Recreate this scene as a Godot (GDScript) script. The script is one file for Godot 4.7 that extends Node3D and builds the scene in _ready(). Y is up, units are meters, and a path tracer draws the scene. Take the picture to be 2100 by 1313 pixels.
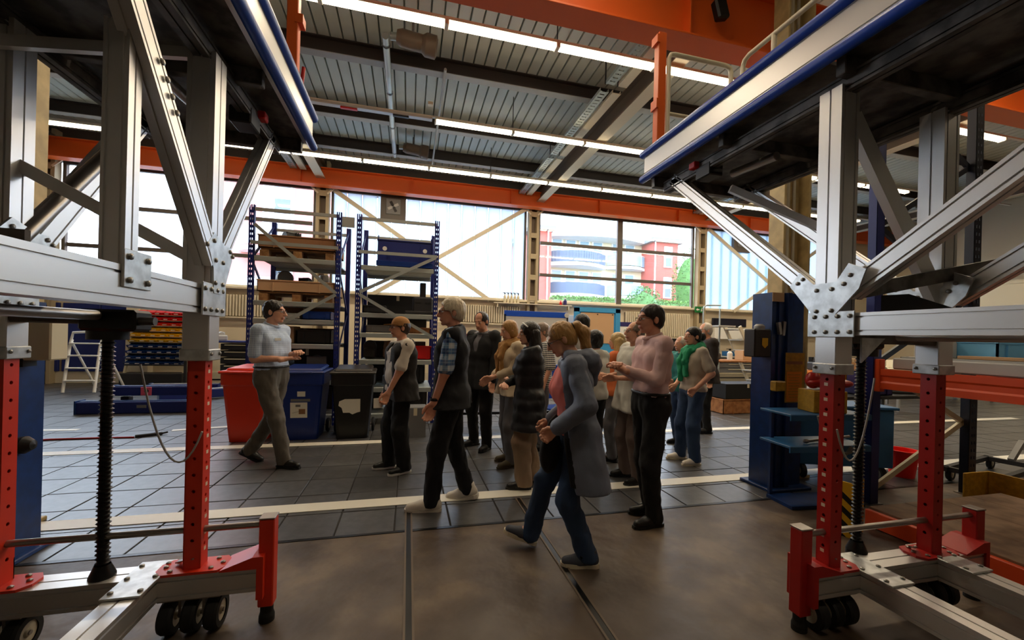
extends Node3D
# A workshop hall: visitors walk between two aluminium docking platforms, window wall behind.
# x runs along the window wall, -z into the hall, metres.

const LAMP_Y := 5.73
const LAMP_ROWS := [-10.72, -8.32, -5.68, -2.9, -0.2]

func _ready() -> void:
	# ---- camera
	var cam := Camera3D.new()
	cam.name = "camera"
	add_child(cam)
	cam.position = Vector3(0, 1.47, 0)
	cam.rotation = Vector3(0, -atan(212.0 / 842.0), 0)
	cam.rotate_object_local(Vector3.BACK, atan(0.025))
	cam.near = 0.05
	cam.far = 400.0
	cam.projection = Camera3D.PROJECTION_FRUSTUM
	cam.size = 1313.0 / 842.0 * cam.near
	cam.frustum_offset = Vector2(0, 34.5 / 842.0 * cam.near)
	cam.current = true
	# ---- sky and exposure
	var we := WorldEnvironment.new()
	we.name = "environment"
	var env := Environment.new()
	env.background_mode = Environment.BG_SKY
	var sky := Sky.new()
	var sm := ProceduralSkyMaterial.new()
	sm.sky_top_color = Color(0.80, 0.88, 0.97)
	sm.sky_horizon_color = Color(0.93, 0.96, 0.99)
	sm.ground_bottom_color = Color(0.42, 0.42, 0.40)
	sm.ground_horizon_color = Color(0.60, 0.61, 0.60)
	sky.sky_material = sm
	env.sky = sky
	env.background_energy_multiplier = 8.0
	env.tonemap_mode = Environment.TONE_MAPPER_LINEAR
	env.tonemap_exposure = 1.74
	env.sdfgi_enabled = true
	env.ssao_enabled = true
	env.ssil_enabled = true
	we.environment = env
	add_child(we)
	# ---- everything else, large to small
	make_materials()
	build_structure()
	build_lamps()
	build_outside()
	build_machines()
	build_racks()
	build_objects()
	build_people()
	build_details()

# ------------------------------------------------------------------ mesh helpers
class MB:
	var v := PackedVector3Array()
	var n := PackedVector3Array()
	var c := PackedColorArray()
	var colored := false
	func tri(a: Vector3, b: Vector3, d: Vector3) -> void:   # counter-clockwise seen from outside
		var nn := (b - a).cross(d - a).normalized()
		v.append(a); v.append(d); v.append(b)
		n.append(nn); n.append(nn); n.append(nn)
	func quad(a: Vector3, b: Vector3, d: Vector3, e: Vector3) -> void:
		tri(a, b, d); tri(a, d, e)
	func stri(a: Vector3, b: Vector3, d: Vector3, na: Vector3, nb: Vector3, nd: Vector3) -> void:
		v.append(a); v.append(d); v.append(b)
		n.append(na); n.append(nd); n.append(nb)
	func box(size: Vector3, at := Vector3.ZERO, b := Basis.IDENTITY, bev := 0.0) -> MB:
		if bev > 0.0:
			bevbox(size, at, b, bev); return self
		var h := size / 2.0
		var p := []
		for i in 8:
			p.append(at + b * Vector3(h.x if i & 1 else -h.x, h.y if i & 2 else -h.y, h.z if i & 4 else -h.z))
		quad(p[4], p[5], p[7], p[6]); quad(p[1], p[0], p[2], p[3])
		quad(p[5], p[1], p[3], p[7]); quad(p[0], p[4], p[6], p[2])
		quad(p[6], p[7], p[3], p[2]); quad(p[0], p[1], p[5], p[4])
		return self
	func bevbox(size: Vector3, at: Vector3, b: Basis, e: float) -> void:
		var h := size / 2.0
		e = minf(e, minf(h.x, minf(h.y, h.z)) * 0.9)
		var P := func(x: float, y: float, z: float) -> Vector3: return at + b * Vector3(x, y, z)
		var i := h - Vector3(e, e, e)
		for s in [-1.0, 1.0]:
			var fx := [P.call(s * h.x, -i.y, -i.z), P.call(s * h.x, i.y, -i.z), P.call(s * h.x, i.y, i.z), P.call(s * h.x, -i.y, i.z)]
			var fy := [P.call(-i.x, s * h.y, -i.z), P.call(-i.x, s * h.y, i.z), P.call(i.x, s * h.y, i.z), P.call(i.x, s * h.y, -i.z)]
			var fz := [P.call(-i.x, -i.y, s * h.z), P.call(i.x, -i.y, s * h.z), P.call(i.x, i.y, s * h.z), P.call(-i.x, i.y, s * h.z)]
			for f in [fx, fy, fz]:
				if s > 0: quad(f[0], f[1], f[2], f[3])
				else: quad(f[3], f[2], f[1], f[0])
			for t in [-1.0, 1.0]:
				var q := [P.call(s * h.x, t * i.y, -i.z), P.call(s * h.x, t * i.y, i.z), P.call(s * i.x, t * h.y, i.z), P.call(s * i.x, t * h.y, -i.z)]
				if s * t > 0: quad(q[3], q[2], q[1], q[0])
				else: quad(q[0], q[1], q[2], q[3])
				q = [P.call(s * h.x, -i.y, t * i.z), P.call(s * h.x, i.y, t * i.z), P.call(s * i.x, i.y, t * h.z), P.call(s * i.x, -i.y, t * h.z)]
				if s * t > 0: quad(q[0], q[1], q[2], q[3])
				else: quad(q[3], q[2], q[1], q[0])
				q = [P.call(-i.x, s * h.y, t * i.z), P.call(i.x, s * h.y, t * i.z), P.call(i.x, s * i.y, t * h.z), P.call(-i.x, s * i.y, t * h.z)]
				if s * t > 0: quad(q[3], q[2], q[1], q[0])
				else: quad(q[0], q[1], q[2], q[3])
				for r in [-1.0, 1.0]:
					var a: Vector3 = P.call(s * h.x, t * i.y, r * i.z)
					var d: Vector3 = P.call(s * i.x, t * h.y, r * i.z)
					var g: Vector3 = P.call(s * i.x, t * i.y, r * h.z)
					if s * t * r > 0: tri(a, d, g)
					else: tri(a, g, d)
	func seg(a: Vector3, z: Vector3, w: float, h: float, up := Vector3.UP, bev := 0.0) -> MB:   # box bar from a to z: w across, h along up
		var f := (z - a)
		var l := f.length()
		f /= l
		if absf(f.dot(up)) > 0.99: up = Vector3.BACK
		var x := up.cross(f).normalized()
		return box(Vector3(w, h, l), (a + z) / 2.0, Basis(x, f.cross(x), f), bev)
	func tube(pts: Array, r, sides := 10, caps := true) -> MB:
		var m := pts.size()
		var rad: Array = []
		for i in m: rad.append(r[i] if r is Array else r)
		var prev := Vector3.ZERO
		var rings := []
		var norms := []
		for i in m:
			var d: Vector3 = (pts[mini(i + 1, m - 1)] - pts[maxi(i - 1, 0)]).normalized()
			var x: Vector3
			if prev == Vector3.ZERO:
				x = d.cross(Vector3.UP if absf(d.y) < 0.9 else Vector3.RIGHT).normalized()
			else:
				x = (prev - d * prev.dot(d)).normalized()
			prev = x
			var y := d.cross(x)
			var ring := PackedVector3Array()
			var nr := PackedVector3Array()
			for k in sides:
				var a := TAU * k / sides
				var o := x * cos(a) + y * sin(a)
				ring.append(pts[i] + o * rad[i]); nr.append(o)
			rings.append(ring); norms.append(nr)
		for i in m - 1:
			for k in sides:
				var k2 := (k + 1) % sides
				stri(rings[i][k], rings[i][k2], rings[i + 1][k2], norms[i][k], norms[i][k2], norms[i + 1][k2])
				stri(rings[i][k], rings[i + 1][k2], rings[i + 1][k], norms[i][k], norms[i + 1][k2], norms[i + 1][k])
		if caps:
			for k in sides:
				var k2 := (k + 1) % sides
				if rad[0] > 0.0005: tri(pts[0], rings[0][k2], rings[0][k])
				if rad[m - 1] > 0.0005: tri(pts[m - 1], rings[m - 1][k], rings[m - 1][k2])
		return self
	func lathe(prof: Array, at := Vector3.ZERO, b := Basis.IDENTITY, sides := 20) -> MB:   # prof of Vector2(radius, height), bottom to top
		for i in prof.size() - 1:
			var p: Vector2 = prof[i]
			var q: Vector2 = prof[i + 1]
			var t := (q - p).normalized()
			for k in sides:
				var a := TAU * k / sides
				var e := TAU * (k + 1) / sides
				var da := Vector3(cos(a), 0, -sin(a))
				var de := Vector3(cos(e), 0, -sin(e))
				var na := b * (da * t.y + Vector3.DOWN * t.x)
				var ne := b * (de * t.y + Vector3.DOWN * t.x)
				var A := at + b * (da * p.x + Vector3.UP * p.y)
				var B := at + b * (de * p.x + Vector3.UP * p.y)
				var C := at + b * (de * q.x + Vector3.UP * q.y)
				var D := at + b * (da * q.x + Vector3.UP * q.y)
				if p.x > 0.0001: stri(A, B, C, na, ne, ne)
				if q.x > 0.0001: stri(A, C, D, na, ne, na)
		return self
	func prism(poly: Array, depth: float, at := Vector3.ZERO, b := Basis.IDENTITY) -> MB:   # poly in xy, extruded +-depth/2 along z
		var pk := PackedVector2Array(poly)
		if Geometry2D.is_polygon_clockwise(pk): pk.reverse()
		var idx := Geometry2D.triangulate_polygon(pk)
		var h := depth / 2.0
		for i in range(0, idx.size(), 3):
			var q := [pk[idx[i]], pk[idx[i + 1]], pk[idx[i + 2]]]
			if (q[1] - q[0]).cross(q[2] - q[0]) < 0: q = [q[0], q[2], q[1]]
			tri(at + b * Vector3(q[0].x, q[0].y, h), at + b * Vector3(q[1].x, q[1].y, h), at + b * Vector3(q[2].x, q[2].y, h))
			tri(at + b * Vector3(q[0].x, q[0].y, -h), at + b * Vector3(q[2].x, q[2].y, -h), at + b * Vector3(q[1].x, q[1].y, -h))
		for i in pk.size():
			var p := pk[i]
			var q := pk[(i + 1) % pk.size()]
			quad(at + b * Vector3(p.x, p.y, -h), at + b * Vector3(q.x, q.y, -h), at + b * Vector3(q.x, q.y, h), at + b * Vector3(p.x, p.y, h))
		return self
	func extr(poly: Array, a: Vector3, z: Vector3, up := Vector3.UP) -> MB:
		var f := (z - a)
		var l := f.length()
		f /= l
		if absf(f.dot(up)) > 0.99: up = Vector3.BACK
		var x := up.cross(f).normalized()
		return prism(poly, l, (a + z) / 2.0, Basis(x, f.cross(x), f))
	func ball(at: Vector3, r: Vector3, b := Basis.IDENTITY, sides := 14, rows := 8) -> MB:
		var pr := func(i: int, k: int) -> Vector3:
			var th := PI * i / rows
			var ph := TAU * k / sides
			return Vector3(sin(th) * cos(ph), -cos(th), -sin(th) * sin(ph))
		for i in rows:
			for k in sides:
				var q := [pr.call(i, k), pr.call(i, k + 1), pr.call(i + 1, k + 1), pr.call(i + 1, k)]
				var w := []
				var nn := []
				for e: Vector3 in q:
					w.append(at + b * (e * r)); nn.append((b * (e / r)).normalized())
				if i > 0: stri(w[0], w[1], w[2], nn[0], nn[1], nn[2])
				if i < rows - 1: stri(w[0], w[2], w[3], nn[0], nn[2], nn[3])
		return self
	func mesh() -> ArrayMesh:
		var a := []
		a.resize(Mesh.ARRAY_MAX)
		a[Mesh.ARRAY_VERTEX] = v
		a[Mesh.ARRAY_NORMAL] = n
		if colored: a[Mesh.ARRAY_COLOR] = c
		var m := ArrayMesh.new()
		m.add_surface_from_arrays(Mesh.PRIMITIVE_TRIANGLES, a)
		return m

var taken := {}
func numbered(called: String) -> String:
	var k: int = taken.get(called, 0)
	taken[called] = k + 1
	return called if k == 0 else "%s_%03d" % [called, k]

func tag(o: Node3D, label: String, category := "", group := "", kind := "") -> Node3D:
	if label: o.set_meta("label", label)
	if category: o.set_meta("category", category)
	if group: o.set_meta("group", group)
	if kind: o.set_meta("kind", kind)
	return o

func thing(called: String, label: String, category: String, at := Vector3.ZERO, turn := 0.0, group := "") -> Node3D:
	var o := Node3D.new()
	o.name = numbered(called)
	add_child(o)
	o.position = at
	o.rotation.y = turn
	return tag(o, label, category, group)

func part(called: String, m, mat: Material, parent: Node3D, at := Vector3.ZERO, b := Basis.IDENTITY) -> MeshInstance3D:
	var o := MeshInstance3D.new()
	o.name = called
	o.mesh = m.mesh() if m is MB else m
	o.material_override = mat
	o.transform = Transform3D(b, at)
	parent.add_child(o, true)
	return o

func solo(called: String, m, mat: Material, label: String, category: String, at := Vector3.ZERO, turn := 0.0, group := "") -> MeshInstance3D:
	var o := MeshInstance3D.new()
	o.name = numbered(called)
	o.mesh = m.mesh() if m is MB else m
	o.material_override = mat
	add_child(o)
	o.position = at
	o.rotation.y = turn
	tag(o, label, category, group)
	return o

func structure(called: String, m, mat: Material, label := "", parent: Node3D = self) -> MeshInstance3D:
	var o := MeshInstance3D.new()
	o.name = numbered(called) if parent == self else called
	o.mesh = m.mesh() if m is MB else m
	o.material_override = mat
	parent.add_child(o, true)
	if parent == self:
		o.set_meta("kind", "structure")
	if label: o.set_meta("label", label)
	return o

func structure_root(called: String, label := "") -> Node3D:
	var o := Node3D.new()
	o.name = numbered(called)
	add_child(o)
	o.set_meta("kind", "structure")
	if label: o.set_meta("label", label)
	return o

# ------------------------------------------------------------------ materials
var M := {}
var tex := {}

func ramp(cols: Array, offs: Array) -> Gradient:
	var g := Gradient.new()
	g.colors = PackedColorArray(cols)
	g.offsets = PackedFloat32Array(offs)
	return g

func noise_tex(key: String, freq: float, cols: Array, offs: Array, sd := 1, oct := 4, size := 512, normal := false, kind := FastNoiseLite.TYPE_SIMPLEX_SMOOTH) -> NoiseTexture2D:
	var f := FastNoiseLite.new()
	f.noise_type = kind
	f.seed = sd
	f.frequency = freq
	f.fractal_octaves = oct
	var t := NoiseTexture2D.new()
	t.width = size
	t.height = size
	t.seamless = true
	t.noise = f
	if normal:
		t.as_normal_map = true
		t.bump_strength = 3.0
	else:
		t.color_ramp = ramp(cols, offs)
	tex[key] = t
	return t

func mat(key: String, col: Color, rough := 0.6, metal := 0.0, t: String = "", sc := 1.0, opts := {}) -> StandardMaterial3D:
	var m := StandardMaterial3D.new()
	m.resource_name = key
	m.albedo_color = col
	m.roughness = rough
	m.metallic = metal
	if t and t != "fine":
		m.albedo_texture = tex[t]
		m.uv1_triplanar = true
		m.uv1_world_triplanar = opts.get("world", true)
		m.uv1_scale = Vector3.ONE * sc
	if opts.has("normal"):
		m.normal_enabled = true
		m.normal_texture = tex[opts.normal]
		m.normal_scale = opts.get("nscale", 0.5)
		if not t or t == "fine":
			m.uv1_triplanar = true
			m.uv1_world_triplanar = opts.get("world", true)
			m.uv1_scale = Vector3.ONE * sc
	if opts.has("rough_tex"):
		m.roughness_texture = tex[opts.rough_tex]
	M[key] = m
	return m
func make_materials() -> void:
	noise_tex("grain", 0.02, [Color(0.86, 0.86, 0.86), Color(1, 1, 1)], [0.25, 0.75], 3, 5)
	noise_tex("fine", 0.09, [Color(0.94, 0.94, 0.94), Color(1, 1, 1)], [0.3, 0.7], 5, 4)
	noise_tex("blotch", 0.012, [Color(0.55, 0.55, 0.55), Color(0.85, 0.85, 0.85), Color(1, 1, 1)], [0.25, 0.5, 0.75], 9, 5)
	noise_tex("rust", 0.018, [Color(0.70, 0.58, 0.45), Color(1, 1, 1), Color(1, 1, 1)], [0.2, 0.38, 1.0], 21, 5)
	noise_tex("concrete", 0.006, [Color(0.66, 0.55, 0.46), Color(0.80, 0.72, 0.65), Color(0.88, 0.82, 0.76), Color(1.0, 0.93, 0.82)], [0.2, 0.45, 0.6, 0.85], 31, 7, 1024)
	noise_tex("rough", 0.015, [Color(0.55, 0.55, 0.55), Color(1, 1, 1)], [0.3, 0.7], 41, 4)
	noise_tex("bump", 0.05, [], [], 51, 4, 512, true)
	noise_tex("cloth", 0.12, [], [], 61, 3, 512, true)
	noise_tex("wood", 0.02, [Color(0.82, 0.76, 0.68), Color(0.92, 0.88, 0.82), Color(1, 0.97, 0.92)], [0.25, 0.5, 0.75], 71, 4)
	var pl := Image.create(64, 64, false, Image.FORMAT_RGB8)
	for y in 64:
		for x in 64:
			var k := int(x < 32) + int(y < 32)
			var c: Color = [Color(0.82, 0.84, 0.84), Color(0.36, 0.52, 0.68), Color(0.12, 0.24, 0.44)][k]
			if x % 32 > 13 and x % 32 < 17 or y % 32 > 13 and y % 32 < 17: c = c.lerp(Color(0.92, 0.93, 0.9), 0.45)
			pl.set_pixel(x, y, c)
	tex["plaid"] = ImageTexture.create_from_image(pl)
	var st := Image.create(8, 64, false, Image.FORMAT_RGB8)
	for y in 64:
		for x in 8:
			st.set_pixel(x, y, Color(0.16, 0.18, 0.24) if y % 32 < 14 else Color(0.85, 0.85, 0.83))
	tex["stripe"] = ImageTexture.create_from_image(st)
	var ck := Image.create(32, 32, false, Image.FORMAT_RGB8)
	for y in 32:
		for x in 32:
			ck.set_pixel(x, y, [Color(1, 1, 1), Color(0.90, 0.91, 0.94), Color(0.80, 0.82, 0.88)][int(x % 16 < 5) + int(y % 16 < 5)])
	tex["check"] = ImageTexture.create_from_image(ck)
	# setting
	mat("concrete", Color(0.385, 0.355, 0.33), 0.5, 0.0, "concrete", 0.23, {"normal": "bump", "nscale": 0.2})
	noise_tex("stain_mask", 0.005, [Color(0, 0, 0), Color(0, 0, 0), Color(0.22, 0.22, 0.22)], [0.0, 0.52, 0.78], 87, 6, 1024)
	noise_tex("stain", 0.02, [Color(0.46, 0.38, 0.30), Color(0.66, 0.57, 0.45)], [0.3, 0.7], 88, 5)
	M.concrete.detail_enabled = true
	M.concrete.detail_mask = tex.stain_mask
	M.concrete.detail_albedo = tex.stain
	M.concrete.detail_blend_mode = BaseMaterial3D.BLEND_MODE_MIX
	M.concrete.detail_uv_layer = BaseMaterial3D.DETAIL_UV_1
	for i in 4:
		var k: float = [0.30, 0.32, 0.34, 0.31][i]
		mat("tile%d" % i, Color(k * 1.0, k * 0.985, k * 0.985), 0.37, 0.0, "grain", 0.9, {"normal": "bump", "nscale": 0.05})
		M["tile%d" % i].metallic_specular = 0.65
	mat("grout", Color(0.20, 0.19, 0.18), 0.9)
	mat("line", Color(0.90, 0.88, 0.82), 0.5, 0.0, "fine", 0.5)
	mat("wall", Color(0.86, 0.81, 0.70), 0.8, 0.0, "fine", 0.6)
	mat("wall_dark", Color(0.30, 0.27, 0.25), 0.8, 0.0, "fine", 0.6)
	mat("deck", Color(0.76, 0.79, 0.76), 0.6, 0.0, "fine", 0.25)
	mat("purlin", Color(0.20, 0.18, 0.175), 0.6, 0.0, "fine", 0.5)
	mat("purlin_pale", Color(0.62, 0.63, 0.62), 0.55, 0.0, "fine", 0.5)
	mat("girder", Color(0.42, 0.36, 0.30), 0.6, 0.0, "fine", 0.5)
	mat("cream", Color(0.80, 0.70, 0.48), 0.55, 0.0, "grain", 0.4)
	mat("cream_pale", Color(0.84, 0.80, 0.70), 0.55, 0.0, "fine", 0.5)
	mat("orange", Color(0.92, 0.40, 0.13), 0.42, 0.0, "fine", 0.4)
	mat("window_frame", Color(0.34, 0.31, 0.28), 0.5, 0.0, "fine", 0.5)
	mat("window_post", Color(0.66, 0.60, 0.48), 0.6, 0.0, "fine", 0.5)
	mat("galv", Color(0.66, 0.69, 0.68), 0.45, 0.6, "fine", 0.8)
	var g := mat("glass", Color(0.92, 0.97, 1.0, 0.06), 0.03)
	g.transparency = BaseMaterial3D.TRANSPARENCY_ALPHA
	for i in 2:
		g = mat("profile_glass%d" % i, [Color(0.66, 0.79, 0.85, 0.86), Color(0.30, 0.56, 0.72, 0.9)][i], 0.5)
		g.transparency = BaseMaterial3D.TRANSPARENCY_ALPHA
		g.backlight_enabled = true
		g.backlight = Color(0.9, 0.95, 1.0)
	var l := mat("tube_glow", Color(0.95, 0.95, 0.9), 0.4)
	l.emission_enabled = true
	l.emission = Color(1.0, 0.93, 0.80)
	l.emission_energy_multiplier = 6.0
	mat("lamp_body", Color(0.85, 0.84, 0.78), 0.5)
	mat("tube_dead", Color(0.75, 0.75, 0.72), 0.3)
	# machines
	mat("alu", Color(0.84, 0.835, 0.83), 0.36, 0.75)
	mat("alu_plate", Color(0.82, 0.83, 0.83), 0.36, 0.65, "grain", 1.2)
	mat("steel", Color(0.62, 0.60, 0.58), 0.35, 0.9, "fine", 1.5)
	mat("bolt", Color(0.55, 0.54, 0.52), 0.35, 0.9)
	mat("red", Color(0.84, 0.20, 0.09), 0.4, 0.0, "fine", 0.9)
	mat("darkred", Color(0.68, 0.11, 0.09), 0.4, 0.0, "fine", 0.9)
	mat("sticker", Color(0.88, 0.82, 0.74), 0.6)
	mat("rubber", Color(0.045, 0.045, 0.05), 0.65, 0.0, "fine", 2.0)
	mat("hub", Color(0.74, 0.70, 0.62), 0.5)
	mat("railblue", Color(0.04, 0.27, 0.68), 0.35, 0.0, "fine", 0.8)
	mat("liftblue", Color(0.04, 0.20, 0.44), 0.38, 0.0, "grain", 0.8)
	mat("rackblue", Color(0.06, 0.12, 0.42), 0.45, 0.0, "fine", 0.8)
	mat("racknavy", Color(0.03, 0.04, 0.12), 0.45, 0.0, "fine", 0.8)
	mat("trolleyblue", Color(0.10, 0.36, 0.56), 0.45, 0.0, "fine", 0.8)
	mat("rackorange", Color(0.87, 0.30, 0.10), 0.45, 0.0, "fine", 0.8)
	mat("black", Color(0.035, 0.035, 0.04), 0.5, 0.0, "fine", 1.5)
	mat("darkgrey", Color(0.13, 0.13, 0.14), 0.55, 0.0, "fine", 1.5)
	mat("grey", Color(0.45, 0.45, 0.45), 0.5, 0.0, "fine", 1.5)
	mat("lightgrey", Color(0.70, 0.70, 0.69), 0.5, 0.0, "fine", 1.5)
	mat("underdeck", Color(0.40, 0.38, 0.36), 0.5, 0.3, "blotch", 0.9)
	mat("grease", Color(0.05, 0.045, 0.04), 0.35, 0.3, "fine", 2.0)
	mat("white", Color(0.88, 0.88, 0.86), 0.5, 0.0, "fine", 1.0)
	mat("ivory", Color(0.84, 0.80, 0.68), 0.55, 0.0, "fine", 1.0)
	mat("paper", Color(0.90, 0.88, 0.82), 0.8)
	mat("yellow", Color(0.88, 0.68, 0.06), 0.5, 0.0, "fine", 1.5)
	mat("mustard", Color(0.74, 0.57, 0.12), 0.5, 0.0, "grain", 1.5)
	mat("signorange", Color(0.90, 0.55, 0.06), 0.5)
	mat("binred", Color(0.88, 0.20, 0.06), 0.42, 0.0, "fine", 1.0)
	mat("binblue", Color(0.04, 0.16, 0.46), 0.42, 0.0, "fine", 1.0)
	mat("binblack", Color(0.035, 0.032, 0.032), 0.45, 0.0, "fine", 1.0)
	mat("lidbrown", Color(0.15, 0.125, 0.10), 0.5, 0.0, "fine", 1.0)
	mat("bucket", Color(0.95, 0.10, 0.04), 0.4)
	mat("board", Color(0.52, 0.42, 0.34), 0.75, 0.0, "wood", 0.5)
	mat("ply", Color(0.66, 0.46, 0.28), 0.7, 0.0, "wood", 0.8)
	mat("pallet", Color(0.64, 0.48, 0.31), 0.8, 0.0, "wood", 1.2)
	mat("carton", Color(0.56, 0.40, 0.27), 0.85, 0.0, "fine", 1.2)
	mat("kraft", Color(0.76, 0.62, 0.47), 0.85, 0.0, "fine", 1.2)
	mat("panelblue", Color(0.05, 0.13, 0.42), 0.5, 0.0, "fine", 0.6)
	mat("skyblue", Color(0.45, 0.74, 0.94), 0.5)
	mat("cyanframe", Color(0.22, 0.58, 0.80), 0.5)
	mat("green", Color(0.05, 0.42, 0.18), 0.5)
	mat("pinkpaint", Color(0.85, 0.35, 0.45), 0.5)
	mat("brightred", Color(0.80, 0.06, 0.05), 0.45)
	mat("violet", Color(0.16, 0.13, 0.36), 0.5)
	# outside
	mat("render_red", Color(0.70, 0.33, 0.29), 0.85, 0.0, "fine", 0.2)
	mat("render_pink", Color(0.80, 0.50, 0.48), 0.85, 0.0, "fine", 0.2)
	mat("render_white", Color(0.86, 0.87, 0.88), 0.8, 0.0, "fine", 0.2)
	mat("balcony_grey", Color(0.28, 0.34, 0.44), 0.6, 0.0, "fine", 0.5)
	mat("balcony_pale", Color(0.50, 0.64, 0.72), 0.4)
	mat("pane_dark", Color(0.30, 0.36, 0.42), 0.12)
	mat("roof_slate", Color(0.45, 0.47, 0.50), 0.8)
	mat("asphalt", Color(0.40, 0.40, 0.40), 0.9, 0.0, "grain", 0.2)
	mat("hedge", Color(0.30, 0.50, 0.10), 0.7, 0.0, "grain", 1.2)
	mat("leaf", Color(0.26, 0.48, 0.16), 0.6, 0.0, "grain", 2.0)

# ------------------------------------------------------------------ the hall
const WALL_Z := -13.0
const POSTS := [-8.86, -2.49, 3.87, 10.28, 16.5]
const SILL := 2.62
const HEAD := 5.72

func ibeam(w: float, h: float, tf := 0.02, tw := 0.014) -> Array:
	var a := w / 2.0
	var b := h / 2.0
	var t := tw / 2.0
	return [Vector2(-a, -b), Vector2(a, -b), Vector2(a, -b + tf), Vector2(t, -b + tf), Vector2(t, b - tf), Vector2(a, b - tf), Vector2(a, b), Vector2(-a, b), Vector2(-a, b - tf), Vector2(-t, b - tf), Vector2(-t, -b + tf), Vector2(-a, -b + tf)]

func build_structure() -> void:
	# floor: dark stained concrete in front, clay tiles beyond z = -3.15
	var fl := structure_root("floor", "brown concrete in front, dark grey floor tiles behind")
	part("concrete_slab", MB.new().box(Vector3(33, 0.3, 11.15), Vector3(3, -0.15, 2.425)), M.concrete, fl)
	part("tile_bed", MB.new().box(Vector3(33, 0.29, 9.95), Vector3(3, -0.155, -8.125)), M.grout, fl)
	var T := 0.42
	var rest := []
	for i in 4: rest.append(MB.new())
	var tile := MB.new().box(Vector3(T - 0.012, 0.02, T - 0.012), Vector3(0, -0.0098, 0), Basis.IDENTITY, 0.003).mesh()
	var rng := RandomNumberGenerator.new()
	rng.seed = 11
	var singles := 0
	for r in 24:
		var z := -3.17 - T * (r + 0.5)
		for k in 78:
			var x := -13.3 + T * k
			var q := rng.randi() % 4
			var dy := rng.randf_range(-0.0012, 0.0012)
			var reach := -z * 1.05 + 0.3
			var seen := x > z * 0.62 - 0.2 and x < reach and r < 9
			if seen and singles < 292:
				singles += 1
				part("floor_tile", tile, M["tile%d" % q], fl, Vector3(x, dy, z))
			elif z > WALL_Z:
				rest[q].box(Vector3(T - 0.012, 0.02, T - 0.012), Vector3(x, -0.0098 + dy, z))
	for q in 4:
		var o := part("floor_tiles", rest[q], M["tile%d" % q], fl)
		o.set_meta("kind", "stuff")
	# painted lines and steel floor rails
	part("painted_line", MB.new().box(Vector3(20.5, 0.004, 0.17), Vector3(6.0, 0.003, -3.73)), M.line, fl)
	part("painted_line", MB.new().box(Vector3(8.6, 0.004, 0.16), Vector3(-4.4, 0.003, -5.83)), M.line, fl)
	part("painted_line", MB.new().box(Vector3(12.0, 0.004, 0.16), Vector3(6.6, 0.003, -5.86)), M.line, fl)
	part("painted_line", MB.new().box(Vector3(0.75, 0.004, 0.10), Vector3(-2.9, 0.003, -7.0), Basis(Vector3.UP, 0.25)), M.line, fl)
	part("painted_line", MB.new().box(Vector3(1.0, 0.004, 0.10), Vector3(-5.0, 0.003, -7.15), Basis(Vector3.UP, -0.05)), M.line, fl)
	for x in [0.035, 1.0]:
		part("rail_groove", MB.new().box(Vector3(0.045, 0.012, 6.6), Vector3(x, -0.002, -0.3)), M.grease, fl)
		part("floor_rail", MB.new().box(Vector3(0.012, 0.012, 6.6), Vector3(x - 0.022, 0.001, -0.3)), M.girder, fl)
		part("floor_rail", MB.new().box(Vector3(0.012, 0.012, 6.6), Vector3(x + 0.022, 0.001, -0.3)), M.girder, fl)
	part("slab_joint", MB.new().box(Vector3(33, 0.006, 0.03), Vector3(3, 0.0005, -3.155)), M.grease, fl)
	# walls
	var wb := structure_root("wall_back", "cream wall below a long band of windows")
	part("lower_wall", MB.new().box(Vector3(33, SILL, 0.3), Vector3(3, SILL / 2, WALL_Z - 0.15)), M.wall, wb)
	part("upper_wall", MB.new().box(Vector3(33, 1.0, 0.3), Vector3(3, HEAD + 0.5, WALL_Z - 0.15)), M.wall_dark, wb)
	part("sill", MB.new().box(Vector3(29, 0.07, 0.24), Vector3(3, SILL + 0.02, WALL_Z + 0.08), Basis.IDENTITY, 0.01), M.cream_pale, wb)
	for x in [-13.5]:
		part("end_wall", MB.new().box(Vector3(1.9, HEAD - SILL, 0.3), Vector3(-12.6, (HEAD + SILL) / 2, WALL_Z - 0.15)), M.wall, wb)
		part("end_wall", MB.new().box(Vector3(3.2, HEAD - SILL, 0.3), Vector3(18.1, (HEAD + SILL) / 2, WALL_Z - 0.15)), M.wall, wb)
	structure("wall_left", MB.new().box(Vector3(0.3, 6.8, 21.3), Vector3(-13.65, 3.4, -2.5)), M.wall)
	structure("wall_right", MB.new().box(Vector3(0.3, 6.8, 21.3), Vector3(19.65, 3.4, -2.5)), M.wall)
	structure("wall_front", MB.new().box(Vector3(33.6, 6.8, 0.3), Vector3(3, 3.4, 8.15)), M.wall)
	# roof: narrow steel deck strips on purlins and girders
	var ce := structure_root("ceiling", "pale ribbed steel roof deck with dark grooves")
	part("roof_skin", MB.new().box(Vector3(33.6, 0.2, 21.6), Vector3(3, 6.72, -2.5)), M.deck, ce)
	var strip := MB.new().prism([Vector2(-0.091, -0.03), Vector2(-0.086, -0.045), Vector2(0.086, -0.045), Vector2(0.091, -0.03), Vector2(0.091, 0.06), Vector2(-0.091, 0.06)], 21.2).mesh()
	for k in 160:
		part("deck_strip", strip, M.deck, ce, Vector3(-13.0 + 0.205 * k, 6.56, -2.5))
	for z in [-11.45, -9.75, -7.65, -5.55, -3.45, -1.3, 0.9, 3.1, 5.3]:
		var pu := part("purlin", MB.new().extr(ibeam(0.16, 0.26), Vector3(-13, 6.38, z), Vector3(19, 6.38, z)), M.purlin, ce)
		part("bottom_flange", MB.new().box(Vector3(32, 0.012, 0.17), Vector3(3, 6.243, z)), M.purlin_pale, pu)
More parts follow.
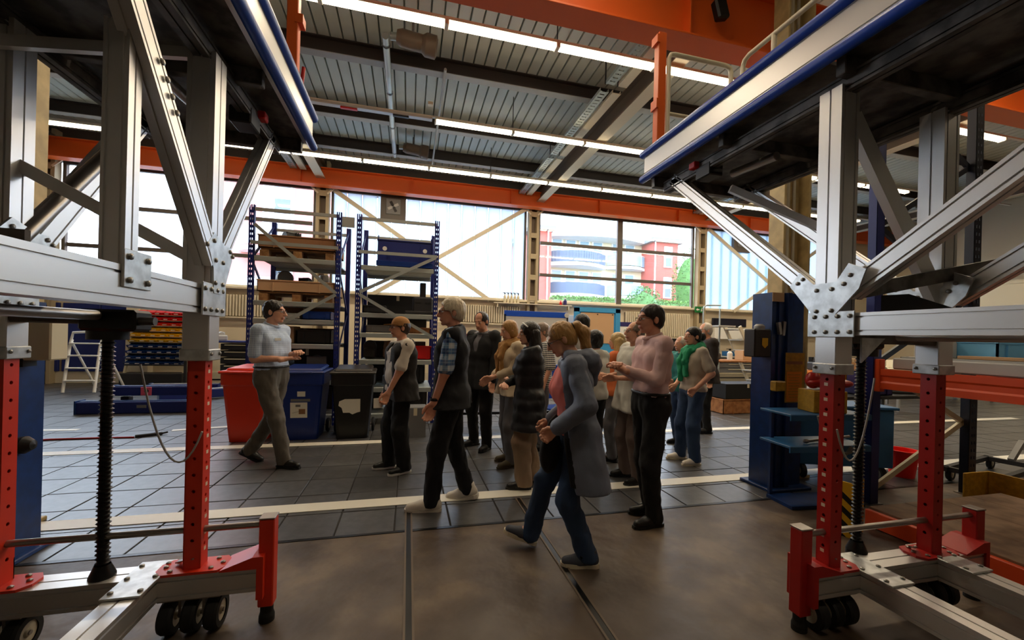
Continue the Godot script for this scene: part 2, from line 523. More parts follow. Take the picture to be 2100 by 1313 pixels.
	for x in [-8.8, -2.5, 3.98, 10.28, 16.5]:
		part("girder", MB.new().extr(ibeam(0.22, 0.42, 0.025), Vector3(x, 6.02, -12.9), Vector3(x, 6.02, 7.9)), M.girder, ce)
		part("girder_flange", MB.new().box(Vector3(0.24, 0.014, 20.8), Vector3(x, 5.80, -2.5)), M.cream_pale, ce)
		# cable trays hung beside the girder
		for j in 2:
			var tx: float = x - 0.42 - 0.24 * j
			for s in 7:
				var z0: float = -12.4 + 2.9 * s
				var tm := MB.new()
				if j == 1 and s < 4:      # perforated floor: two edges joined by rungs
					for e in [-1, 1]: tm.box(Vector3(0.034, 0.004, 2.7), Vector3(tx + e * 0.063, 5.94, z0 + 1.35))
					for h in 27: tm.box(Vector3(0.1, 0.004, 0.07), Vector3(tx, 5.94, z0 + 0.05 + 0.1 * h))
				else: tm.box(Vector3(0.16, 0.012, 2.7), Vector3(tx, 5.94, z0 + 1.35))
				part("cable_tray", tm.box(Vector3(0.008, 0.06, 2.7), Vector3(tx - 0.08, 5.965, z0 + 1.35)).box(Vector3(0.008, 0.06, 2.7), Vector3(tx + 0.08, 5.965, z0 + 1.35)), M.galv if j else M.cream_pale, ce)
				part("tray_hanger", MB.new().box(Vector3(0.02, 0.45, 0.02), Vector3(tx - 0.085, 6.16, z0)), M.darkgrey, ce)
	# crane runway along the window wall
	runway(-12.55, 5.60, 0.46, "orange crane runway beam above the windows")
	runway(-4.15, 4.93, 0.72, "orange crane runway beam on the cream columns")
	for x in [-2.82, 4.12, 10.7]:
		column(x, -3.72)
	# window posts, glazing, braces
	for i in POSTS.size():
		window_post(POSTS[i])
	for i in POSTS.size() - 1:
		if i % 2 == 0: clear_window(POSTS[i] + 0.2, POSTS[i + 1] - 0.2, i)
		else: profile_window(POSTS[i] + 0.2, POSTS[i + 1] - 0.2, i)

func runway(z: float, y: float, h: float, label: String) -> void:
	var o := structure_root("trim_%d" % (1 if z < -8 else 2), label)
	part("web", MB.new().extr([Vector2(-0.012, 0), Vector2(0.012, 0), Vector2(0.012, h), Vector2(-0.012, h)], Vector3(-13.4, y, z), Vector3(19.4, y, z)), M.orange, o)
	part("bottom_flange", MB.new().box(Vector3(32.8, 0.024, 0.30), Vector3(3, y, z), Basis.IDENTITY, 0.004), M.orange, o)
	part("top_flange", MB.new().box(Vector3(32.8, 0.024, 0.30), Vector3(3, y + h, z), Basis.IDENTITY, 0.004), M.orange, o)
	for k in 11:
		var x := -12.0 + 3.0 * k
		part("stiffener", MB.new().box(Vector3(0.014, h - 0.02, 0.26), Vector3(x, y + h / 2, z)), M.orange, o)
	part("crane_rail", MB.new().box(Vector3(32.8, 0.05, 0.05), Vector3(3, y + h + 0.037, z)), M.steel, o)

func column(x: float, z: float) -> void:
	var o := structure_root("trim_3", "cream painted steel column of the hall")
	for s in [-1, 1]:
		part("flange", MB.new().box(Vector3(0.03, 6.3, 0.2), Vector3(x + s * 0.17, 3.15, z), Basis.IDENTITY, 0.005), M.cream, o)
	part("web", MB.new().box(Vector3(0.32, 6.3, 0.016), Vector3(x, 3.15, z - 0.04)), M.cream, o)
	part("conduit", MB.new().tube([Vector3(x - 0.06, 0.2, z + 0.02), Vector3(x - 0.06, 6.2, z + 0.02)], 0.022), M.cream_pale, o)
	part("conduit", MB.new().tube([Vector3(x + 0.03, 0.2, z + 0.02), Vector3(x + 0.03, 6.2, z + 0.02)], 0.016), M.cream_pale, o)
	for k in 26:
		part("rivet", MB.new().lathe([Vector2(0.016, 0), Vector2(0.012, 0.008), Vector2(0.0, 0.010)], Vector3(x - 0.07 - 0.09, 0.4 + 0.23 * k, z + 0.0 - 0.032), Basis(Vector3.RIGHT, PI / 2), 8), M.girder, o)
	part("foot_plate", MB.new().box(Vector3(0.4, 0.03, 0.3), Vector3(x, 0.015, z), Basis.IDENTITY, 0.005), M.cream, o)

func window_post(x: float) -> void:
	var o := structure_root("trim_4", "cream double steel post between the windows")
	for s in [-1, 1]:
		part("post_channel", MB.new().box(Vector3(0.09, 6.4, 0.22), Vector3(x + s * 0.13, 3.2, WALL_Z + 0.11), Basis.IDENTITY, 0.006), M.window_post, o)
	part("post_back", MB.new().box(Vector3(0.2, 6.4, 0.04), Vector3(x, 3.2, WALL_Z + 0.03)), M.girder, o)
	for k in 9:
		part("batten_plate", MB.new().box(Vector3(0.22, 0.16, 0.012), Vector3(x, 0.7 + 0.68 * k, WALL_Z + 0.226)), M.window_post, o)
	for s in [-1, 1]:
		part("corner_strut", MB.new().seg(Vector3(x + s * 0.12, 5.45, WALL_Z + 0.22), Vector3(x + s * 0.42, 5.74, WALL_Z + 0.22), 0.03, 0.05), M.cream_pale, o)

func clear_window(x0: float, x1: float, i: int) -> void:
	var o := structure_root("window_%d" % (i + 1), "clear glazed window with six panes in a dark frame")
	var z := WALL_Z - 0.04
	var w := x1 - x0
	var cx := (x0 + x1) / 2
	for y in [SILL + 0.06, HEAD - 0.05]:
		part("window_frame", MB.new().box(Vector3(w, 0.12, 0.1), Vector3(cx, y, z), Basis.IDENTITY, 0.008), M.window_frame if y > 4 else M.cream_pale, o)
	for x in [x0 + 0.04, cx, x1 - 0.04]:
		part("mullion", MB.new().box(Vector3(0.2 if x == cx else 0.08, HEAD - SILL, 0.11), Vector3(x, (HEAD + SILL) / 2, z + 0.005), Basis.IDENTITY, 0.008), M.window_frame, o)
	for y in [3.56, 4.62]:
		for k in 2:
			var bx := (x0 + cx) / 2 if k == 0 else (cx + x1) / 2
			part("transom", MB.new().box(Vector3(w / 2 - 0.2, 0.10, 0.10), Vector3(bx, y, z), Basis.IDENTITY, 0.008), M.window_frame, o)
	for k in 2:
		for r in 3:
			var ya: float = [SILL + 0.12, 3.61, 4.67][r]
			var yb: float = [3.51, 4.57, HEAD - 0.11][r]
			var bx := (x0 + cx) / 2 if k == 0 else (cx + x1) / 2
			part("pane", MB.new().box(Vector3(w / 2 - 0.16, yb - ya, 0.012), Vector3(bx, (ya + yb) / 2, z)), M.glass, o)

func profile_window(x0: float, x1: float, i: int) -> void:
	var o := structure_root("window_%d" % (i + 1), "translucent ribbed glass strips crossed by steel braces")
	var z := WALL_Z - 0.05
	var w := x1 - x0
	var n := 14
	var pw := w / n
	for y in [SILL + 0.05, HEAD - 0.05]:
		part("window_frame", MB.new().box(Vector3(w, 0.1, 0.12), Vector3((x0 + x1) / 2, y, z), Basis.IDENTITY, 0.008), M.cream_pale if y < 4 else M.window_frame, o)
	for x in [x0 + 0.03, x1 - 0.03]:
		part("mullion", MB.new().box(Vector3(0.07, HEAD - SILL, 0.12), Vector3(x, (HEAD + SILL) / 2, z), Basis.IDENTITY, 0.008), M.window_frame, o)
	var hh := HEAD - SILL - 0.18
	var strip := MB.new().box(Vector3(pw - 0.03, hh, 0.008)).box(Vector3(0.008, hh, 0.05), Vector3(-pw / 2 + 0.02, 0, -0.029)).box(Vector3(0.008, hh, 0.05), Vector3(pw / 2 - 0.02, 0, -0.029)).mesh()
	for k in n:
		part("glass_strip", strip, M["profile_glass%d" % (0 if i == 1 else 1)], o, Vector3(x0 + pw * (k + 0.5), (HEAD + SILL) / 2, z))
	var zb := WALL_Z + 0.14
	part("brace", MB.new().seg(Vector3(x0 + 0.1, HEAD - 0.12, zb), Vector3(x1 - 1.2, SILL + 0.0, zb), 0.06, 0.12), M.cream_pale, o)
	part("brace", MB.new().seg(Vector3(x1 - 0.1, HEAD - 0.12, zb + 0.06), Vector3(x0 + 1.2, SILL + 0.0, zb + 0.06), 0.06, 0.12), M.cream_pale, o)
	# ventilator box set into the glass
	var vx := x0 + (1.75 if i == 1 else 1.62)
	var v := part("ventilator_box", MB.new().box(Vector3(0.74, 0.78, 0.14), Vector3(vx, HEAD - 0.46, z + 0.08), Basis.IDENTITY, 0.01), M.window_frame, o)
	part("fan_grille", MB.new().box(Vector3(0.42, 0.46, 0.03), Vector3(vx, HEAD - 0.42, z + 0.16), Basis.IDENTITY, 0.01), M.grey, v)
	for k in 4:
		part("fan_blade", MB.new().box(Vector3(0.16, 0.08, 0.01), Vector3(vx + 0.09 * cos(k * PI / 2 + 0.5), HEAD - 0.42 + 0.09 * sin(k * PI / 2 + 0.5), z + 0.18), Basis(Vector3.BACK, k * PI / 2 + 0.5)), M.black if k % 2 else M.lightgrey, v)

# ------------------------------------------------------------------ fluorescent lamps
const ORD := ["first", "second", "third", "fourth", "fifth", "sixth", "seventh", "eighth", "ninth", "tenth", "eleventh", "twelfth", "thirteenth", "fourteenth", "fifteenth"]
func build_lamps() -> void:
	var body := MB.new().prism([Vector2(-0.07, 0.004), Vector2(0.07, 0.004), Vector2(0.045, 0.05), Vector2(-0.045, 0.05)], 1.56, Vector3.ZERO, Basis(Vector3.UP, PI / 2)).mesh()
	var tubem := MB.new().tube([Vector3(-0.77, 0, 0), Vector3(0.77, 0, 0)], 0.024, 7).mesh()
	var cap := MB.new().box(Vector3(0.03, 0.075, 0.14), Vector3.ZERO, Basis.IDENTITY, 0.006).mesh()
	var rowname := ["row nearest the window wall", "middle ceiling row", "front ceiling row", "row above the platforms", "row above the photographer", "row behind the photographer"]
	for r in LAMP_ROWS.size():
		var z: float = LAMP_ROWS[r]
		var rail := solo("lamp_rail", MB.new().box(Vector3(30, 0.03, 0.05), Vector3(2.4, 0.066, 0)), M.lamp_body, ["thin cream lamp rail nearest the window wall", "thin cream lamp rail of the middle row, partly without tubes", "thin cream lamp rail of the front row", "lamp rail above the platforms", "lamp rail behind the photographer", "lamp rail far behind the photographer"][r], "lamp rail", Vector3(0, LAMP_Y, z))
		for k in 5:
			part("hanger", MB.new().box(Vector3(0.015, 0.66, 0.015), Vector3(-10.0 + 6.0 * k, 0.41, 0)), M.darkgrey, rail)
		var count := 0
		for k in range(-5, 10):
			var x := 0.4 + 1.6 * (k + 0.5)
			if r == 1 and k < 0: continue
			if r == 2 and k < -2: continue
			if r == 0 and k > 8 or r == 1 and k > 7 or r == 2 and k > 6: continue
			if r >= 3 and (k < -3 or k > 5 or k % 4): continue
			count += 1
			var t := thing("fluorescent_lamp", "fluorescent tube lamp, %s from the left in the %s" % [ORD[count - 1], rowname[r]], "lamp", Vector3(x, LAMP_Y, z), 0.0, "fluorescent lamps in the %s" % rowname[r])
			part("lamp_body", body, M.lamp_body, t)
			part("tube", tubem, M.tube_glow, t, Vector3(0, -0.024, -0.036))
			part("tube", tubem, M.tube_glow, t, Vector3(0, -0.024, 0.036))
			part("end_cap", cap, M.lamp_body, t, Vector3(-0.785, -0.015, 0))
			part("end_cap", cap, M.lamp_body, t, Vector3(0.785, -0.015, 0))
			var a := AreaLight3D.new()
			a.name = "lamp_light"
			a.area_size = Vector2(1.5, 0.09)
			a.light_energy = 1.3
			a.light_color = Color(1.0, 0.91, 0.78)
			a.area_range = 40.0
			a.area_attenuation = 2.0
			a.shadow_enabled = true
			a.position = Vector3(0, -0.055, 0)
			a.rotation = Vector3(-PI / 2, 0, 0)
			t.add_child(a)

# ------------------------------------------------------------------ docking platforms (aluminium profile frames on red lifting posts)
func alu_poly(w: float, h: float) -> Array:   # slotted profile: two grooves along each side face, one along top and bottom
	var a := w / 2.0
	var b := h / 2.0
	var g := 0.0045
	var d := 0.008
	var y := b * 0.62
	return [Vector2(-a, -b), Vector2(-g, -b), Vector2(-g, -b + d), Vector2(g, -b + d), Vector2(g, -b), Vector2(a, -b),
		Vector2(a, -y - g), Vector2(a - d, -y - g), Vector2(a - d, -y + g), Vector2(a, -y + g), Vector2(a, y - g), Vector2(a - d, y - g), Vector2(a - d, y + g), Vector2(a, y + g),
		Vector2(a, b), Vector2(g, b), Vector2(g, b - d), Vector2(-g, b - d), Vector2(-g, b), Vector2(-a, b),
		Vector2(-a, y + g), Vector2(-a + d, y + g), Vector2(-a + d, y - g), Vector2(-a, y - g), Vector2(-a, -y + g), Vector2(-a + d, -y + g), Vector2(-a + d, -y - g), Vector2(-a, -y - g)]

func alu(a: Vector3, z: Vector3, w: float, h: float, up := Vector3.UP) -> MB:
	return MB.new().extr(alu_poly(w, h), a, z, up)

var bolt_mesh: ArrayMesh
func bolt(parent: Node3D, at: Vector3, n: Vector3, k := 1.0) -> void:
	if bolt_mesh == null:
		bolt_mesh = MB.new().lathe([Vector2(0.011, 0), Vector2(0.011, 0.006), Vector2(0.006, 0.009), Vector2(0, 0.010)], Vector3.ZERO, Basis.IDENTITY, 8).mesh()
	var x := n.cross(Vector3.UP if absf(n.y) < 0.9 else Vector3.RIGHT).normalized()
	part("bolt", bolt_mesh, M.bolt, parent, at, Basis(x, n, x.cross(n)).scaled(Vector3.ONE * k))

var post_mesh: Mesh
func drilled_wall(mb: MB, b: Basis, n: int, y0: float, step: float, w: float, h: float, drill: bool) -> void:   # wall at z = w / 2 of basis b, holes cut through its 5 mm
	var zo := w / 2.0
	var zi := zo - 0.005
	var P := func(p: Vector2, z: float) -> Vector3: return b * Vector3(p.x, p.y, z)
	var plain := [[-h / 2, y0 - step / 2], [y0 + step * (n - 0.5), h / 2]] if drill else [[-h / 2, h / 2]]
	for q in plain: mb.box(Vector3(w, q[1] - q[0], 0.005), b * Vector3(0, (q[0] + q[1]) / 2, (zo + zi) / 2), b)
	if not drill: return
	for k in n:
		var y := y0 + step * k
		for e in 16:
			var v := []
			for j in 2:
				var an := TAU * (e + j) / 16.0
				var d := Vector2(cos(an), sin(an))
				var r := maxf(absf(d.x), absf(d.y))
				var outer := Vector2(d.x / r * w / 2, d.y / r * step / 2)
				v.append([Vector2(0, y) + d * 0.0085, Vector2(0, y) + outer])
			mb.quad(P.call(v[0][0], zo), P.call(v[0][1], zo), P.call(v[1][1], zo), P.call(v[1][0], zo))
			mb.quad(P.call(v[1][0], zi), P.call(v[1][1], zi), P.call(v[0][1], zi), P.call(v[0][0], zi))
			mb.quad(P.call(v[0][0], zi), P.call(v[0][0], zo), P.call(v[1][0], zo), P.call(v[1][0], zi))

func drilled_post() -> Mesh:      # hollow square tube with rows of peg holes cut through its walls
	if post_mesh: return post_mesh
	var mb := MB.new()
	for f in 4: drilled_wall(mb, Basis(Vector3.UP, PI / 2 * f), 12, (0.42 if f % 2 else 0.45) - 0.83, 0.079, 0.074, 1.06, f != 1)
	post_mesh = mb.mesh()
	return post_mesh

func wheel(parent: Node3D, at: Vector3, r: float, w: float, axis := Vector3.RIGHT) -> void:
	var b := Basis(axis.cross(Vector3.BACK).normalized(), axis, Vector3.BACK) if absf(axis.z) < 0.5 else Basis(Vector3.RIGHT, axis, Vector3.RIGHT.cross(axis))
	var o := part("wheel", MB.new().lathe([Vector2(r * 0.6, -w * 0.5), Vector2(r * 0.92, -w * 0.5), Vector2(r, -w * 0.3), Vector2(r, w * 0.3), Vector2(r * 0.92, w * 0.5), Vector2(r * 0.6, w * 0.5)], at, b, 28), M.rubber, parent)
	part("hub", MB.new().lathe([Vector2(0, -w * 0.44), Vector2(r * 0.2, -w * 0.44), Vector2(r * 0.25, -w * 0.36), Vector2(r * 0.62, -w * 0.40), Vector2(r * 0.62, w * 0.40), Vector2(r * 0.25, w * 0.36), Vector2(r * 0.2, w * 0.5), Vector2(0, w * 0.5)], at, b, 20), M.hub, o)

func build_machines() -> void:
	platform({"s": 1.0, "xi": 2.165, "xo": 2.90, "z": -1.68, "end_in": 1.985, "end_out": 3.26, "y0": 1.52, "y1": 1.63, "rail": 2.0, "far": -3.27, "deck": 2.86, "spx": 2.50, "spz": -1.78, "near": [-1.60, 1.74, 0.02, 2.84], "legx": 2.36, "legx2": 2.92, "red": "darkred"},
		"aluminium docking platform on dark red posts at the right")
	platform({"s": -1.0, "xi": -0.985, "xo": -1.75, "z": -2.32, "end_in": -0.665, "end_out": -2.10, "y0": 1.545, "y1": 1.68, "rail": -0.755, "far": -3.45, "deck": 2.86, "spx": -1.36, "spz": -2.32, "near": [-2.28, 1.80, -1.32, 3.02], "legx": -1.17, "legx2": -1.95, "red": "red"},
		"aluminium docking platform on bright red posts at the left")

func platform(p: Dictionary, label: String) -> void:
	var s: float = p.s
	var z: float = p.z
	var red: Material = M[p.red]
	var root := thing("docking_platform", label, "work platform", Vector3(p.xi, 0, z))
	var O := -root.position
	var inn := Vector3(-s, 0, 0)   # towards the gap between the platforms
	# base
	var base := part("base_beam", alu(O + Vector3(p.end_in + s * 0.03, 0.245, z), O + Vector3(p.end_out - s * 0.03, 0.245, z), 0.13, 0.115), M.alu, root)
	for ex in [p.end_in, p.end_out]:
		var e := part("end_post", MB.new().box(Vector3(0.07, 0.44, 0.07), O + Vector3(ex, 0.305, z), Basis.IDENTITY, 0.005), red, root)
		part("end_cap", MB.new().box(Vector3(0.074, 0.008, 0.074), O + Vector3(ex, 0.528, z), Basis.IDENTITY, 0.002), M.steel, e)
		part("rubber_foot", MB.new().lathe([Vector2(0.036, 0), Vector2(0.036, 0.03), Vector2(0.03, 0.05), Vector2(0.03, 0.085)], O + Vector3(ex, 0, z)), M.rubber, e)
		var q := 1.0 if ex == p.end_in else -1.0
		part("gusset", MB.new().prism([Vector2(0, 0.15), Vector2(0.0, 0.36), Vector2(0.05, 0.36), Vector2(0.19, 0.31), Vector2(0.19, 0.302), Vector2(0.03, 0.302), Vector2(0.03, 0.15)], 0.15, O + Vector3(ex, 0, z), Basis(Vector3(s * q, 0, 0), Vector3.UP, Vector3(0, 0, s * q))), red, e)
		for k in 3: bolt(e, O + Vector3(ex + s * q * (0.09 + 0.03 * k), 0.335 - 0.009 * k, z + 0.05), Vector3.UP, 0.7)
	part("guard_tube", MB.new().tube([O + Vector3(p.end_in + s * 0.03, 0.49, z + 0.0), O + Vector3(p.end_out - s * 0.03, 0.49, z)], 0.016, 14), M.steel, root)
	# legs running back along the floor, joined by bolted plates
	for lx in [p.legx, p.legx2]:
		part("floor_leg", alu(O + Vector3(lx, 0.245, z + 0.06), O + Vector3(lx, 0.245, z + 2.6), 0.12, 0.115), M.alu, root)
		var cp := part("corner_plate", MB.new().box(Vector3(0.15, 0.01, 0.3), O + Vector3(lx, 0.309, z + 0.07), Basis.IDENTITY, 0.002), M.alu_plate, root)
		for a in [-1, 1]:
			for b in 3: bolt(cp, O + Vector3(lx + a * 0.055, 0.314, z - 0.04 + 0.11 * b), Vector3.UP)
		part("lever", MB.new().seg(O + Vector3(lx - s * 0.1, 0.325, z - 0.03), O + Vector3(lx - s * 0.2, 0.365, z + 0.03), 0.03, 0.006), M.steel, root)
	# castors under the base
	for wx in [p.xi, p.xo]:
		var ca := part("castor_bracket", MB.new().box(Vector3(0.26, 0.012, 0.11), O + Vector3(wx, 0.183, z)).box(Vector3(0.012, 0.1, 0.05), O + Vector3(wx - 0.05, 0.13, z)).box(Vector3(0.012, 0.1, 0.05), O + Vector3(wx + 0.05, 0.13, z)).tube([O + Vector3(wx - 0.13, 0.082, z), O + Vector3(wx + 0.13, 0.082, z)], 0.01), M.steel, root)
		for k in 3: wheel(ca, O + Vector3(wx - 0.095 + 0.095 * k, 0.082, z), 0.082, 0.058)
	for lx in [p.legx, p.legx2]:
		var cb := part("castor_bracket", MB.new().box(Vector3(0.09, 0.1, 0.012), O + Vector3(lx, 0.15, z + 0.85)), M.steel, root)
		wheel(cb, O + Vector3(lx + s * 0.08, 0.085, z + 0.85), 0.085, 0.06)
	# posts
	for px in [p.xi, p.xo]:
		var inner: bool = px == p.xi
		var post := part("red_post", drilled_post(), red, root, O + Vector3(px, 0.83, z), Basis(Vector3.UP, 0.0 if s > 0 else PI))
		var fp := part("foot_flange", MB.new().prism([Vector2(-0.12, -0.07), Vector2(0.12, -0.07), Vector2(0.15, -0.03), Vector2(0.15, 0.03), Vector2(0.12, 0.07), Vector2(-0.12, 0.07), Vector2(-0.15, 0.03), Vector2(-0.15, -0.03)], 0.012, O + Vector3(px, 0.309, z), Basis(Vector3.RIGHT, PI / 2)), red, root)
		for a in [-1, 1]:
			for b in [-1, 1]: bolt(fp, O + Vector3(px + a * 0.085, 0.315, z + b * 0.045), Vector3.UP)
			bolt(fp, O + Vector3(px + a * 0.12, 0.315, z), Vector3.UP)
		for k in 12:
			var hy := 0.42 + 0.079 * k
			if inner:
				part("sticker", MB.new().box(Vector3(0.001, 0.017, 0.02), Vector3(-0.0374, hy - 0.026 - 0.83, -0.004 * s)), M.sticker, post)
		part("sleeve", MB.new().box(Vector3(0.112, 0.30, 0.112), O + Vector3(px, 1.47, z), Basis.IDENTITY, 0.004), M.alu, root)
		var col := part("sleeve_collar", MB.new().box(Vector3(0.126, 0.055, 0.126), O + Vector3(px, 1.345, z), Basis.IDENTITY, 0.004), M.alu_plate, root)
		for a in [-1, 1]: bolt(col, O + Vector3(px - s * 0.064, 1.35, z + a * 0.045), inn, 0.8)
		part("upright", alu(O + Vector3(px, 1.60, z), O + Vector3(px, p.deck - 0.06, z), 0.118, 0.118, Vector3.RIGHT), M.alu, root)
		# beam towards the camera
		var bh: float = p.y1 - p.y0
		part("side_beam", alu(O + Vector3(px, (p.y0 + p.y1) / 2, z + 0.05), O + Vector3(px, (p.y0 + p.y1) / 2, z + 2.6), 0.10, bh), M.alu, root)
		var bp := part("beam_plate", MB.new().box(Vector3(0.008, bh + 0.02, 0.24), O + Vector3(px - s * 0.064, (p.y0 + p.y1) / 2, z + 0.03), Basis.IDENTITY, 0.002), M.alu_plate, root)
		for a in [-1, 1]:
			for b in 4: bolt(bp, O + Vector3(px - s * 0.068, (p.y0 + p.y1) / 2 + a * bh * 0.36, z - 0.05 + 0.06 * b), inn)
		# struts: far one under the overhang, near one up towards the camera
		var fx: float = p.far + 0.22
		part("strut", alu(O + Vector3(px, p.y1 + 0.10, z - 0.08), O + Vector3(px, p.deck - 0.02, fx), 0.07, 0.088 if s > 0 or inner else 0.12), M.alu, root)
		if inner or s > 0:
			part("strut", alu(O + Vector3(px + (0.0 if s > 0 else 0.035), p.near[1], p.near[0]), O + Vector3(px + (0.0 if s > 0 else 0.035), p.near[3], p.near[2]), 0.07, 0.098), M.alu, root)
		var yy: float = p.y1 + 0.085
		var poly := [Vector2(-0.06, -0.09), Vector2(0.06, -0.09), Vector2(0.17, 0.03), Vector2(0.20, 0.12), Vector2(0.12, 0.16), Vector2(0.06, 0.075), Vector2(-0.06, 0.075), Vector2(-0.14, 0.15), Vector2(-0.20, 0.08)] if s > 0 else [Vector2(-0.05, -0.12), Vector2(0.05, -0.12), Vector2(0.06, 0.0), Vector2(0.12, 0.11), Vector2(0.06, 0.17), Vector2(-0.06, 0.13), Vector2(-0.13, 0.13), Vector2(-0.15, 0.07)]
		var np := part("node_plate", MB.new().prism(poly, 0.010, O + Vector3(px - s * 0.066, yy, z), Basis(Vector3(0, 0, 1), Vector3.UP, Vector3(-1, 0, 0))), M.alu_plate, root)
		for q: Vector2 in [Vector2(-0.04, -0.07), Vector2(0.04, -0.07), Vector2(0.04, 0.04), Vector2(-0.04, 0.04), Vector2(-0.15, 0.09), Vector2(-0.12, 0.11), Vector2(0.13, 0.10), Vector2(0.10, 0.06) if s > 0 else Vector2(0.06, 0.13)]:
			bolt(np, O + Vector3(px - s * 0.071, yy + q.y, z + q.x), inn)
	if s < 0:
		# second upright on the left platform, with the strut bolted across it
		var pz := -1.72
		part("upright", alu(O + Vector3(p.xi, p.y1, pz), O + Vector3(p.xi, 2.52, pz), 0.07, 0.075, Vector3.RIGHT), M.alu, root)
		var sp := part("splice_plate", MB.new().box(Vector3(0.01, 0.13, 0.15), O + Vector3(p.xi + 0.055, p.y1 - 0.01, pz), Basis.IDENTITY, 0.002), M.alu_plate, root)
		for a in [-1, 1]:
			for b in [-1, 1]: bolt(sp, O + Vector3(p.xi + 0.062, p.y1 - 0.01 + a * 0.04, pz + b * 0.05), inn)
		for k in 4: bolt(root, O + Vector3(p.xi + 0.075, 2.32 + 0.045 * k, -1.90 + 0.035 * k), inn, 1.1)
		part("tool_tray", MB.new().box(Vector3(1.0, 0.02, 0.75), O + Vector3(-1.60, 1.70, -1.90)).box(Vector3(1.0, 0.06, 0.02), O + Vector3(-1.60, 1.72, -1.53)), M.underdeck, root)
		part("cross_brace", MB.new().seg(O + Vector3(p.xi - 0.03, 1.80, z - 0.04), O + Vector3(p.xo - 0.5, 2.48, z + 0.03), 0.03, 0.055), M.alu, root)
		part("cross_brace", MB.new().seg(O + Vector3(p.xo, 2.66, z + 0.1), O + Vector3(p.xi, 2.80, z + 0.02), 0.03, 0.05), M.alu, root)
		part("diagonal_tube", MB.new().tube([O + Vector3(p.xo + 0.05, 1.80, z + 0.05), O + Vector3(p.xo + 0.05, 2.7, z - 0.75)], 0.035, 14), M.steel, root)
	else:
		part("cross_brace", MB.new().seg(O + Vector3(p.xi + 0.02, 1.74, z + 0.10), O + Vector3(p.xo + 0.7, 2.02, z + 0.10), 0.04, 0.07), M.underdeck, root)
		part("cross_brace", MB.new().seg(O + Vector3(p.xo - 0.05, 1.72, z + 0.04), O + Vector3(p.xi + 0.15, 2.72, z - 0.05), 0.05, 0.08), M.alu, root)
		part("cross_brace", MB.new().seg(O + Vector3(p.xi, 2.55, z - 0.75), O + Vector3(p.xo, 2.2, z - 0.5), 0.03, 0.05), M.alu, root)
		part("stop_wedge", MB.new().prism([Vector2(0, 0), Vector2(0.28, 0), Vector2(0.10, 0.09), Vector2(0, 0.09)], 0.10, O + Vector3(p.xi + 0.14, 1.63, z + 0.14), Basis(Vector3(0.35, 0, 0.94), Vector3.UP, Vector3(-0.94, 0, 0.35))), M.black, root)
		part("knee_plate", MB.new().prism([Vector2(0, 0), Vector2(0.16, 0), Vector2(0.0, -0.13)], 0.01, O + Vector3(p.xi + 0.1, p.y0 - 0.01, z + 0.065)), M.alu_plate, root)
	# cross beam between the posts carrying the spindle gearbox
	var cbx: float = p.xi if s > 0 else p.spx + 0.15
	part("cross_beam", MB.new().box(Vector3(absf(p.xo - cbx) - 0.1, 0.07, 0.09), O + Vector3((cbx + p.xo) / 2, 1.515, z), Basis.IDENTITY, 0.005), M.underdeck, root)
	part("drive_shaft", MB.new().tube([O + Vector3(p.spx, 1.52, z + 0.08), O + Vector3(p.spx - 0.02, 1.52, z + 1.5)], 0.022, 12), M.steel, root)
	part("drive_shaft", MB.new().tube([O + Vector3(p.spx - s * 0.2, 1.50, p.spz + 0.03), O + Vector3(p.xo - s * -0.1, 1.50, p.spz + 0.03)], 0.02, 12), M.underdeck, root)
	part("gearbox", MB.new().box(Vector3(0.22, 0.10, 0.14), O + Vector3(p.spx + s * -0.03, 1.50, p.spz), Basis.IDENTITY, 0.012).lathe([Vector2(0.075, 1.41), Vector2(0.075, 1.45)], O + Vector3(p.spx, 0, p.spz)), M.grease, root)
	var spin := MB.new().tube([O + Vector3(p.spx, 0.18, p.spz), O + Vector3(p.spx, 1.46, p.spz)], 0.021, 12)
	for k in 62:
		spin.lathe([Vector2(0.021, 0), Vector2(0.029, 0.005), Vector2(0.021, 0.010)], O + Vector3(p.spx, 0.20 + 0.0205 * k, p.spz), Basis.IDENTITY, 10)
	part("spindle", spin, M.grease, root)
	part("spindle_foot", MB.new().lathe([Vector2(0.02, 0.16), Vector2(0.05, 0.18), Vector2(0.05, 0.31), Vector2(0.03, 0.36)], O + Vector3(p.spx, 0, p.spz)), M.grease, root)
	part("hose", MB.new().tube(arc_points(O + Vector3(p.xi - s * 0.04, 0.98 + (0.06 if s > 0 else 0.0), z + 0.06), O + Vector3(p.xi + s * 0.22, 1.30, z + 0.05), 0.28), 0.0045, 8), M.lightgrey, root)
	# deck: fascia with two blue bumper strips, underside sheets, cross members
	var dk: float = p.deck
	var zn := 1.6
	var rx: float = p.rail
	part("deck_fascia", alu(O + Vector3(rx + s * 0.03, dk + 0.16, p.far), O + Vector3(rx + s * 0.03, dk + 0.16, zn), 0.06, 0.22), M.alu, root)
	for yy in [dk + 0.045, dk + 0.265]:
		part("bumper_strip", MB.new().tube([O + Vector3(rx - s * 0.002, yy, p.far - 0.03), O + Vector3(rx - s * 0.002, yy, zn)], 0.031, 14), M.railblue, root)
	var wd := 0.9 if s > 0 else 0.98
	for k in 6:
		var za: float = p.far + 0.02 + (zn - p.far) / 6.0 * k
		var zb: float = p.far + (zn - p.far) / 6.0 * (k + 1)
		part("deck_sheet", MB.new().box(Vector3(wd, 0.02, zb - za - 0.012), O + Vector3(rx + s * (0.06 + wd / 2), dk + 0.06, (za + zb) / 2)), M.underdeck, root)
		part("deck_cross_member", MB.new().box(Vector3(wd, 0.09, 0.05), O + Vector3(rx + s * (0.06 + wd / 2), dk + 0.005, za + 0.03), Basis.IDENTITY, 0.004), M.underdeck, root)
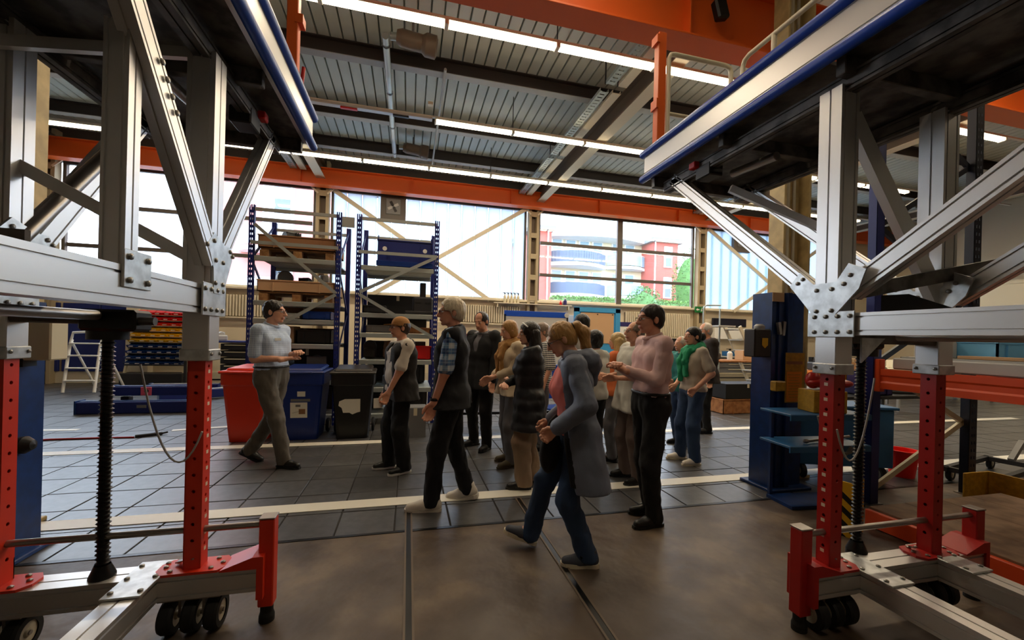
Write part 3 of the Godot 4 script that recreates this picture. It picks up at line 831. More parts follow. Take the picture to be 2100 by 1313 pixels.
	for px in [p.xi, p.xo]:
		part("deck_bearer", alu(O + Vector3(px, dk - 0.05, p.far + 0.1), O + Vector3(px, dk - 0.05, zn), 0.07, 0.09), M.underdeck, root)
	part("deck_fascia", alu(O + Vector3(rx + s * (wd + 0.09), dk + 0.1, p.far), O + Vector3(rx + s * (wd + 0.09), dk + 0.1, zn), 0.06, 0.18), M.underdeck, root)
	part("end_fascia", MB.new().box(Vector3(wd, 0.17, 0.02), O + Vector3(rx + s * (0.06 + wd / 2), dk + 0.13, p.far + 0.01)), M.underdeck, root)
	# things slung under the deck
	part("actuator", MB.new().tube([O + Vector3(p.xi + s * 0.28, dk - 0.06, p.far + 0.55), O + Vector3(p.xi + s * 0.28, dk - 0.09, p.far + 0.95)], 0.03, 12), M.steel, root)
	part("junction_box", MB.new().box(Vector3(0.12, 0.10, 0.16), O + Vector3(p.xi + s * 0.02, dk - 0.10, p.far + 0.60), Basis.IDENTITY, 0.008), M.black, root)
	part("cable_clip", MB.new().box(Vector3(0.05, 0.05, 0.07), O + Vector3(p.xi - s * 0.05, dk - 0.03, p.far + 0.52), Basis.IDENTITY, 0.006), M.brightred, root)
	# guard rail on the deck
	if s > 0:
		part("gate_post", MB.new().box(Vector3(0.075, 1.05, 0.075), O + Vector3(2.075, 3.62, -3.18), Basis.IDENTITY, 0.005).box(Vector3(0.03, 0.07, 0.09), O + Vector3(2.03, 4.08, -3.18)).box(Vector3(0.02, 0.08, 0.09), O + Vector3(2.03, 3.52, -3.18)), M.orange, root)
		part("guard_rail", MB.new().tube([O + Vector3(2.14, 3.0, -3.15), O + Vector3(2.14, 3.93, -3.15), O + Vector3(2.16, 3.965, -3.15), O + Vector3(2.20, 3.975, -3.15), O + Vector3(2.72, 3.975, -3.15), O + Vector3(2.77, 3.96, -3.15), O + Vector3(2.785, 3.92, -3.15), O + Vector3(2.785, 3.0, -3.15)], 0.02, 12), M.cream_pale, root)
		part("guard_rail", MB.new().tube([O + Vector3(2.14, 3.45, -3.15), O + Vector3(2.785, 3.45, -3.15)], 0.016, 10), M.cream_pale, root)
		part("guard_rail", MB.new().tube([O + Vector3(2.81, 3.0, -3.04), O + Vector3(2.81, 3.91, -3.04), O + Vector3(2.81, 3.955, -3.02), O + Vector3(2.81, 3.975, -2.97), O + Vector3(2.81, 3.975, 1.4)], 0.02, 12), M.cream_pale, root)
		for k in 4:
			part("guard_rail", MB.new().tube([O + Vector3(2.81, 3.0, -2.72 + 0.9 * k), O + Vector3(2.81, 3.97, -2.72 + 0.9 * k)], 0.02, 10), M.cream_pale, root)
	else:
		part("gate_post", MB.new().box(Vector3(0.07, 1.05, 0.07), O + Vector3(-0.80, 3.66, -3.05), Basis.IDENTITY, 0.005).box(Vector3(0.05, 0.06, 0.08), O + Vector3(-0.76, 3.56, -3.05)), M.orange, root)
		part("gate_latch", MB.new().tube([O + Vector3(-0.735, 3.12, -3.02), O + Vector3(-0.725, 3.24, -3.02)], 0.012, 8), M.brightred, root)

func arc_points(a: Vector3, b: Vector3, sag: float, n := 14) -> Array:
	var out := []
	for i in n + 1:
		var t := float(i) / n
		out.append(a.lerp(b, t) + Vector3.DOWN * sag * 4.0 * t * (1.0 - t))
	return out

# ------------------------------------------------------------------ outside the windows
func building_window(parent: Node3D, at: Vector3, w: float, h: float) -> void:
	var f := part("window", MB.new().box(Vector3(w, h, 0.12), at, Basis.IDENTITY, 0.02), M.render_white, parent)
	part("pane", MB.new().box(Vector3(w - 0.24, h * 0.46, 0.02), at + Vector3(0, h * 0.23, 0.065)), M.balcony_pale, f)
	part("pane", MB.new().box(Vector3(w - 0.24, h * 0.40, 0.02), at + Vector3(0, -h * 0.24, 0.065)), M.pane_dark, f)

func curved_slab(x0: float, x1: float, y: float, h: float, bulge: float, z: float, inset := 0.0) -> MB:
	var front := []
	for i in 13:
		var t := i / 12.0
		front.append(Vector2(lerpf(x0 + inset, x1 - inset, t), -(bulge - inset) * (0.35 + 0.65 * sin(PI * t))))
	var poly := front + [Vector2(x1 - inset, 0.0), Vector2(x0 + inset, 0.0)]
	return MB.new().prism(poly, h, Vector3(0, y, z), Basis(Vector3.RIGHT, Vector3(0, 0, -1), Vector3(0, 1, 0)))

func balcony(parent: Node3D, x0: float, x1: float, y: float, z: float, bulge: float, panel: Material, ribs: int) -> void:
	var s := part("balcony", curved_slab(x0, x1, y, 0.22, bulge, z), M.render_white, parent)
	var mb := MB.new()
	for i in 12:
		var q := []
		for j in 2:
			var t := (i + j) / 12.0
			q.append(Vector3(lerpf(x0 + 0.05, x1 - 0.05, t), 0, z + (bulge - 0.06) * (0.35 + 0.65 * sin(PI * t))))
		mb.seg(q[0] + Vector3(0, y + 0.62, 0), q[1] + Vector3(0, y + 0.62, 0), 0.03, 0.84)
	part("parapet", mb, panel, s)
	var rl := []
	for i in 13:
		var t := i / 12.0
		rl.append(Vector3(lerpf(x0 + 0.05, x1 - 0.05, t), y + 1.1, z + (bulge - 0.06) * (0.35 + 0.65 * sin(PI * t))))
	part("hand_rail", MB.new().tube(rl, 0.03, 6), M.render_white, s)
	for i in ribs:
		var t := (i + 0.5) / ribs
		part("parapet_rib", MB.new().box(Vector3(0.03, 0.86, 0.03), Vector3(lerpf(x0 + 0.05, x1 - 0.05, t), y + 0.62, z + (bulge - 0.03) * (0.35 + 0.65 * sin(PI * t)))), M.pane_dark if panel == M.balcony_grey else M.render_white, s)

func build_outside() -> void:
	structure("ground_outside", MB.new().box(Vector3(160, 0.3, 90), Vector3(10, -0.3, -58.5)), M.asphalt, "grey yard behind the windows")
	# apartment house seen through the clear window
	var B := thing("apartment_house", "red rendered apartment house with curved balconies behind the window", "building", Vector3(15, 0, -32))
	var O := -B.position
	part("wall", MB.new().box(Vector3(1.5, 9.7, 8), O + Vector3(9.75, 4.85, -34.0)), M.render_red, B)
	part("wall", MB.new().box(Vector3(9.0, 10.2, 7), O + Vector3(15.0, 5.1, -35.3)), M.ivory, B)
	part("wall", MB.new().box(Vector3(2.3, 9.6, 8), O + Vector3(20.55, 4.8, -34.0)), M.render_red, B)
	part("penthouse", MB.new().box(Vector3(9, 3.2, 6), O + Vector3(13, 11.6, -36.0)), M.render_white, B)
	part("roof", MB.new().box(Vector3(3.0, 0.3, 8.6), O + Vector3(20.6, 9.75, -33.9)), M.roof_slate, B)
	part("roof", MB.new().box(Vector3(2.0, 0.3, 8.6), O + Vector3(9.7, 9.85, -33.9)), M.roof_slate, B)
	part("canopy", curved_slab(10.6, 19.6, 9.75, 0.3, 1.9, -31.8), M.render_white, B, O)
	for lv in [[4.85, M.balcony_grey, M.balcony_pale], [7.35, M.balcony_grey, M.balcony_pale]]:
		balcony(B, O.x + 10.6, O.x + 15.7, O.y + lv[0], O.z - 31.8, 1.9, lv[1], 22 if lv[0] > 6 else 0)
		balcony(B, O.x + 15.9, O.x + 19.5, O.y + lv[0] + 0.1, O.z - 31.8, 1.3, lv[2], 3)
	balcony(B, O.x + 10.8, O.x + 15.8, O.y + 9.9, O.z - 31.8, 1.7, M.balcony_pale, 4)
	for y in [6.2, 8.75]:
		for x in [11.6, 12.8, 14.0, 15.2, 17.0, 18.2]:
			building_window(B, O + Vector3(x, y, -31.76), 1.0, 1.7)
		building_window(B, O + Vector3(20.75, y - 0.35, -29.96), 0.75, 1.75)
	building_window(B, O + Vector3(13.0, 11.7, -32.96), 1.2, 1.4)
	part("downpipe", MB.new().tube([O + Vector3(19.5, 0, -29.9), O + Vector3(19.5, 9.7, -29.9)], 0.06, 8), M.render_white, B)
	part("downpipe", MB.new().tube([O + Vector3(10.2, 0, -29.9), O + Vector3(10.2, 9.7, -29.9)], 0.06, 8), M.render_white, B)
	# pale pink house behind the left window
	var A := thing("pink_house", "pale pink house with white balconies behind the left window", "building", Vector3(-9, 0, -28))
	O = -A.position
	part("wall", MB.new().box(Vector3(7.2, 11.5, 7), O + Vector3(-6.3, 5.75, -28.0)), M.render_pink, A)
	part("wall", MB.new().box(Vector3(6.0, 11.0, 6), O + Vector3(-13.0, 5.5, -29.0)), M.render_white, A)
	part("window_bay", MB.new().box(Vector3(1.5, 3.0, 0.3), O + Vector3(-6.9, 8.3, -24.4)), M.render_white, A)
	building_window(A, O + Vector3(-6.65, 8.55, -24.2), 1.0, 1.9)
	building_window(A, O + Vector3(-6.65, 5.0, -24.4), 1.0, 1.7)
	balcony(A, O.x - 8.7, O.x - 6.3, O.y + 5.7, O.z - 24.5, 1.2, M.render_white, 3)
	balcony(A, O.x - 8.7, O.x - 6.3, O.y + 3.1, O.z - 24.5, 1.2, M.render_white, 3)
	part("roof", MB.new().box(Vector3(7.8, 0.35, 7.6), O + Vector3(-6.3, 11.6, -28.0)), M.roof_slate, A)
	# hedge, bush, tree
	leafy("hedge_row", "clipped bright green hedge in front of the apartment house", "hedge", Vector3(13.5, 0, -24.5), Vector3(9.5, 4.05, 1.4), 5200, M.hedge, 3)
	leafy("round_bush", "round green bush growing before the balconies", "bush", Vector3(13.6, 0, -21.9), Vector3(2.6, 4.75, 2.2), 3000, M.leaf, 5)
	leafy("garden_tree", "leafy tree at the right end of the apartment house", "tree", Vector3(20.6, 0, -27.0), Vector3(2.6, 8.6, 3.0), 3600, M.leaf, 7)

func leafy(called: String, label: String, category: String, at: Vector3, size: Vector3, n: int, m: Material, sd: int) -> void:
	var t := thing(called, label, category, at)
	var rng := RandomNumberGenerator.new()
	rng.seed = sd
	var boxy := called == "hedge_row"
	var mb := MB.new()
	for i in n:
		var p: Vector3
		if boxy:
			p = Vector3(rng.randf_range(-0.5, 0.5), rng.randf_range(0.55, 1.0), rng.randf_range(-0.5, 0.5))
			if rng.randf() < 0.5: p.z = 0.5 + rng.randf_range(-0.04, 0.05)
			else: p.y = 1.0 + rng.randf_range(-0.03, 0.03)
			p *= size
		else:
			var d := Vector3(rng.randfn(), rng.randfn(), rng.randfn()).normalized() * (rng.randf() ** 0.3)
			p = Vector3(d.x * 0.5, 0.64 + d.y * 0.36, d.z * 0.5) * size
		var b := Basis.from_euler(Vector3(rng.randf() * TAU, rng.randf() * TAU, rng.randf() * TAU))
		var w := rng.randf_range(0.05, 0.11)
		mb.quad(p + b * Vector3(-w, 0, 0), p + b * Vector3(0, -w * 0.5, 0.02), p + b * Vector3(w, 0, 0), p + b * Vector3(0, w * 0.5, 0.02))
	var fo := part("foliage", mb, m, t)
	fo.set_meta("kind", "stuff")
	if boxy:
		part("branches", MB.new().box(Vector3(size.x * 0.98, size.y * 0.97, size.z * 0.9), Vector3(0, size.y * 0.485, 0), Basis.IDENTITY, 0.1), M.leaf, t)
	else:
		part("trunk", MB.new().tube([Vector3.ZERO, Vector3(0.05, size.y * 0.35, 0), Vector3(-0.05, size.y * 0.7, 0)], [0.16, 0.12, 0.05], 10), M.girder, t)
		part("inner_crown", MB.new().ball(Vector3(0, size.y * 0.64, 0), Vector3(size.x * 0.36, size.y * 0.27, size.z * 0.36)), M.leaf, t)

# ------------------------------------------------------------------ generic small builders
func open_crate(size: Vector3, t := 0.012) -> MB:   # open box with a rim, base at y = 0
	var m := MB.new()
	m.box(Vector3(size.x, t, size.z), Vector3(0, t / 2, 0))
	for s in [-1, 1]:
		m.box(Vector3(size.x, size.y, t), Vector3(0, size.y / 2, s * (size.z - t) / 2))
		m.box(Vector3(t, size.y, size.z), Vector3(s * (size.x - t) / 2, size.y / 2, 0))
		m.box(Vector3(size.x + 0.02, 0.02, t + 0.016), Vector3(0, size.y - 0.01, s * (size.z - t) / 2), Basis.IDENTITY, 0.003)
		m.box(Vector3(t + 0.016, 0.02, size.z + 0.02), Vector3(s * (size.x - t) / 2, size.y - 0.01, 0), Basis.IDENTITY, 0.003)
		m.box(Vector3(t * 1.5, size.y * 0.8, 0.02), Vector3(s * size.x * 0.3, size.y * 0.4, size.z / 2 + 0.004))
	return m

func crate(label: String, at: Vector3, size: Vector3, m: Material, turn := 0.0, category := "crate", called := "storage_crate") -> Node3D:
	return solo(called, open_crate(size), m, label, category, at, turn)

func carton(label: String, at: Vector3, size: Vector3, m: Material, turn := 0.0) -> Node3D:
	var t := thing("carton", label, "box", at, turn)
	part("box", MB.new().box(size, Vector3(0, size.y / 2, 0), Basis.IDENTITY, 0.004), m, t)
	part("lid_flap", MB.new().box(Vector3(size.x, 0.005, size.z * 0.485), Vector3(0, size.y + 0.003, size.z * 0.25)), m, t)
	part("lid_flap", MB.new().box(Vector3(size.x, 0.005, size.z * 0.485), Vector3(0, size.y + 0.003, -size.z * 0.25)), m, t)
	part("tape", MB.new().box(Vector3(0.05, size.y * 0.25, 0.002), Vector3(0, size.y * 0.87, size.z / 2 + 0.002)), M.ivory, t)
	return t

func machine_part(label: String, at: Vector3, size: Vector3, m: Material, sd: int, category := "machine part", called := "machine_part") -> Node3D:
	var t := thing(called, label, category, at, sd * 0.7)
	part("housing", MB.new().box(Vector3(size.x, size.y * 0.6, size.z), Vector3(0, size.y * 0.3, 0), Basis.IDENTITY, size.y * 0.1), m, t)
	part("motor", MB.new().lathe([Vector2(0, 0), Vector2(size.y * 0.3, 0), Vector2(size.y * 0.34, size.x * 0.1), Vector2(size.y * 0.34, size.x * 0.5), Vector2(size.y * 0.2, size.x * 0.58), Vector2(0, size.x * 0.58)], Vector3(-size.x * 0.3, size.y * 0.66, 0), Basis(Vector3.FORWARD, PI / 2)), m, t)
	for k in 3:
		part("fin", MB.new().box(Vector3(0.012, size.y * 0.5, size.z * 0.8), Vector3(size.x * (0.15 + 0.1 * k), size.y * 0.7, 0)), m, t)
	return t

func bottle(label: String, at: Vector3, r: float, h: float, m: Material, capm: Material, group := "") -> Node3D:
	var t := thing("bottle", label, "bottle", at, 0.0, group)
	part("body", MB.new().lathe([Vector2(0, 0), Vector2(r, 0), Vector2(r, h * 0.62), Vector2(r * 0.4, h * 0.78), Vector2(r * 0.4, h * 0.86)], Vector3.ZERO, Basis.IDENTITY, 14), m, t)
	part("cap", MB.new().lathe([Vector2(r * 0.46, h * 0.85), Vector2(r * 0.46, h), Vector2(0, h)], Vector3.ZERO, Basis.IDENTITY, 12).box(Vector3(r * 1.8, h * 0.06, r * 0.5), Vector3(-r * 0.6, h * 0.99, 0)), capm, t)
	return t

func papers(label: String, at: Vector3, n: int, sd: int) -> void:
	var t := thing("paper_stack", label, "papers", at)
	var rng := RandomNumberGenerator.new()
	rng.seed = sd
	for i in n:
		part("sheet", MB.new().box(Vector3(0.21, 0.003, 0.30), Vector3(rng.randf_range(-0.1, 0.1), 0.002 + 0.0035 * i, rng.randf_range(-0.06, 0.06)), Basis(Vector3.UP, rng.randf_range(-0.6, 0.6))), M.paper, t)

func upright(parent: Node3D, x: float, z: float, h: float, m: Material, w := 0.075, holes := true, d := 0.06) -> void:
	var mb := MB.new()
	var t := 0.004
	for s in [-1, 1]: mb.box(Vector3(t, h, d), Vector3(x + s * (w - t) / 2, h / 2, z))
	if holes:      # perforated front: three strips joined by rungs, open between them
		var hw := w * 0.15
		mb.box(Vector3(w * 0.22, h, t), Vector3(x, h / 2, z + (d - t) / 2))
		for s in [-1, 1]: mb.box(Vector3(w * 0.24, h, t), Vector3(x + s * w * 0.38, h / 2, z + (d - t) / 2))
		var n := int(h / 0.075)
		for k in n:
			for s in [-1, 1]: mb.box(Vector3(hw + 0.002, 0.045, t), Vector3(x + s * w * 0.185, 0.03 + 0.075 * k, z + (d - t) / 2))
	else:
		mb.box(Vector3(w, h, t), Vector3(x, h / 2, z + (d - t) / 2))
	var u := part("upright", mb, m, parent)
	part("foot_plate", MB.new().box(Vector3(w + 0.06, 0.006, 0.12), Vector3(x, 0.004, z)), M.steel, u)

func pallet(label: String, at: Vector3, w: float, d: float) -> Node3D:
	var t := thing("wooden_pallet", label, "pallet", at)
	for k in 5: part("deck_board", MB.new().box(Vector3(w, 0.02, d / 5 - 0.03), Vector3(0, 0.13, -d / 2 + d / 5 * (k + 0.5))), M.pallet, t)
	for x in [-1, 0, 1]:
		for z in [-1, 0, 1]: part("block", MB.new().box(Vector3(0.12, 0.09, 0.12), Vector3(x * (w / 2 - 0.06), 0.065, z * (d / 2 - 0.06))), M.pallet, t)
		part("bottom_board", MB.new().box(Vector3(0.12, 0.02, d), Vector3(x * (w / 2 - 0.06), 0.01, 0)), M.pallet, t)
	return t

func build_racks() -> void:
	# pair of blue storage racks behind the bins
	var ZF := -6.95
	var ZB := -8.0
	for r in 2:
		var x0: float = [-2.32, -0.80][r]
		var x1: float = [-1.10, 0.42][r]
		var levels: Array = [[2.60, 1.93, 1.66, 1.28, 0.72, 0.18], [2.56, 1.80, 1.48, 1.05, 0.60, 0.18]][r]
		var t := thing("storage_rack", ["blue storage rack with pallets behind the presenter", "blue storage rack holding a blue steel tub near the window"][r], "rack", Vector3((x0 + x1) / 2, 0, ZF))
		var O := -t.position
		for x in [x0, x1]:
			for z in [ZF, ZB]: upright(t, O.x + x, O.z + z, 3.36, M.rackblue, 0.075, z == ZF)
			for k in 4: part("frame_brace", MB.new().seg(O + Vector3(x, 0.3 + 0.75 * k, ZF if k % 2 else ZB), O + Vector3(x, 1.05 + 0.75 * k, ZB if k % 2 else ZF), 0.02, 0.035), M.rackblue, t)
		part("top_tie", MB.new().box(Vector3(x1 - x0, 0.05, 0.03), O + Vector3((x0 + x1) / 2, 3.30, ZF)), M.galv, t)
		part("top_tie", MB.new().box(Vector3(x1 - x0, 0.05, 0.03), O + Vector3((x0 + x1) / 2, 3.24, ZB)), M.galv, t)
		for y in levels:
			for z in [ZF, ZB]: part("shelf_beam", MB.new().box(Vector3(x1 - x0 - 0.08, 0.075, 0.045), O + Vector3((x0 + x1) / 2, y - 0.04, z), Basis.IDENTITY, 0.005), M.galv, t)
			for k in 7:
				part("shelf_plank", MB.new().box(Vector3(x1 - x0 - 0.1, 0.02, 0.13), O + Vector3((x0 + x1) / 2, y - 0.012, ZF - 0.09 - 0.145 * k)), M.galv if r else M.grey, t)
		# front cross braces
		var yy: Array = [[3.06, 2.08, 1.52], [2.74, 2.08, 1.42]][r]
		if r == 0:
			part("front_brace", MB.new().seg(O + Vector3(x0 + 0.05, yy[0], ZF + 0.06), O + Vector3(x1 - 0.02, yy[1], ZF + 0.06), 0.012, 0.05), M.galv, t)
			part("front_brace", MB.new().seg(O + Vector3(x1 - 0.02, yy[1] - 0.02, ZF + 0.06), O + Vector3(x0 + 0.2, yy[2] - 0.1, ZF + 0.06), 0.012, 0.05), M.galv, t)
			part("guard_bar", MB.new().box(Vector3(x1 - x0, 0.05, 0.02), O + Vector3((x0 + x1) / 2, 2.79, ZF + 0.05)), M.galv, t)
		else:
			part("front_brace", MB.new().seg(O + Vector3(x1 - 0.02, yy[0], ZF + 0.06), O + Vector3(x0 + 0.03, yy[1] + 0.04, ZF + 0.06), 0.012, 0.05), M.galv, t)
			part("front_brace", MB.new().seg(O + Vector3(x0 + 0.03, yy[1], ZF + 0.06), O + Vector3(x1 - 0.02, yy[2], ZF + 0.06), 0.012, 0.05), M.galv, t)
			part("guard_bar", MB.new().box(Vector3(x1 - x0, 0.05, 0.02), O + Vector3((x0 + x1) / 2, 2.76, ZF + 0.05)), M.galv, t)
		if r == 0:
			part("spacer_plate", MB.new().box(Vector3(0.185, 0.16, 0.02), O + Vector3(-0.967, 3.22, ZF)), M.galv, t)
	pallet("wooden pallet on the top shelf of the left rack", Vector3(-1.71, 2.605, -7.45), 1.05, 0.85)
	pallet("wooden pallet on the second shelf of the left rack", Vector3(-1.71, 1.935, -7.45), 1.05, 0.85)
	crate("brown pallet collar on the topmost pallet", Vector3(-1.71, 2.747, -7.45), Vector3(1.1, 0.2, 0.86), M.carton, 0.0, "box", "pallet_collar")
	crate("brown pallet collar on the second pallet", Vector3(-1.71, 2.077, -7.45), Vector3(1.1, 0.18, 0.86), M.kraft, 0.0, "box", "pallet_collar")
	machine_part("black machine part in the top collar, left", Vector3(-1.9, 2.76, -7.35), Vector3(0.32, 0.32, 0.3), M.black, 1)
	machine_part("small black machine part in the top collar, right", Vector3(-1.40, 2.76, -7.35), Vector3(0.22, 0.26, 0.22), M.black, 2)
	machine_part("grey wrapped machine part in the second collar, left", Vector3(-1.98, 2.09, -7.40), Vector3(0.26, 0.36, 0.22), M.grey, 3)
	machine_part("dark machine part in the middle of the second collar", Vector3(-1.66, 2.09, -7.40), Vector3(0.22, 0.27, 0.2), M.darkgrey, 4)
	machine_part("light wrapped machine part in the second collar, right", Vector3(-1.38, 2.09, -7.40), Vector3(0.2, 0.33, 0.2), M.lightgrey, 5)
	crate("bright blue crate on the third shelf", Vector3(-1.42, 1.665, -7.2), Vector3(0.42, 0.13, 0.3), M.railblue)
	crate("white tray beside the bright blue crate", Vector3(-1.78, 1.665, -7.2), Vector3(0.26, 0.09, 0.3), M.white)
	carton("long kraft carton low on the left rack", Vector3(-2.0, 1.285, -7.3), Vector3(0.5, 0.26, 0.4), M.kraft)
	crate("black crate on the fourth shelf of the left rack", Vector3(-1.45, 1.285, -7.25), Vector3(0.5, 0.22, 0.4), M.black)
	machine_part("black gear motor on the fifth shelf", Vector3(-1.95, 0.73, -7.3), Vector3(0.45, 0.34, 0.36), M.black, 6)
	machine_part("grey gear motor on the fifth shelf", Vector3(-1.45, 0.73, -7.3), Vector3(0.36, 0.36, 0.36), M.grey, 7)
	# things on the right rack
	var tub := thing("steel_tub", "blue steel tub with two white discs painted as window light through holes on the upper shelf", "tub", Vector3(-0.09, 2.565, -7.2))
	part("tub_body", open_crate(Vector3(0.86, 0.44, 0.42), 0.01), M.panelblue, tub)
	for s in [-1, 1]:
		part("window_light_disc", MB.new().lathe([Vector2(0, 0.001), Vector2(0.035, 0.001)], Vector3(s * 0.32, 0.29, 0.212), Basis(Vector3.RIGHT, Vector3.BACK, Vector3.DOWN), 18), M.white, tub)  # white discs paint the window light seen through holes; no opening is cut
		part("corner_bar", MB.new().box(Vector3(0.015, 0.06, 0.015), Vector3(s * 0.42, 0.47, 0.2)), M.panelblue, tub)
	part("lower_lip", MB.new().box(Vector3(0.9, 0.08, 0.03), Vector3(0, 0.05, 0.225), Basis.IDENTITY, 0.005), M.railblue, tub)
	var mh := thing("press_unit", "black machine head with two oval slots on the right rack", "machine", Vector3(0.22, 1.805, -7.2))
	part("head_body", MB.new().box(Vector3(0.34, 0.28, 0.3), Vector3(0, 0.16, 0), Basis.IDENTITY, 0.03).box(Vector3(0.5, 0.05, 0.34), Vector3(-0.04, 0.03, 0), Basis.IDENTITY, 0.01), M.darkgrey, mh)
	part("head_post", MB.new().box(Vector3(0.1, 0.26, 0.1), Vector3(0, 0.42, -0.05), Basis.IDENTITY, 0.01), M.darkgrey, mh)
	for s in [-1, 1]: part("oval_slot", MB.new().box(Vector3(0.09, 0.03, 0.005), Vector3(s * 0.08, 0.2, 0.152), Basis.IDENTITY, 0.002), M.black, mh)
	crate("flat wooden tray under the machine head", Vector3(0.1, 1.485, -7.2), Vector3(0.5, 0.1, 0.36), M.ply)
	crate("dark tray at the left of the right rack", Vector3(-0.55, 1.805, -7.2), Vector3(0.34, 0.12, 0.4), M.darkgrey)
	crate("grey tray in the middle of the right rack", Vector3(-0.45, 1.485, -7.2), Vector3(0.44, 0.12, 0.36), M.grey)
	for k in 4:
		machine_part(["dark brown cast part on the lower right shelf", "rusty cast part on the lower right shelf", "black drive unit low on the right rack", "grey drive unit low on the right rack"][k], Vector3(-0.62 + 0.32 * (k % 2), [1.055, 1.055, 0.605, 0.605][k], -7.25), Vector3(0.2, 0.3, 0.18), [M.lidbrown, M.carton, M.black, M.grey][k], k + 11)
	crate("red and white box behind the man with the cap", Vector3(0.2, 1.055, -7.15), Vector3(0.34, 0.22, 0.3), M.brightred)
	# dark boxes filling the lower shelves
	var fills := [[-2.05, 0.185, "left on the bottom shelf of the left rack"], [-1.71, 0.185, "middle of the bottom shelf of the left rack"], [-1.37, 0.185, "right on the bottom shelf of the left rack"], [-0.58, 0.185, "left on the bottom shelf of the right rack"], [-0.2, 0.185, "middle of the bottom shelf of the right rack"], [0.18, 0.185, "right on the bottom shelf of the right rack"], [0.12, 0.62, "right end of the lower shelf of the right rack"]]
	for k in fills.size():
		var f: Array = fills[k]
		crate("dark %s crate, %s" % [["grey", "black", "brown"][k % 3], f[2]], Vector3(f[0], f[1], -7.62), Vector3(0.32, 0.30 + 0.03 * (k % 3), 0.36), [M.darkgrey, M.black, M.lidbrown][k % 3])
	for k in 2:
		carton(["large brown carton at the back of the fourth shelf", "large dark carton at the back of the right rack"][k], [Vector3(-1.7, 1.285, -7.74), Vector3(-0.2, 1.055, -7.74)][k], Vector3(1.0, [0.24, 0.28][k], 0.3), [M.carton, M.lidbrown][k])
	var backs := [[-1.71, 1.665, 0.2, "third shelf of the left rack"], [-1.71, 0.725, 0.45, "fifth shelf of the left rack"], [-1.71, 1.935, 0.5, ""], [-0.2, 1.805, 0.34, "second shelf of the right rack"], [-0.2, 1.485, 0.25, "third shelf of the right rack"], [-0.2, 0.605, 0.36, "fifth shelf of the right rack"]]
	for k in backs.size():
		var f: Array = backs[k]
		if f[3]: carton("wide %s carton at the back of the %s" % [["brown", "black", "", "dark", "rust brown", "charcoal"][k], f[3]], Vector3(f[0], f[1], -7.89 if k == 1 or k == 5 else -7.74), Vector3(1.02, f[2], 0.12 if k == 1 or k == 5 else 0.3), [M.carton, M.black, M.black, M.darkgrey, M.lidbrown, M.darkgrey][k])
	# tall pallet rack at the right
	var t := thing("pallet_rack", "tall navy pallet rack with an orange beam at the right", "rack", Vector3(4.22, 0, -2.9))
	var O := -t.position
	upright(t, 0.0, 0.0, 4.2, M.rackblue, 0.095, false, 0.075)
	upright(t, 1.30, 0.0, 4.2, M.racknavy, 0.105, true, 0.075)
	var ys := [0.12, 0.72, 1.30, 1.95, 2.6, 3.3, 4.0]
	for k in 6:
		part("frame_brace", MB.new().seg(Vector3(0.05 if k % 2 == 0 else 1.25, ys[k], -0.02), Vector3(1.25 if k % 2 == 0 else 0.05, ys[k + 1], -0.02), 0.025, 0.05), M.ivory if k < 2 else M.racknavy, t)
	for lv in [1.17]:
		var bm := part("rack_beam", MB.new().extr([Vector2(-0.025, -0.09), Vector2(0.025, -0.09), Vector2(0.025, -0.035), Vector2(0.016, -0.02), Vector2(0.016, 0.02), Vector2(0.025, 0.035), Vector2(0.025, 0.09), Vector2(-0.025, 0.09), Vector2(-0.025, 0.035), Vector2(-0.016, 0.02), Vector2(-0.016, -0.02), Vector2(-0.025, -0.035)], Vector3(0.0, lv, 0.06), Vector3(0.0, lv, 2.7)), M.rackorange, t)
		part("beam_hook", MB.new().box(Vector3(0.07, 0.30, 0.05), Vector3(0.0, lv + 0.03, 0.055), Basis.IDENTITY, 0.006), M.rackorange, bm)
		part("rack_beam", MB.new().box(Vector3(0.05, 0.18, 2.64), Vector3(1.30, lv, 1.38), Basis.IDENTITY, 0.006), M.rackorange, t)
	solo("steel_tray", MB.new().box(Vector3(1.22, 0.10, 2.3), Vector3(0, 0.05, 0), Basis.IDENTITY, 0.01).box(Vector3(1.16, 0.02, 2.2), Vector3(0, 0.105, 0)), M.lightgrey, "grey steel tray lying across the orange rack beams", "tray", Vector3(4.87, 1.265, -1.62))
	crate("pale blue plastic box on the rack tray", Vector3(4.75, 1.382, -2.35), Vector3(0.5, 0.15, 0.3), M.skyblue)
	carton("white carton beside the pale blue box", Vector3(4.42, 1.382, -2.55), Vector3(0.18, 0.14, 0.2), M.white)
	solo("wood_plank", MB.new().box(Vector3(0.16, 0.025, 1.7), Vector3(0, 0.0125, 0), Basis.IDENTITY, 0.003), M.kraft, "pale wooden plank on the rack tray", "plank", Vector3(4.40, 1.382, -1.5))
	crate("violet box standing on the cart behind the rack", Vector3(6.15, 0.805, -4.35), Vector3(0.5, 0.3, 0.4), M.violet)
	# low skid with boards and orange sides in front of the rack
	var sk := thing("storage_skid", "low skid with brown boards and orange side beams", "skid", Vector3(4.5, 0, -1.4))
	for k in 4: part("board", MB.new().box(Vector3(0.395, 0.03, 2.3), Vector3(-0.6 + 0.40 * k, 0.135, 0), Basis.IDENTITY, 0.003), M.board, sk)
	for x in [-0.82, 0.82]: part("side_beam", MB.new().box(Vector3(0.04, 0.13, 2.3), Vector3(x, 0.07, 0), Basis.IDENTITY, 0.005), M.rackorange, sk)
	part("end_beam", MB.new().box(Vector3(1.6, 0.1, 0.04), Vector3(0, 0.06, -1.13)), M.ply, sk)
	crate("open orange-brown wooden box at the right edge", Vector3(6.02, 0.0, -2.0), Vector3(0.7, 0.22, 0.9), M.ply, 0.2)
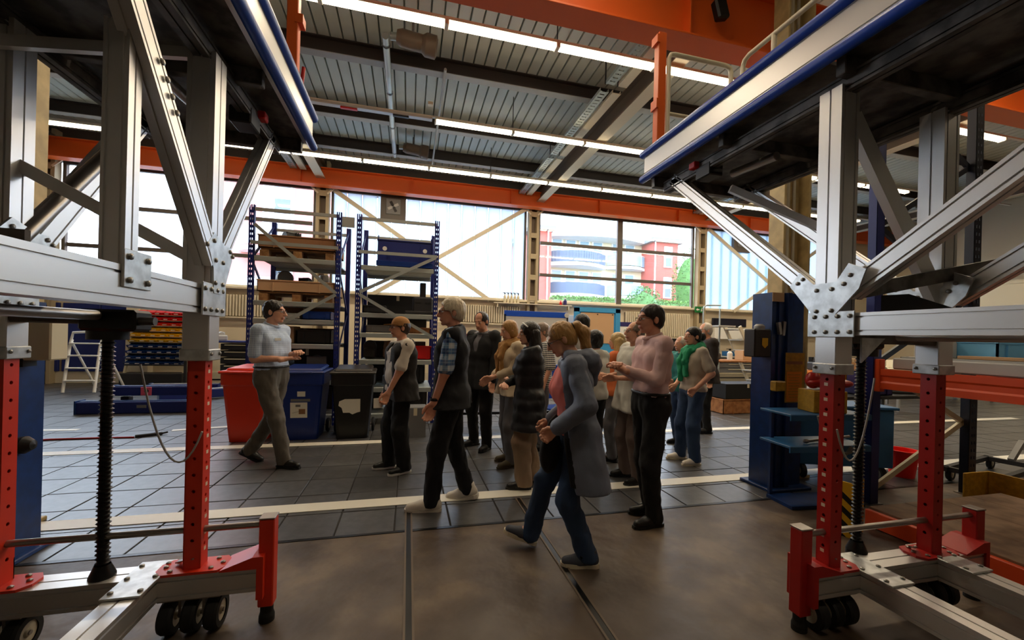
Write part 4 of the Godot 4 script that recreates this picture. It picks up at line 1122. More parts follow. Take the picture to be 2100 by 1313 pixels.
	solo("yellow_guard", MB.new().box(Vector3(0.34, 0.26, 0.02), Vector3(0, 0.13, 0), Basis.IDENTITY, 0.004).box(Vector3(0.02, 0.26, 0.3), Vector3(0.17, 0.13, 0.14)), M.mustard, "worn yellow corner guard at the foot of the navy rack upright", "guard", Vector3(5.42, 0, -2.78))
	# hazard striped corner guard
	var hz := thing("hazard_guard", "yellow and black striped corner guard behind the red post", "guard", Vector3(3.30, 0, -2.38), 0.35)
	for f in 2:
		var b := Basis.IDENTITY if f == 0 else Basis(Vector3.UP, -PI / 2)
		var c := Vector3(0.11, 0, 0) if f == 0 else Vector3(0, 0, -0.09)
		var w := 0.22 if f == 0 else 0.18
		var pl := part("plate", MB.new().box(Vector3(w, 0.42, 0.008), c + Vector3(0, 0.21, 0), b, 0.002), M.yellow, hz)
		for k in 4:
			var y := 0.02 + 0.105 * k
			var poly := PackedVector2Array([Vector2(-w / 2, y + 0.10), Vector2(-w / 2, y + 0.05), Vector2(w / 2, y - 0.10), Vector2(w / 2, y - 0.05)])
			var cut := Geometry2D.intersect_polygons(poly, PackedVector2Array([Vector2(-w / 2, 0), Vector2(w / 2, 0), Vector2(w / 2, 0.42), Vector2(-w / 2, 0.42)]))
			if cut.size(): part("stripe", MB.new().prism(Array(cut[0]), 0.0102, c, b), M.black, pl)

# ------------------------------------------------------------------ lift columns, bins, benches
func wheelie_bin(label: String, x: float, z: float, turn: float, body: Material, lid: Material, sticker: int) -> void:
	var t := thing("wheelie_bin", label, "bin", Vector3(x, 0, z), turn)
	var w := 0.275
	var d := 0.32
	var h := 0.90
	var m := MB.new()
	var rings := []
	for lv in [[0.0, 0.76], [0.06, 0.78], [0.74, 0.97], [0.76, 1.03], [0.86, 1.04], [h, 1.04]]:
		var k: float = lv[1]
		var y: float = lv[0]
		var ring := []
		for c in [[1, 1], [-1, 1], [-1, -1], [1, -1]]:
			for q in 3:
				var a: float = atan2(c[1], c[0]) - PI / 4 + PI / 4 * q
				ring.append(Vector3(c[0] * (w * k - 0.05) + 0.05 * cos(a), y, c[1] * (d * k - 0.05) + 0.05 * sin(a)))
		rings.append(ring)
	for i in rings.size() - 1:
		for k in 12:
			m.quad(rings[i][(k + 1) % 12], rings[i][k], rings[i + 1][k], rings[i + 1][(k + 1) % 12])
	for k in 10: m.tri(rings[0][0], rings[0][k + 1], rings[0][k + 2])
	part("body", m, body, t)
	var l := MB.new()
	l.box(Vector3(0.60, 0.035, 0.70), Vector3(0, h + 0.02, 0.0), Basis.IDENTITY, 0.014)
	l.box(Vector3(0.50, 0.05, 0.56), Vector3(0, h + 0.055, -0.02), Basis(Vector3.RIGHT, 0.05), 0.03)
	var lo := part("lid", l, lid, t)
	part("lid_grip", MB.new().box(Vector3(0.3, 0.022, 0.03), Vector3(0, h + 0.022, 0.36), Basis.IDENTITY, 0.006), lid, lo)
	part("axle", MB.new().tube([Vector3(-0.27, 0.1, -0.24), Vector3(0.27, 0.1, -0.24)], 0.012, 8), M.steel, t)
	for s in [-1, 1]: wheel(t, Vector3(s * 0.26, 0.1, -0.24), 0.1, 0.04)
	part("handle", MB.new().tube([Vector3(-0.22, h - 0.01, -0.36), Vector3(0.22, h - 0.01, -0.36)], 0.014, 8), body, t)
	var F := func(y: float) -> float: return d * (0.78 + (y - 0.06) * 0.279) + 0.0015
	var tilt := Basis(Vector3.RIGHT, 0.085)
	if sticker == 1:
		part("sticker", MB.new().box(Vector3(0.10, 0.07, 0.002), Vector3(0.01, 0.63, F.call(0.63)), tilt, 0.0008), M.paper, t)
		part("sticker", MB.new().box(Vector3(0.24, 0.035, 0.002), Vector3(0.0, 0.545, F.call(0.545)), tilt), M.grey, t)
		var s := part("sticker", MB.new().box(Vector3(0.21, 0.21, 0.002), Vector3(-0.02, 0.41, F.call(0.41)), tilt), M.paper, t)
		part("print", MB.new().box(Vector3(0.08, 0.07, 0.001), Vector3(0.02, 0.39, F.call(0.39) + 0.0012), tilt), M.carton, s)
		part("print", MB.new().seg(Vector3(-0.10, 0.37, F.call(0.37) + 0.0012), Vector3(0.0, 0.40, F.call(0.40) + 0.0012), 0.008, 0.002), M.darkgrey, s)
		part("print", MB.new().box(Vector3(0.06, 0.03, 0.001), Vector3(-0.03, 0.47, F.call(0.47) + 0.0012), tilt), M.grey, s)
	elif sticker == 2:
		part("sticker", MB.new().prism([Vector2(-0.1, -0.1), Vector2(-0.02, -0.1), Vector2(0.02, -0.125), Vector2(0.08, -0.1), Vector2(0.12, -0.09), Vector2(0.12, 0.09), Vector2(-0.08, 0.09), Vector2(-0.15, 0.06), Vector2(-0.16, 0.0), Vector2(-0.12, -0.03)], 0.002, Vector3(-0.02, 0.47, F.call(0.47)), tilt), M.paper, t)
	else:
		part("white_label", MB.new().box(Vector3(0.002, 0.26, 0.05), Vector3(w * (0.78 + 0.56 * 0.279) + 0.002, 0.62, 0.2)), M.white, t)

func lift_column(label: String, x: float, z: float, w: float, h: float, turn := 0.0) -> Node3D:
	var t := thing("lift_column", label, "vehicle lift", Vector3(x, 0, z), turn)
	part("mast", MB.new().prism([Vector2(-w / 2, 0.12), Vector2(-w * 0.12, 0.12), Vector2(-w * 0.10, 0.15), Vector2(w * 0.02, 0.15), Vector2(w * 0.05, 0.10), Vector2(w / 2, 0.10), Vector2(w / 2, -0.12), Vector2(-w / 2, -0.12)], h, Vector3(0, h / 2, 0), Basis(Vector3.RIGHT, Vector3(0, 0, 1), Vector3(0, -1, 0))), M.liftblue, t)
	part("guide_rail", MB.new().box(Vector3(0.03, h * 0.95, 0.02), Vector3(-w * 0.3, h * 0.48, 0.128)), M.liftblue, t)
	part("foot_channel", MB.new().box(Vector3(w + 0.08, 0.03, 0.4), Vector3(0, 0.015, 0.0), Basis.IDENTITY, 0.006), M.liftblue, t)
	return t

func wall_radiator(label: String, x: float, w: float, y0: float, y1: float) -> void:
	var t := thing("radiator", label, "radiator", Vector3(x, y0, WALL_Z + 0.09))
	var n := int(w / 0.075)
	var rib := MB.new().box(Vector3(0.05, y1 - y0, 0.10), Vector3(0, (y1 - y0) / 2, 0), Basis.IDENTITY, 0.015).mesh()
	for k in n: part("rib", rib, M.cream_pale, t, Vector3(-w / 2 + w / n * (k + 0.5), 0, 0))
	part("pipe", MB.new().tube([Vector3(-w / 2 - 0.3, -0.04, 0.03), Vector3(w / 2 + 0.3, -0.04, 0.03)], 0.025, 8), M.cream_pale, t)
	part("back_plate", MB.new().box(Vector3(w, y1 - y0 - 0.04, 0.01), Vector3(0, (y1 - y0) / 2, -0.06)), M.girder, t)

func work_bench(label: String, at: Vector3, w: float, d: float, h: float, top: Material, legs: Material, drawers := 0, turn := 0.0) -> Node3D:
	var t := thing("work_bench", label, "bench", at, turn)
	part("bench_top", MB.new().box(Vector3(w, 0.045, d), Vector3(0, h - 0.022, 0), Basis.IDENTITY, 0.006), top, t)
	for sx in [-1, 1]:
		for sz in [-1, 1]: part("leg", MB.new().box(Vector3(0.05, h - 0.045, 0.05), Vector3(sx * (w / 2 - 0.05), (h - 0.045) / 2, sz * (d / 2 - 0.05))), legs, t)
	part("rail", MB.new().box(Vector3(w - 0.1, 0.04, 0.03), Vector3(0, 0.2, -d / 2 + 0.06)), legs, t)
	for k in drawers:
		var dr := part("drawer", MB.new().box(Vector3(w * 0.42, 0.15, d * 0.8), Vector3(w * 0.22, h - 0.14 - 0.17 * k, 0.02), Basis.IDENTITY, 0.006), legs, t)
		part("handle", MB.new().box(Vector3(w * 0.3, 0.018, 0.02), Vector3(w * 0.22, h - 0.10 - 0.17 * k, d * 0.42 + 0.02)), M.ivory, dr)
	return t

func build_objects() -> void:
	# blue lift columns in front of the cream ones
	var l := lift_column("dark blue lift column with a round decal at the left edge", -2.59, -3.27, 0.52, 1.62)
	part("decal", MB.new().lathe([Vector2(0, 0.002), Vector2(0.11, 0.002)], Vector3(0.09, 1.37, 0.152), Basis(Vector3.RIGHT, Vector3.BACK, Vector3.DOWN), 24), M.ivory, l)
	part("decal", MB.new().prism([Vector2(-0.105, 0.02), Vector2(0.105, 0.02), Vector2(0.09, 0.065), Vector2(0.05, 0.1), Vector2(-0.05, 0.1), Vector2(-0.09, 0.065)], 0.002, Vector3(0.09, 1.37, 0.156)), M.signorange, l)
	part("control_box", MB.new().box(Vector3(0.16, 0.30, 0.14), Vector3(0.35, 1.40, 0.02), Basis.IDENTITY, 0.008), M.ivory, l)
	part("bracket", MB.new().box(Vector3(0.06, 0.34, 0.1), Vector3(0.265, 1.38, 0.04)), M.black, l)
	part("knob", MB.new().lathe([Vector2(0, 0), Vector2(0.05, 0.01), Vector2(0.055, 0.05), Vector2(0.03, 0.09), Vector2(0, 0.1)], Vector3(0.24, 0.72, 0.05), Basis(Vector3.FORWARD, PI / 2), 14), M.black, l)
	part("cable", MB.new().tube(arc_points(Vector3(-0.12, 1.2, 0.16), Vector3(0.02, 1.3, 0.16), 0.3), 0.007, 8), M.black, l)
	var r := lift_column("blue lift column with an orange notice before the cream column", 3.72, -3.46, 0.42, 1.98)
	var nt := part("notice", MB.new().box(Vector3(0.24, 0.50, 0.004), Vector3(0.05, 1.13, 0.156), Basis.IDENTITY, 0.001), M.mustard, r)
	part("notice_sheet", MB.new().box(Vector3(0.19, 0.30, 0.003), Vector3(0.04, 1.04, 0.160)), M.signorange, nt)
	for k in 9: part("printed_line", MB.new().box(Vector3(0.15 - 0.02 * (k % 3), 0.006, 0.001), Vector3(0.035, 1.16 - 0.028 * k, 0.1622)), M.mustard, nt)
	part("printed_line", MB.new().box(Vector3(0.2, 0.03, 0.001), Vector3(0.04, 1.28, 0.1592)), M.carton, nt)
	part("wood_tag", MB.new().box(Vector3(0.14, 0.09, 0.01), Vector3(-0.17, 1.93, 0.15), Basis.IDENTITY, 0.002), M.kraft, r)
	var cb := part("control_box", MB.new().box(Vector3(0.2, 0.28, 0.14), Vector3(-0.32, 1.47, 0.06), Basis.IDENTITY, 0.01), M.lidbrown, r)
	part("badge", MB.new().prism([Vector2(-0.035, 0.05), Vector2(0.035, 0.05), Vector2(0.035, -0.02), Vector2(0, -0.05), Vector2(-0.035, -0.02)], 0.004, Vector3(-0.30, 1.47, 0.132)), M.yellow, cb)
	part("lamp_cap", MB.new().lathe([Vector2(0.05, 0), Vector2(0.05, 0.03), Vector2(0.03, 0.05), Vector2(0, 0.05)], Vector3(-0.30, 1.61, 0.06)), M.lightgrey, cb)
	part("lever_set", MB.new().box(Vector3(0.03, 0.12, 0.03), Vector3(-0.15, 1.62, 0.15), Basis(Vector3.BACK, 0.2)).box(Vector3(0.03, 0.14, 0.03), Vector3(-0.10, 1.62, 0.15), Basis(Vector3.BACK, -0.1)), M.steel, r)
	part("valve", MB.new().box(Vector3(0.12, 0.10, 0.08), Vector3(-0.17, 1.05, 0.17), Basis.IDENTITY, 0.01), M.mustard, r)
	# bins
	wheelie_bin("red wheelie bin beside the presenter", -2.03, -6.32, -0.1, M.binred, M.binred, 0)
	wheelie_bin("blue wheelie bin with picture sticker", -1.39, -6.34, 0.0, M.binblue, M.binblue, 1)
	wheelie_bin("black wheelie bin with brown lid and torn paper label", -0.74, -6.30, 0.05, M.binblack, M.lidbrown, 2)
	carton("dark carton on the floor behind the white-haired man", Vector3(0.12, 0, -6.15), Vector3(0.3, 0.42, 0.3), M.grey)
	# left background: wall panels, ladder, pick racks, lift arms on the floor
	for k in 3:
		var px: float = [-9.0, -8.15, -7.35][k]
		solo("wall_panel", MB.new().box(Vector3(0.78, 1.75, 0.06), Vector3(0, 0.88, 0), Basis.IDENTITY, 0.01), M.panelblue, ["dark blue wall panel behind the ladder, left one", "dark blue wall panel behind the ladder, middle one", "dark blue wall panel behind the ladder, right one"][k], "panel", Vector3(px, 0.3, WALL_Z + 0.06), 0.0, "blue wall panels")
	structure("baseboard_back", MB.new().box(Vector3(29, 0.3, 0.05), Vector3(3, 0.15, WALL_Z + 0.025)), M.cream_pale)
	solo("wall_pillar", MB.new().box(Vector3(0.5, 2.4, 0.25), Vector3(0, 1.2, 0), Basis.IDENTITY, 0.01).box(Vector3(0.54, 0.2, 0.29), Vector3(0, 0.1, 0), Basis.IDENTITY, 0.01), M.cream_pale, "pale pillar left of the coloured pick bins", "pillar", Vector3(-6.85, 0, WALL_Z + 0.14))
	var ld := thing("step_ladder", "white aluminium step ladder by the blue wall panels", "ladder", Vector3(-6.75, 0, -11.2))
	for s in [-1, 1]:
		part("stile", MB.new().tube([Vector3(s * 0.28 - 0.18, 0.02, 0.25), Vector3(s * 0.28 - 0.3, 1.02, -0.1), Vector3(s * 0.28 - 0.3, 1.16, -0.16)], 0.03, 10), M.white, ld)
		part("rear_leg", MB.new().tube([Vector3(s * 0.28 - 0.1, 0.02, -0.6), Vector3(s * 0.28 - 0.3, 1.1, -0.16)], 0.025, 10), M.white, ld)
	for k in 4:
		part("tread", MB.new().box(Vector3(0.56, 0.03, 0.12), Vector3(-0.2 - 0.03 * k, 0.27 + 0.27 * k, 0.17 - 0.09 * k), Basis.IDENTITY, 0.008), M.white, ld)
	part("hand_loop", MB.new().tube([Vector3(-0.58, 1.1, -0.12), Vector3(-0.56, 1.32, -0.16), Vector3(-0.1, 1.36, -0.18), Vector3(0.02, 1.28, -0.16), Vector3(0.0, 1.0, -0.1)], 0.028, 10), M.white, ld)
	var pr := thing("bin_rack", "sloping rack of red, yellow and blue pick bins", "bin rack", Vector3(-6.1, 0, -12.2))
	for s in [-1, 1]: part("side_frame", MB.new().seg(Vector3(s * 0.62, 0.0, 0.25), Vector3(s * 0.62, 2.0, -0.35), 0.04, 0.06), M.ivory, pr)
	for row in 10:
		var y := 0.56 + 0.138 * row
		var zz := 0.14 - 0.04 * row
		part("row_rail", MB.new().box(Vector3(1.24, 0.02, 0.04), Vector3(0, y - 0.02, zz)), M.darkgrey, pr)
		for k in 6:
			var pbn := part("pick_bin", MB.new().prism([Vector2(-0.13, 0), Vector2(0.08, 0), Vector2(0.14, 0.06), Vector2(0.10, 0.065), Vector2(0.07, 0.04), Vector2(-0.10, 0.12), Vector2(-0.13, 0.12)], 0.185, Vector3(-0.51 + 0.205 * k, y, zz), Basis(Vector3(0, 0, 1), Vector3.UP, Vector3(-1, 0, 0))), M.liftblue if row < 4 else (M.yellow if row < 7 else M.brightred), pr)
			part("label_card", MB.new().box(Vector3(0.09, 0.03, 0.002), Vector3(-0.51 + 0.205 * k, y + 0.035, zz + 0.122), Basis(Vector3.RIGHT, -0.6)), M.white, pbn)
	part("base_board", MB.new().box(Vector3(1.3, 0.3, 0.4), Vector3(0, 0.2, 0.1), Basis.IDENTITY, 0.01), M.darkgrey, pr)
	# steel lift arms lying on the floor
	var arms := [[Vector3(-4.4, 0.10, -8.45), 1.85, 0.2, 0.0, "long dark blue steel lift arm lying nearest on the floor"], [Vector3(-4.35, 0.34, -8.75), 1.3, 0.16, 0.02, "shorter dark blue lift arm with a pink bracket, lying on the long one"], [Vector3(-3.75, 0.12, -10.2), 2.4, 0.18, 0.62, "dark blue lift arm lying at an angle behind the others"], [Vector3(-4.9, 0.12, -10.9), 1.3, 0.18, 0.1, "short blue lift arm lying at the back"]]
	for k in 4:
		var a: Array = arms[k]
		var t := thing("lift_arm", a[4], "steel arm", Vector3(a[0].x, a[0].y - a[2] / 2 + 0.0, a[0].z), a[3], "lift arms on the floor")
		part("arm_beam", MB.new().box(Vector3(a[1], a[2], a[2]), Vector3(0, a[2] / 2, 0), Basis.IDENTITY, 0.012), M.panelblue, t)
		part("top_edge", MB.new().box(Vector3(a[1] * 0.98, 0.012, a[2] * 0.5), Vector3(0, a[2] + 0.006, 0)), M.lightgrey if k > 1 else M.liftblue, t)
		part("end_plate", MB.new().box(Vector3(0.02, a[2] + 0.03, a[2] + 0.03), Vector3(-a[1] / 2, a[2] / 2 + 0.008, 0)), M.liftblue, t)
		if k == 1:
			part("pink_bracket", MB.new().box(Vector3(0.16, 0.15, 0.02), Vector3(-0.15, 0.08, 0.09), Basis.IDENTITY, 0.006), M.pinkpaint, t)
			part("hole_shade_disc", MB.new().lathe([Vector2(0, 0.002), Vector2(0.035, 0.002)], Vector3(-0.14, 0.085, 0.1), Basis(Vector3.RIGHT, Vector3.BACK, Vector3.DOWN), 14), M.black, t)  # flat black disc paints the shade inside a pin hole
		if k == 0:
			part("rating_plate", MB.new().box(Vector3(0.14, 0.05, 0.003), Vector3(0.0, 0.12, 0.102)), M.grey, t)
			pass
	for k in 2: solo("support_block", MB.new().box(Vector3(0.12, 0.24, 0.14), Vector3(0, 0.12, 0), Basis.IDENTITY, 0.01), M.darkgrey, ["dark block under the left end of the short lift arm", "dark block under the right end of the short lift arm"][k], "block", Vector3(-4.85 + 1.0 * k, 0.0, -8.78))
	solo("air_hose", MB.new().tube([Vector3(-4.9, 0.012, -6.4), Vector3(-4.4, 0.012, -6.52), Vector3(-3.9, 0.012, -6.52), Vector3(-3.5, 0.012, -6.5)], 0.012, 8), M.darkred, "thin red air hose lying on the tiles at the left", "hose")
	solo("steel_pry_bar", MB.new().tube([Vector3(-0.12, 0.02, 0.06), Vector3(0.12, 0.02, -0.08)], 0.02, 8).tube([Vector3(0.12, 0.02, -0.08), Vector3(0.17, 0.03, -0.11)], 0.013, 8), M.darkgrey, "short dark bar at the end of the red hose", "bar", Vector3(-3.38, 0, -6.58))
	# drawer bench and radiators along the window wall
	wall_radiator("cream ribbed radiator left of the storage racks", -4.6, 1.5, 1.85, 2.45)
	wall_radiator("cream ribbed radiator behind the man in the dark jacket", 2.3, 2.4, 1.90, 2.45)
	wall_radiator("cream ribbed radiator behind the man in the pink shirt", 8.6, 2.6, 1.60, 2.45)
	wall_radiator("cream ribbed radiator at the far right of the wall", 14.6, 2.6, 1.85, 2.45)
	work_bench("dark work bench with cream drawer handles left of the racks", Vector3(-4.4, 0, -11.6), 1.5, 0.7, 1.2, M.panelblue, M.darkgrey, 4)
	machine_part("small grey vice on the drawer bench", Vector3(-4.5, 1.2, -11.6), Vector3(0.3, 0.22, 0.24), M.lightgrey, 21)
	# boards and benches in the middle
	var wb := thing("display_board", "grey display board with a blue top edge behind the visitors", "board", Vector3(3.53, 0, -11.2))
	part("panel", MB.new().box(Vector3(1.85, 1.5, 0.03), Vector3(0, 1.35, 0), Basis.IDENTITY, 0.004), M.lightgrey, wb)
	part("top_edge", MB.new().box(Vector3(1.9, 0.16, 0.05), Vector3(0, 2.13, 0), Basis.IDENTITY, 0.006), M.railblue, wb)
	part("round_knob", MB.new().lathe([Vector2(0, 0), Vector2(0.07, 0.0), Vector2(0.07, 0.03), Vector2(0, 0.035)], Vector3(0.9, 2.13, 0.03), Basis(Vector3.RIGHT, Vector3.BACK, Vector3.DOWN), 16), M.lightgrey, wb)
	for s in [-1, 1]: part("stand", MB.new().box(Vector3(0.05, 2.1, 0.05), Vector3(s * 0.93, 1.05, 0)).box(Vector3(0.05, 0.04, 0.6), Vector3(s * 0.93, 0.02, 0)), M.darkgrey, wb)
	var pb := thing("pin_board", "pin board with brown paper in a light blue frame", "board", Vector3(5.56, 0, -11.5))
	part("frame", MB.new().box(Vector3(0.16, 2.2, 0.06), Vector3(-0.68, 1.3, 0)).box(Vector3(0.16, 2.2, 0.06), Vector3(0.68, 1.3, 0)).box(Vector3(1.52, 0.14, 0.06), Vector3(0, 2.35, 0)).box(Vector3(1.52, 0.3, 0.06), Vector3(0, 0.4, 0)), M.cyanframe, pb)
	part("panel", MB.new().box(Vector3(1.3, 1.9, 0.02), Vector3(0, 1.4, -0.01)), M.cyanframe, pb)
	part("paper", MB.new().box(Vector3(1.1, 0.92, 0.004), Vector3(0, 1.80, 0.012)), M.kraft, pb)
	for q in [[-0.5, 2.22], [0.0, 2.22], [0.5, 2.22]]: part("pin", MB.new().ball(Vector3(q[0], q[1], 0.02), Vector3.ONE * 0.02, Basis.IDENTITY, 8, 5), M.black, pb)
	part("foot", MB.new().box(Vector3(0.06, 0.25, 0.5), Vector3(-0.66, 0.125, 0)).box(Vector3(0.06, 0.25, 0.5), Vector3(0.66, 0.125, 0)), M.darkgrey, pb)
	solo("grey_cabinet", MB.new().box(Vector3(0.5, 2.2, 0.4), Vector3(0, 1.1, 0), Basis.IDENTITY, 0.01).box(Vector3(0.44, 0.9, 0.02), Vector3(0, 1.7, 0.2)), M.lightgrey, "pale grey cabinet between the two boards", "cabinet", Vector3(4.93, 0, -12.3))
	for k in 5: bottle("spray bottle with black trigger, %s of five on the narrow shelf" % ["leftmost", "second", "third", "fourth", "rightmost"][k], Vector3(2.95 + 0.11 * k, SILL - 0.064, -12.78), 0.045, 0.32, M.ivory, M.black, "spray bottles on the sill")
	solo("bottle_shelf", MB.new().box(Vector3(2.6, 0.03, 0.2)).box(Vector3(0.03, 0.14, 0.16), Vector3(-1.2, -0.07, 0)).box(Vector3(0.03, 0.14, 0.16), Vector3(1.2, -0.07, 0)), M.cream_pale, "narrow cream shelf below the window sill", "shelf", Vector3(3.9, SILL - 0.08, -12.76))
	bottle("violet bottle on the narrow shelf", Vector3(5.0, SILL - 0.064, -12.78), 0.06, 0.24, M.violet, M.white)
	bottle("small red bottle beside the violet one", Vector3(4.85, SILL - 0.064, -12.78), 0.04, 0.15, M.brightred, M.red)
	work_bench("long grey work bench under the radiator", Vector3(2.2, 0, -12.15), 2.6, 0.8, 1.05, M.darkgrey, M.grey, 2)
	for k in 3: crate(["red tray, lowest of the stack behind the man in the dark jacket", "red tray, middle of the stack behind the man in the dark jacket", "red tray, topmost of the stack behind the man in the dark jacket"][k], Vector3(1.9, 1.055 + 0.16 * k, -12.1), Vector3(0.8, 0.15, 0.4), M.darkred)
	crate("brown tray standing on the long bench", Vector3(2.9, 1.055, -12.1), Vector3(0.6, 0.3, 0.4), M.kraft)
	# low tables between the visitors
	for k in 2:
		var tx: float = [1.2, 2.55][k]
		var tb := work_bench(["white topped table behind the visitors, left one", "white topped table behind the visitors, right one"][k], Vector3(tx, 0, -6.35), 1.25, 0.75, 0.74, M.white, M.black, 0)
		crate(["black tool tray on the left white table", "black tool tray on the right white table"][k], Vector3(tx - 0.2, 0.74, -6.3), Vector3(0.5, 0.1, 0.35), M.black)
		papers(["loose papers on the left white table", "loose papers on the right white table"][k], Vector3(tx + 0.35, 0.74, -6.25), 4, k + 3)
	var ch := thing("blue_chair", "bright blue chair back behind the woman with the ponytail", "chair", Vector3(2.14, 0, -5.60), 0.3)
	part("backrest", MB.new().box(Vector3(0.44, 0.5, 0.03), Vector3(0, 0.82, -0.2), Basis(Vector3.RIGHT, -0.12), 0.012), M.railblue, ch)
	part("seat", MB.new().box(Vector3(0.44, 0.04, 0.42), Vector3(0, 0.46, 0.02), Basis.IDENTITY, 0.012), M.railblue, ch)
	for sx in [-1, 1]:
		for sz in [-1, 1]: part("leg", MB.new().tube([Vector3(sx * 0.19, 0, sz * 0.18), Vector3(sx * 0.18, 0.45, sz * 0.16)], 0.012, 8), M.steel, ch)
	# benches at the right back
	work_bench("long cluttered work bench behind the old man", Vector3(8.2, 0, -9.6), 3.6, 0.9, 0.98, M.ply, M.darkgrey, 0)
	work_bench("second cluttered work bench under the right window", Vector3(10.0, 0, -11.95), 5.8, 0.9, 1.0, M.lightgrey, M.grey, 3)
	work_bench("work bench behind the blue lift column", Vector3(9.6, 0, -7.2), 2.4, 0.8, 0.9, M.kraft, M.lightgrey, 2)
	work_bench("long assembly bench at the far right", Vector3(13.8, 0, -8.2), 4.0, 0.9, 0.9, M.ivory, M.grey, 3)
	var rng := RandomNumberGenerator.new()
	rng.seed = 77
	var spots := [[8.2, 0.98, -9.6, 3.3, 0.7], [11.2, 1.0, -11.75, 3.2, 0.6], [9.6, 0.9, -7.2, 2.2, 0.6], [13.8, 0.9, -8.2, 3.8, 0.7]]
	var bn := ["the bench behind the old man", "the bench under the right window", "the bench behind the lift column", "the assembly bench at the far right"]
	for b in 4:
		var s: Array = spots[b]
		var nn: int = [7, 5, 5, 7][b]
		for k in nn:
			var px: float = s[0] - s[3] / 2 + s[3] * (k + 0.5) / nn
			var at := Vector3(px, s[1] + 0.004, s[2] + rng.randf_range(-0.12, 0.12))
			var place: String = ["leftmost", "second from the left", "third from the left", "in the middle", "third from the right", "second from the right", "rightmost"][k]
			match (k * 3 + b) % 7:
				0: crate("%s tray on %s, %s" % ["white", bn[b], place], at, Vector3(0.36, 0.14, 0.3), M.white)
				1: carton("%s carton on %s, %s" % ["brown", bn[b], place], at, Vector3(0.34, 0.26, 0.3), M.kraft)
				2: machine_part("dark machine part on %s, %s" % [bn[b], place], at, Vector3(0.36, 0.3, 0.3), M.darkgrey, k + b)
				3: papers("papers on %s, %s" % [bn[b], place], at, 5, k + b)
				4: crate("blue tray on %s, %s" % [bn[b], place], at, Vector3(0.34, 0.16, 0.3), M.trolleyblue)
				5: bottle("white bottle on %s, %s" % [bn[b], place], at, 0.07, 0.3, M.white, M.black)
				6: carton("pale carton on %s, %s" % [bn[b], place], at, Vector3(0.4, 0.2, 0.3), M.ivory)
	crate("shallow wooden crate under the bench behind the old man", Vector3(6.85, 0.0, -7.3), Vector3(1.2, 0.3, 0.5), M.ply)
	carton("black case stacked on the shallow wooden crate", Vector3(6.85, 0.31, -7.3), Vector3(1.1, 0.3, 0.5), M.black)
	carton("tall brown carton at the right end of the window bench", Vector3(13.35, 0.0, -11.9), Vector3(0.6, 1.5, 0.5), M.carton)
	# rolling platform ladder
	var pl := thing("platform_ladder", "rolling steel platform ladder beside the right window", "ladder", Vector3(9.45, 0, -10.5))
	for s in [-1, 1]:
		part("rail_post", MB.new().tube([Vector3(s * 0.3 - 0.3, 0, -0.4), Vector3(s * 0.3 - 0.3, 2.5, -0.4)], 0.025, 8), M.galv, pl)
		part("stringer", MB.new().seg(Vector3(1.15, 0.05, s * 0.3), Vector3(0.1, 1.95, s * 0.3), 0.05, 0.09), M.cream_pale, pl)
	part("hand_rail", MB.new().tube([Vector3(-0.6, 2.45, -0.4), Vector3(-0.58, 2.56, -0.4), Vector3(-0.5, 2.6, -0.4), Vector3(0.02, 2.62, -0.4)], 0.025, 8), M.galv, pl)
	for k in 6: part("tread", MB.new().box(Vector3(0.2, 0.03, 0.56), Vector3(1.0 - 0.17 * k, 0.3 + 0.31 * k, 0), Basis.IDENTITY, 0.006), M.lightgrey, pl)
	part("platform", MB.new().box(Vector3(0.6, 0.04, 0.6), Vector3(-0.25, 1.95, -0.1)), M.lightgrey, pl)
	# wall board, exit sign, black console
	var ex := thing("exit_sign", "green emergency exit sign on the window post", "sign", Vector3(10.15, 2.62, WALL_Z + 0.26))
	part("panel", MB.new().box(Vector3(0.36, 0.22, 0.03), Vector3.ZERO, Basis.IDENTITY, 0.004), M.green, ex)
	part("arrow", MB.new().prism([Vector2(-0.14, 0), Vector2(-0.08, 0.05), Vector2(-0.08, 0.02), Vector2(0.0, 0.02), Vector2(0.0, -0.02), Vector2(-0.08, -0.02), Vector2(-0.08, -0.05)], 0.004, Vector3(0, 0, 0.017)), M.white, ex)
	part("figure", MB.new().box(Vector3(0.03, 0.08, 0.004), Vector3(0.09, 0, 0.017), Basis(Vector3.BACK, -0.4)).ball(Vector3(0.11, 0.06, 0.017), Vector3(0.018, 0.018, 0.004), Basis.IDENTITY, 10, 6).box(Vector3(0.07, 0.015, 0.004), Vector3(0.09, -0.05, 0.017), Basis(Vector3.BACK, 0.6)), M.white, ex)
	var co := thing("console_panel", "black console panel with a red and a white badge", "panel", Vector3(8.35, 1.0, -12.2))
	part("panel", MB.new().box(Vector3(2.4, 0.55, 0.12), Vector3(0, 0.28, 0), Basis.IDENTITY, 0.01), M.black, co)
	part("badge", MB.new().box(Vector3(0.24, 0.15, 0.01), Vector3(-0.7, 0.38, 0.065), Basis.IDENTITY, 0.004), M.brightred, co)
	part("badge", MB.new().box(Vector3(0.24, 0.15, 0.01), Vector3(-0.1, 0.38, 0.065), Basis.IDENTITY, 0.004), M.white, co)
	var fc := thing("flip_chart", "white flip chart beside the console panel", "flip chart", Vector3(6.74, 0, -11.9))
	part("paper", MB.new().box(Vector3(0.42, 0.9, 0.02), Vector3(0, 1.45, 0.03)), M.paper, fc)
	part("top_clip", MB.new().box(Vector3(0.46, 0.14, 0.05), Vector3(0, 1.96, 0.02)), M.violet, fc)
	part("easel", MB.new().box(Vector3(0.04, 1.95, 0.03), Vector3(-0.15, 0.975, 0)).box(Vector3(0.04, 1.95, 0.03), Vector3(0.15, 0.975, 0)).box(Vector3(0.34, 0.04, 0.03), Vector3(0, 0.9, 0)), M.grey, fc)
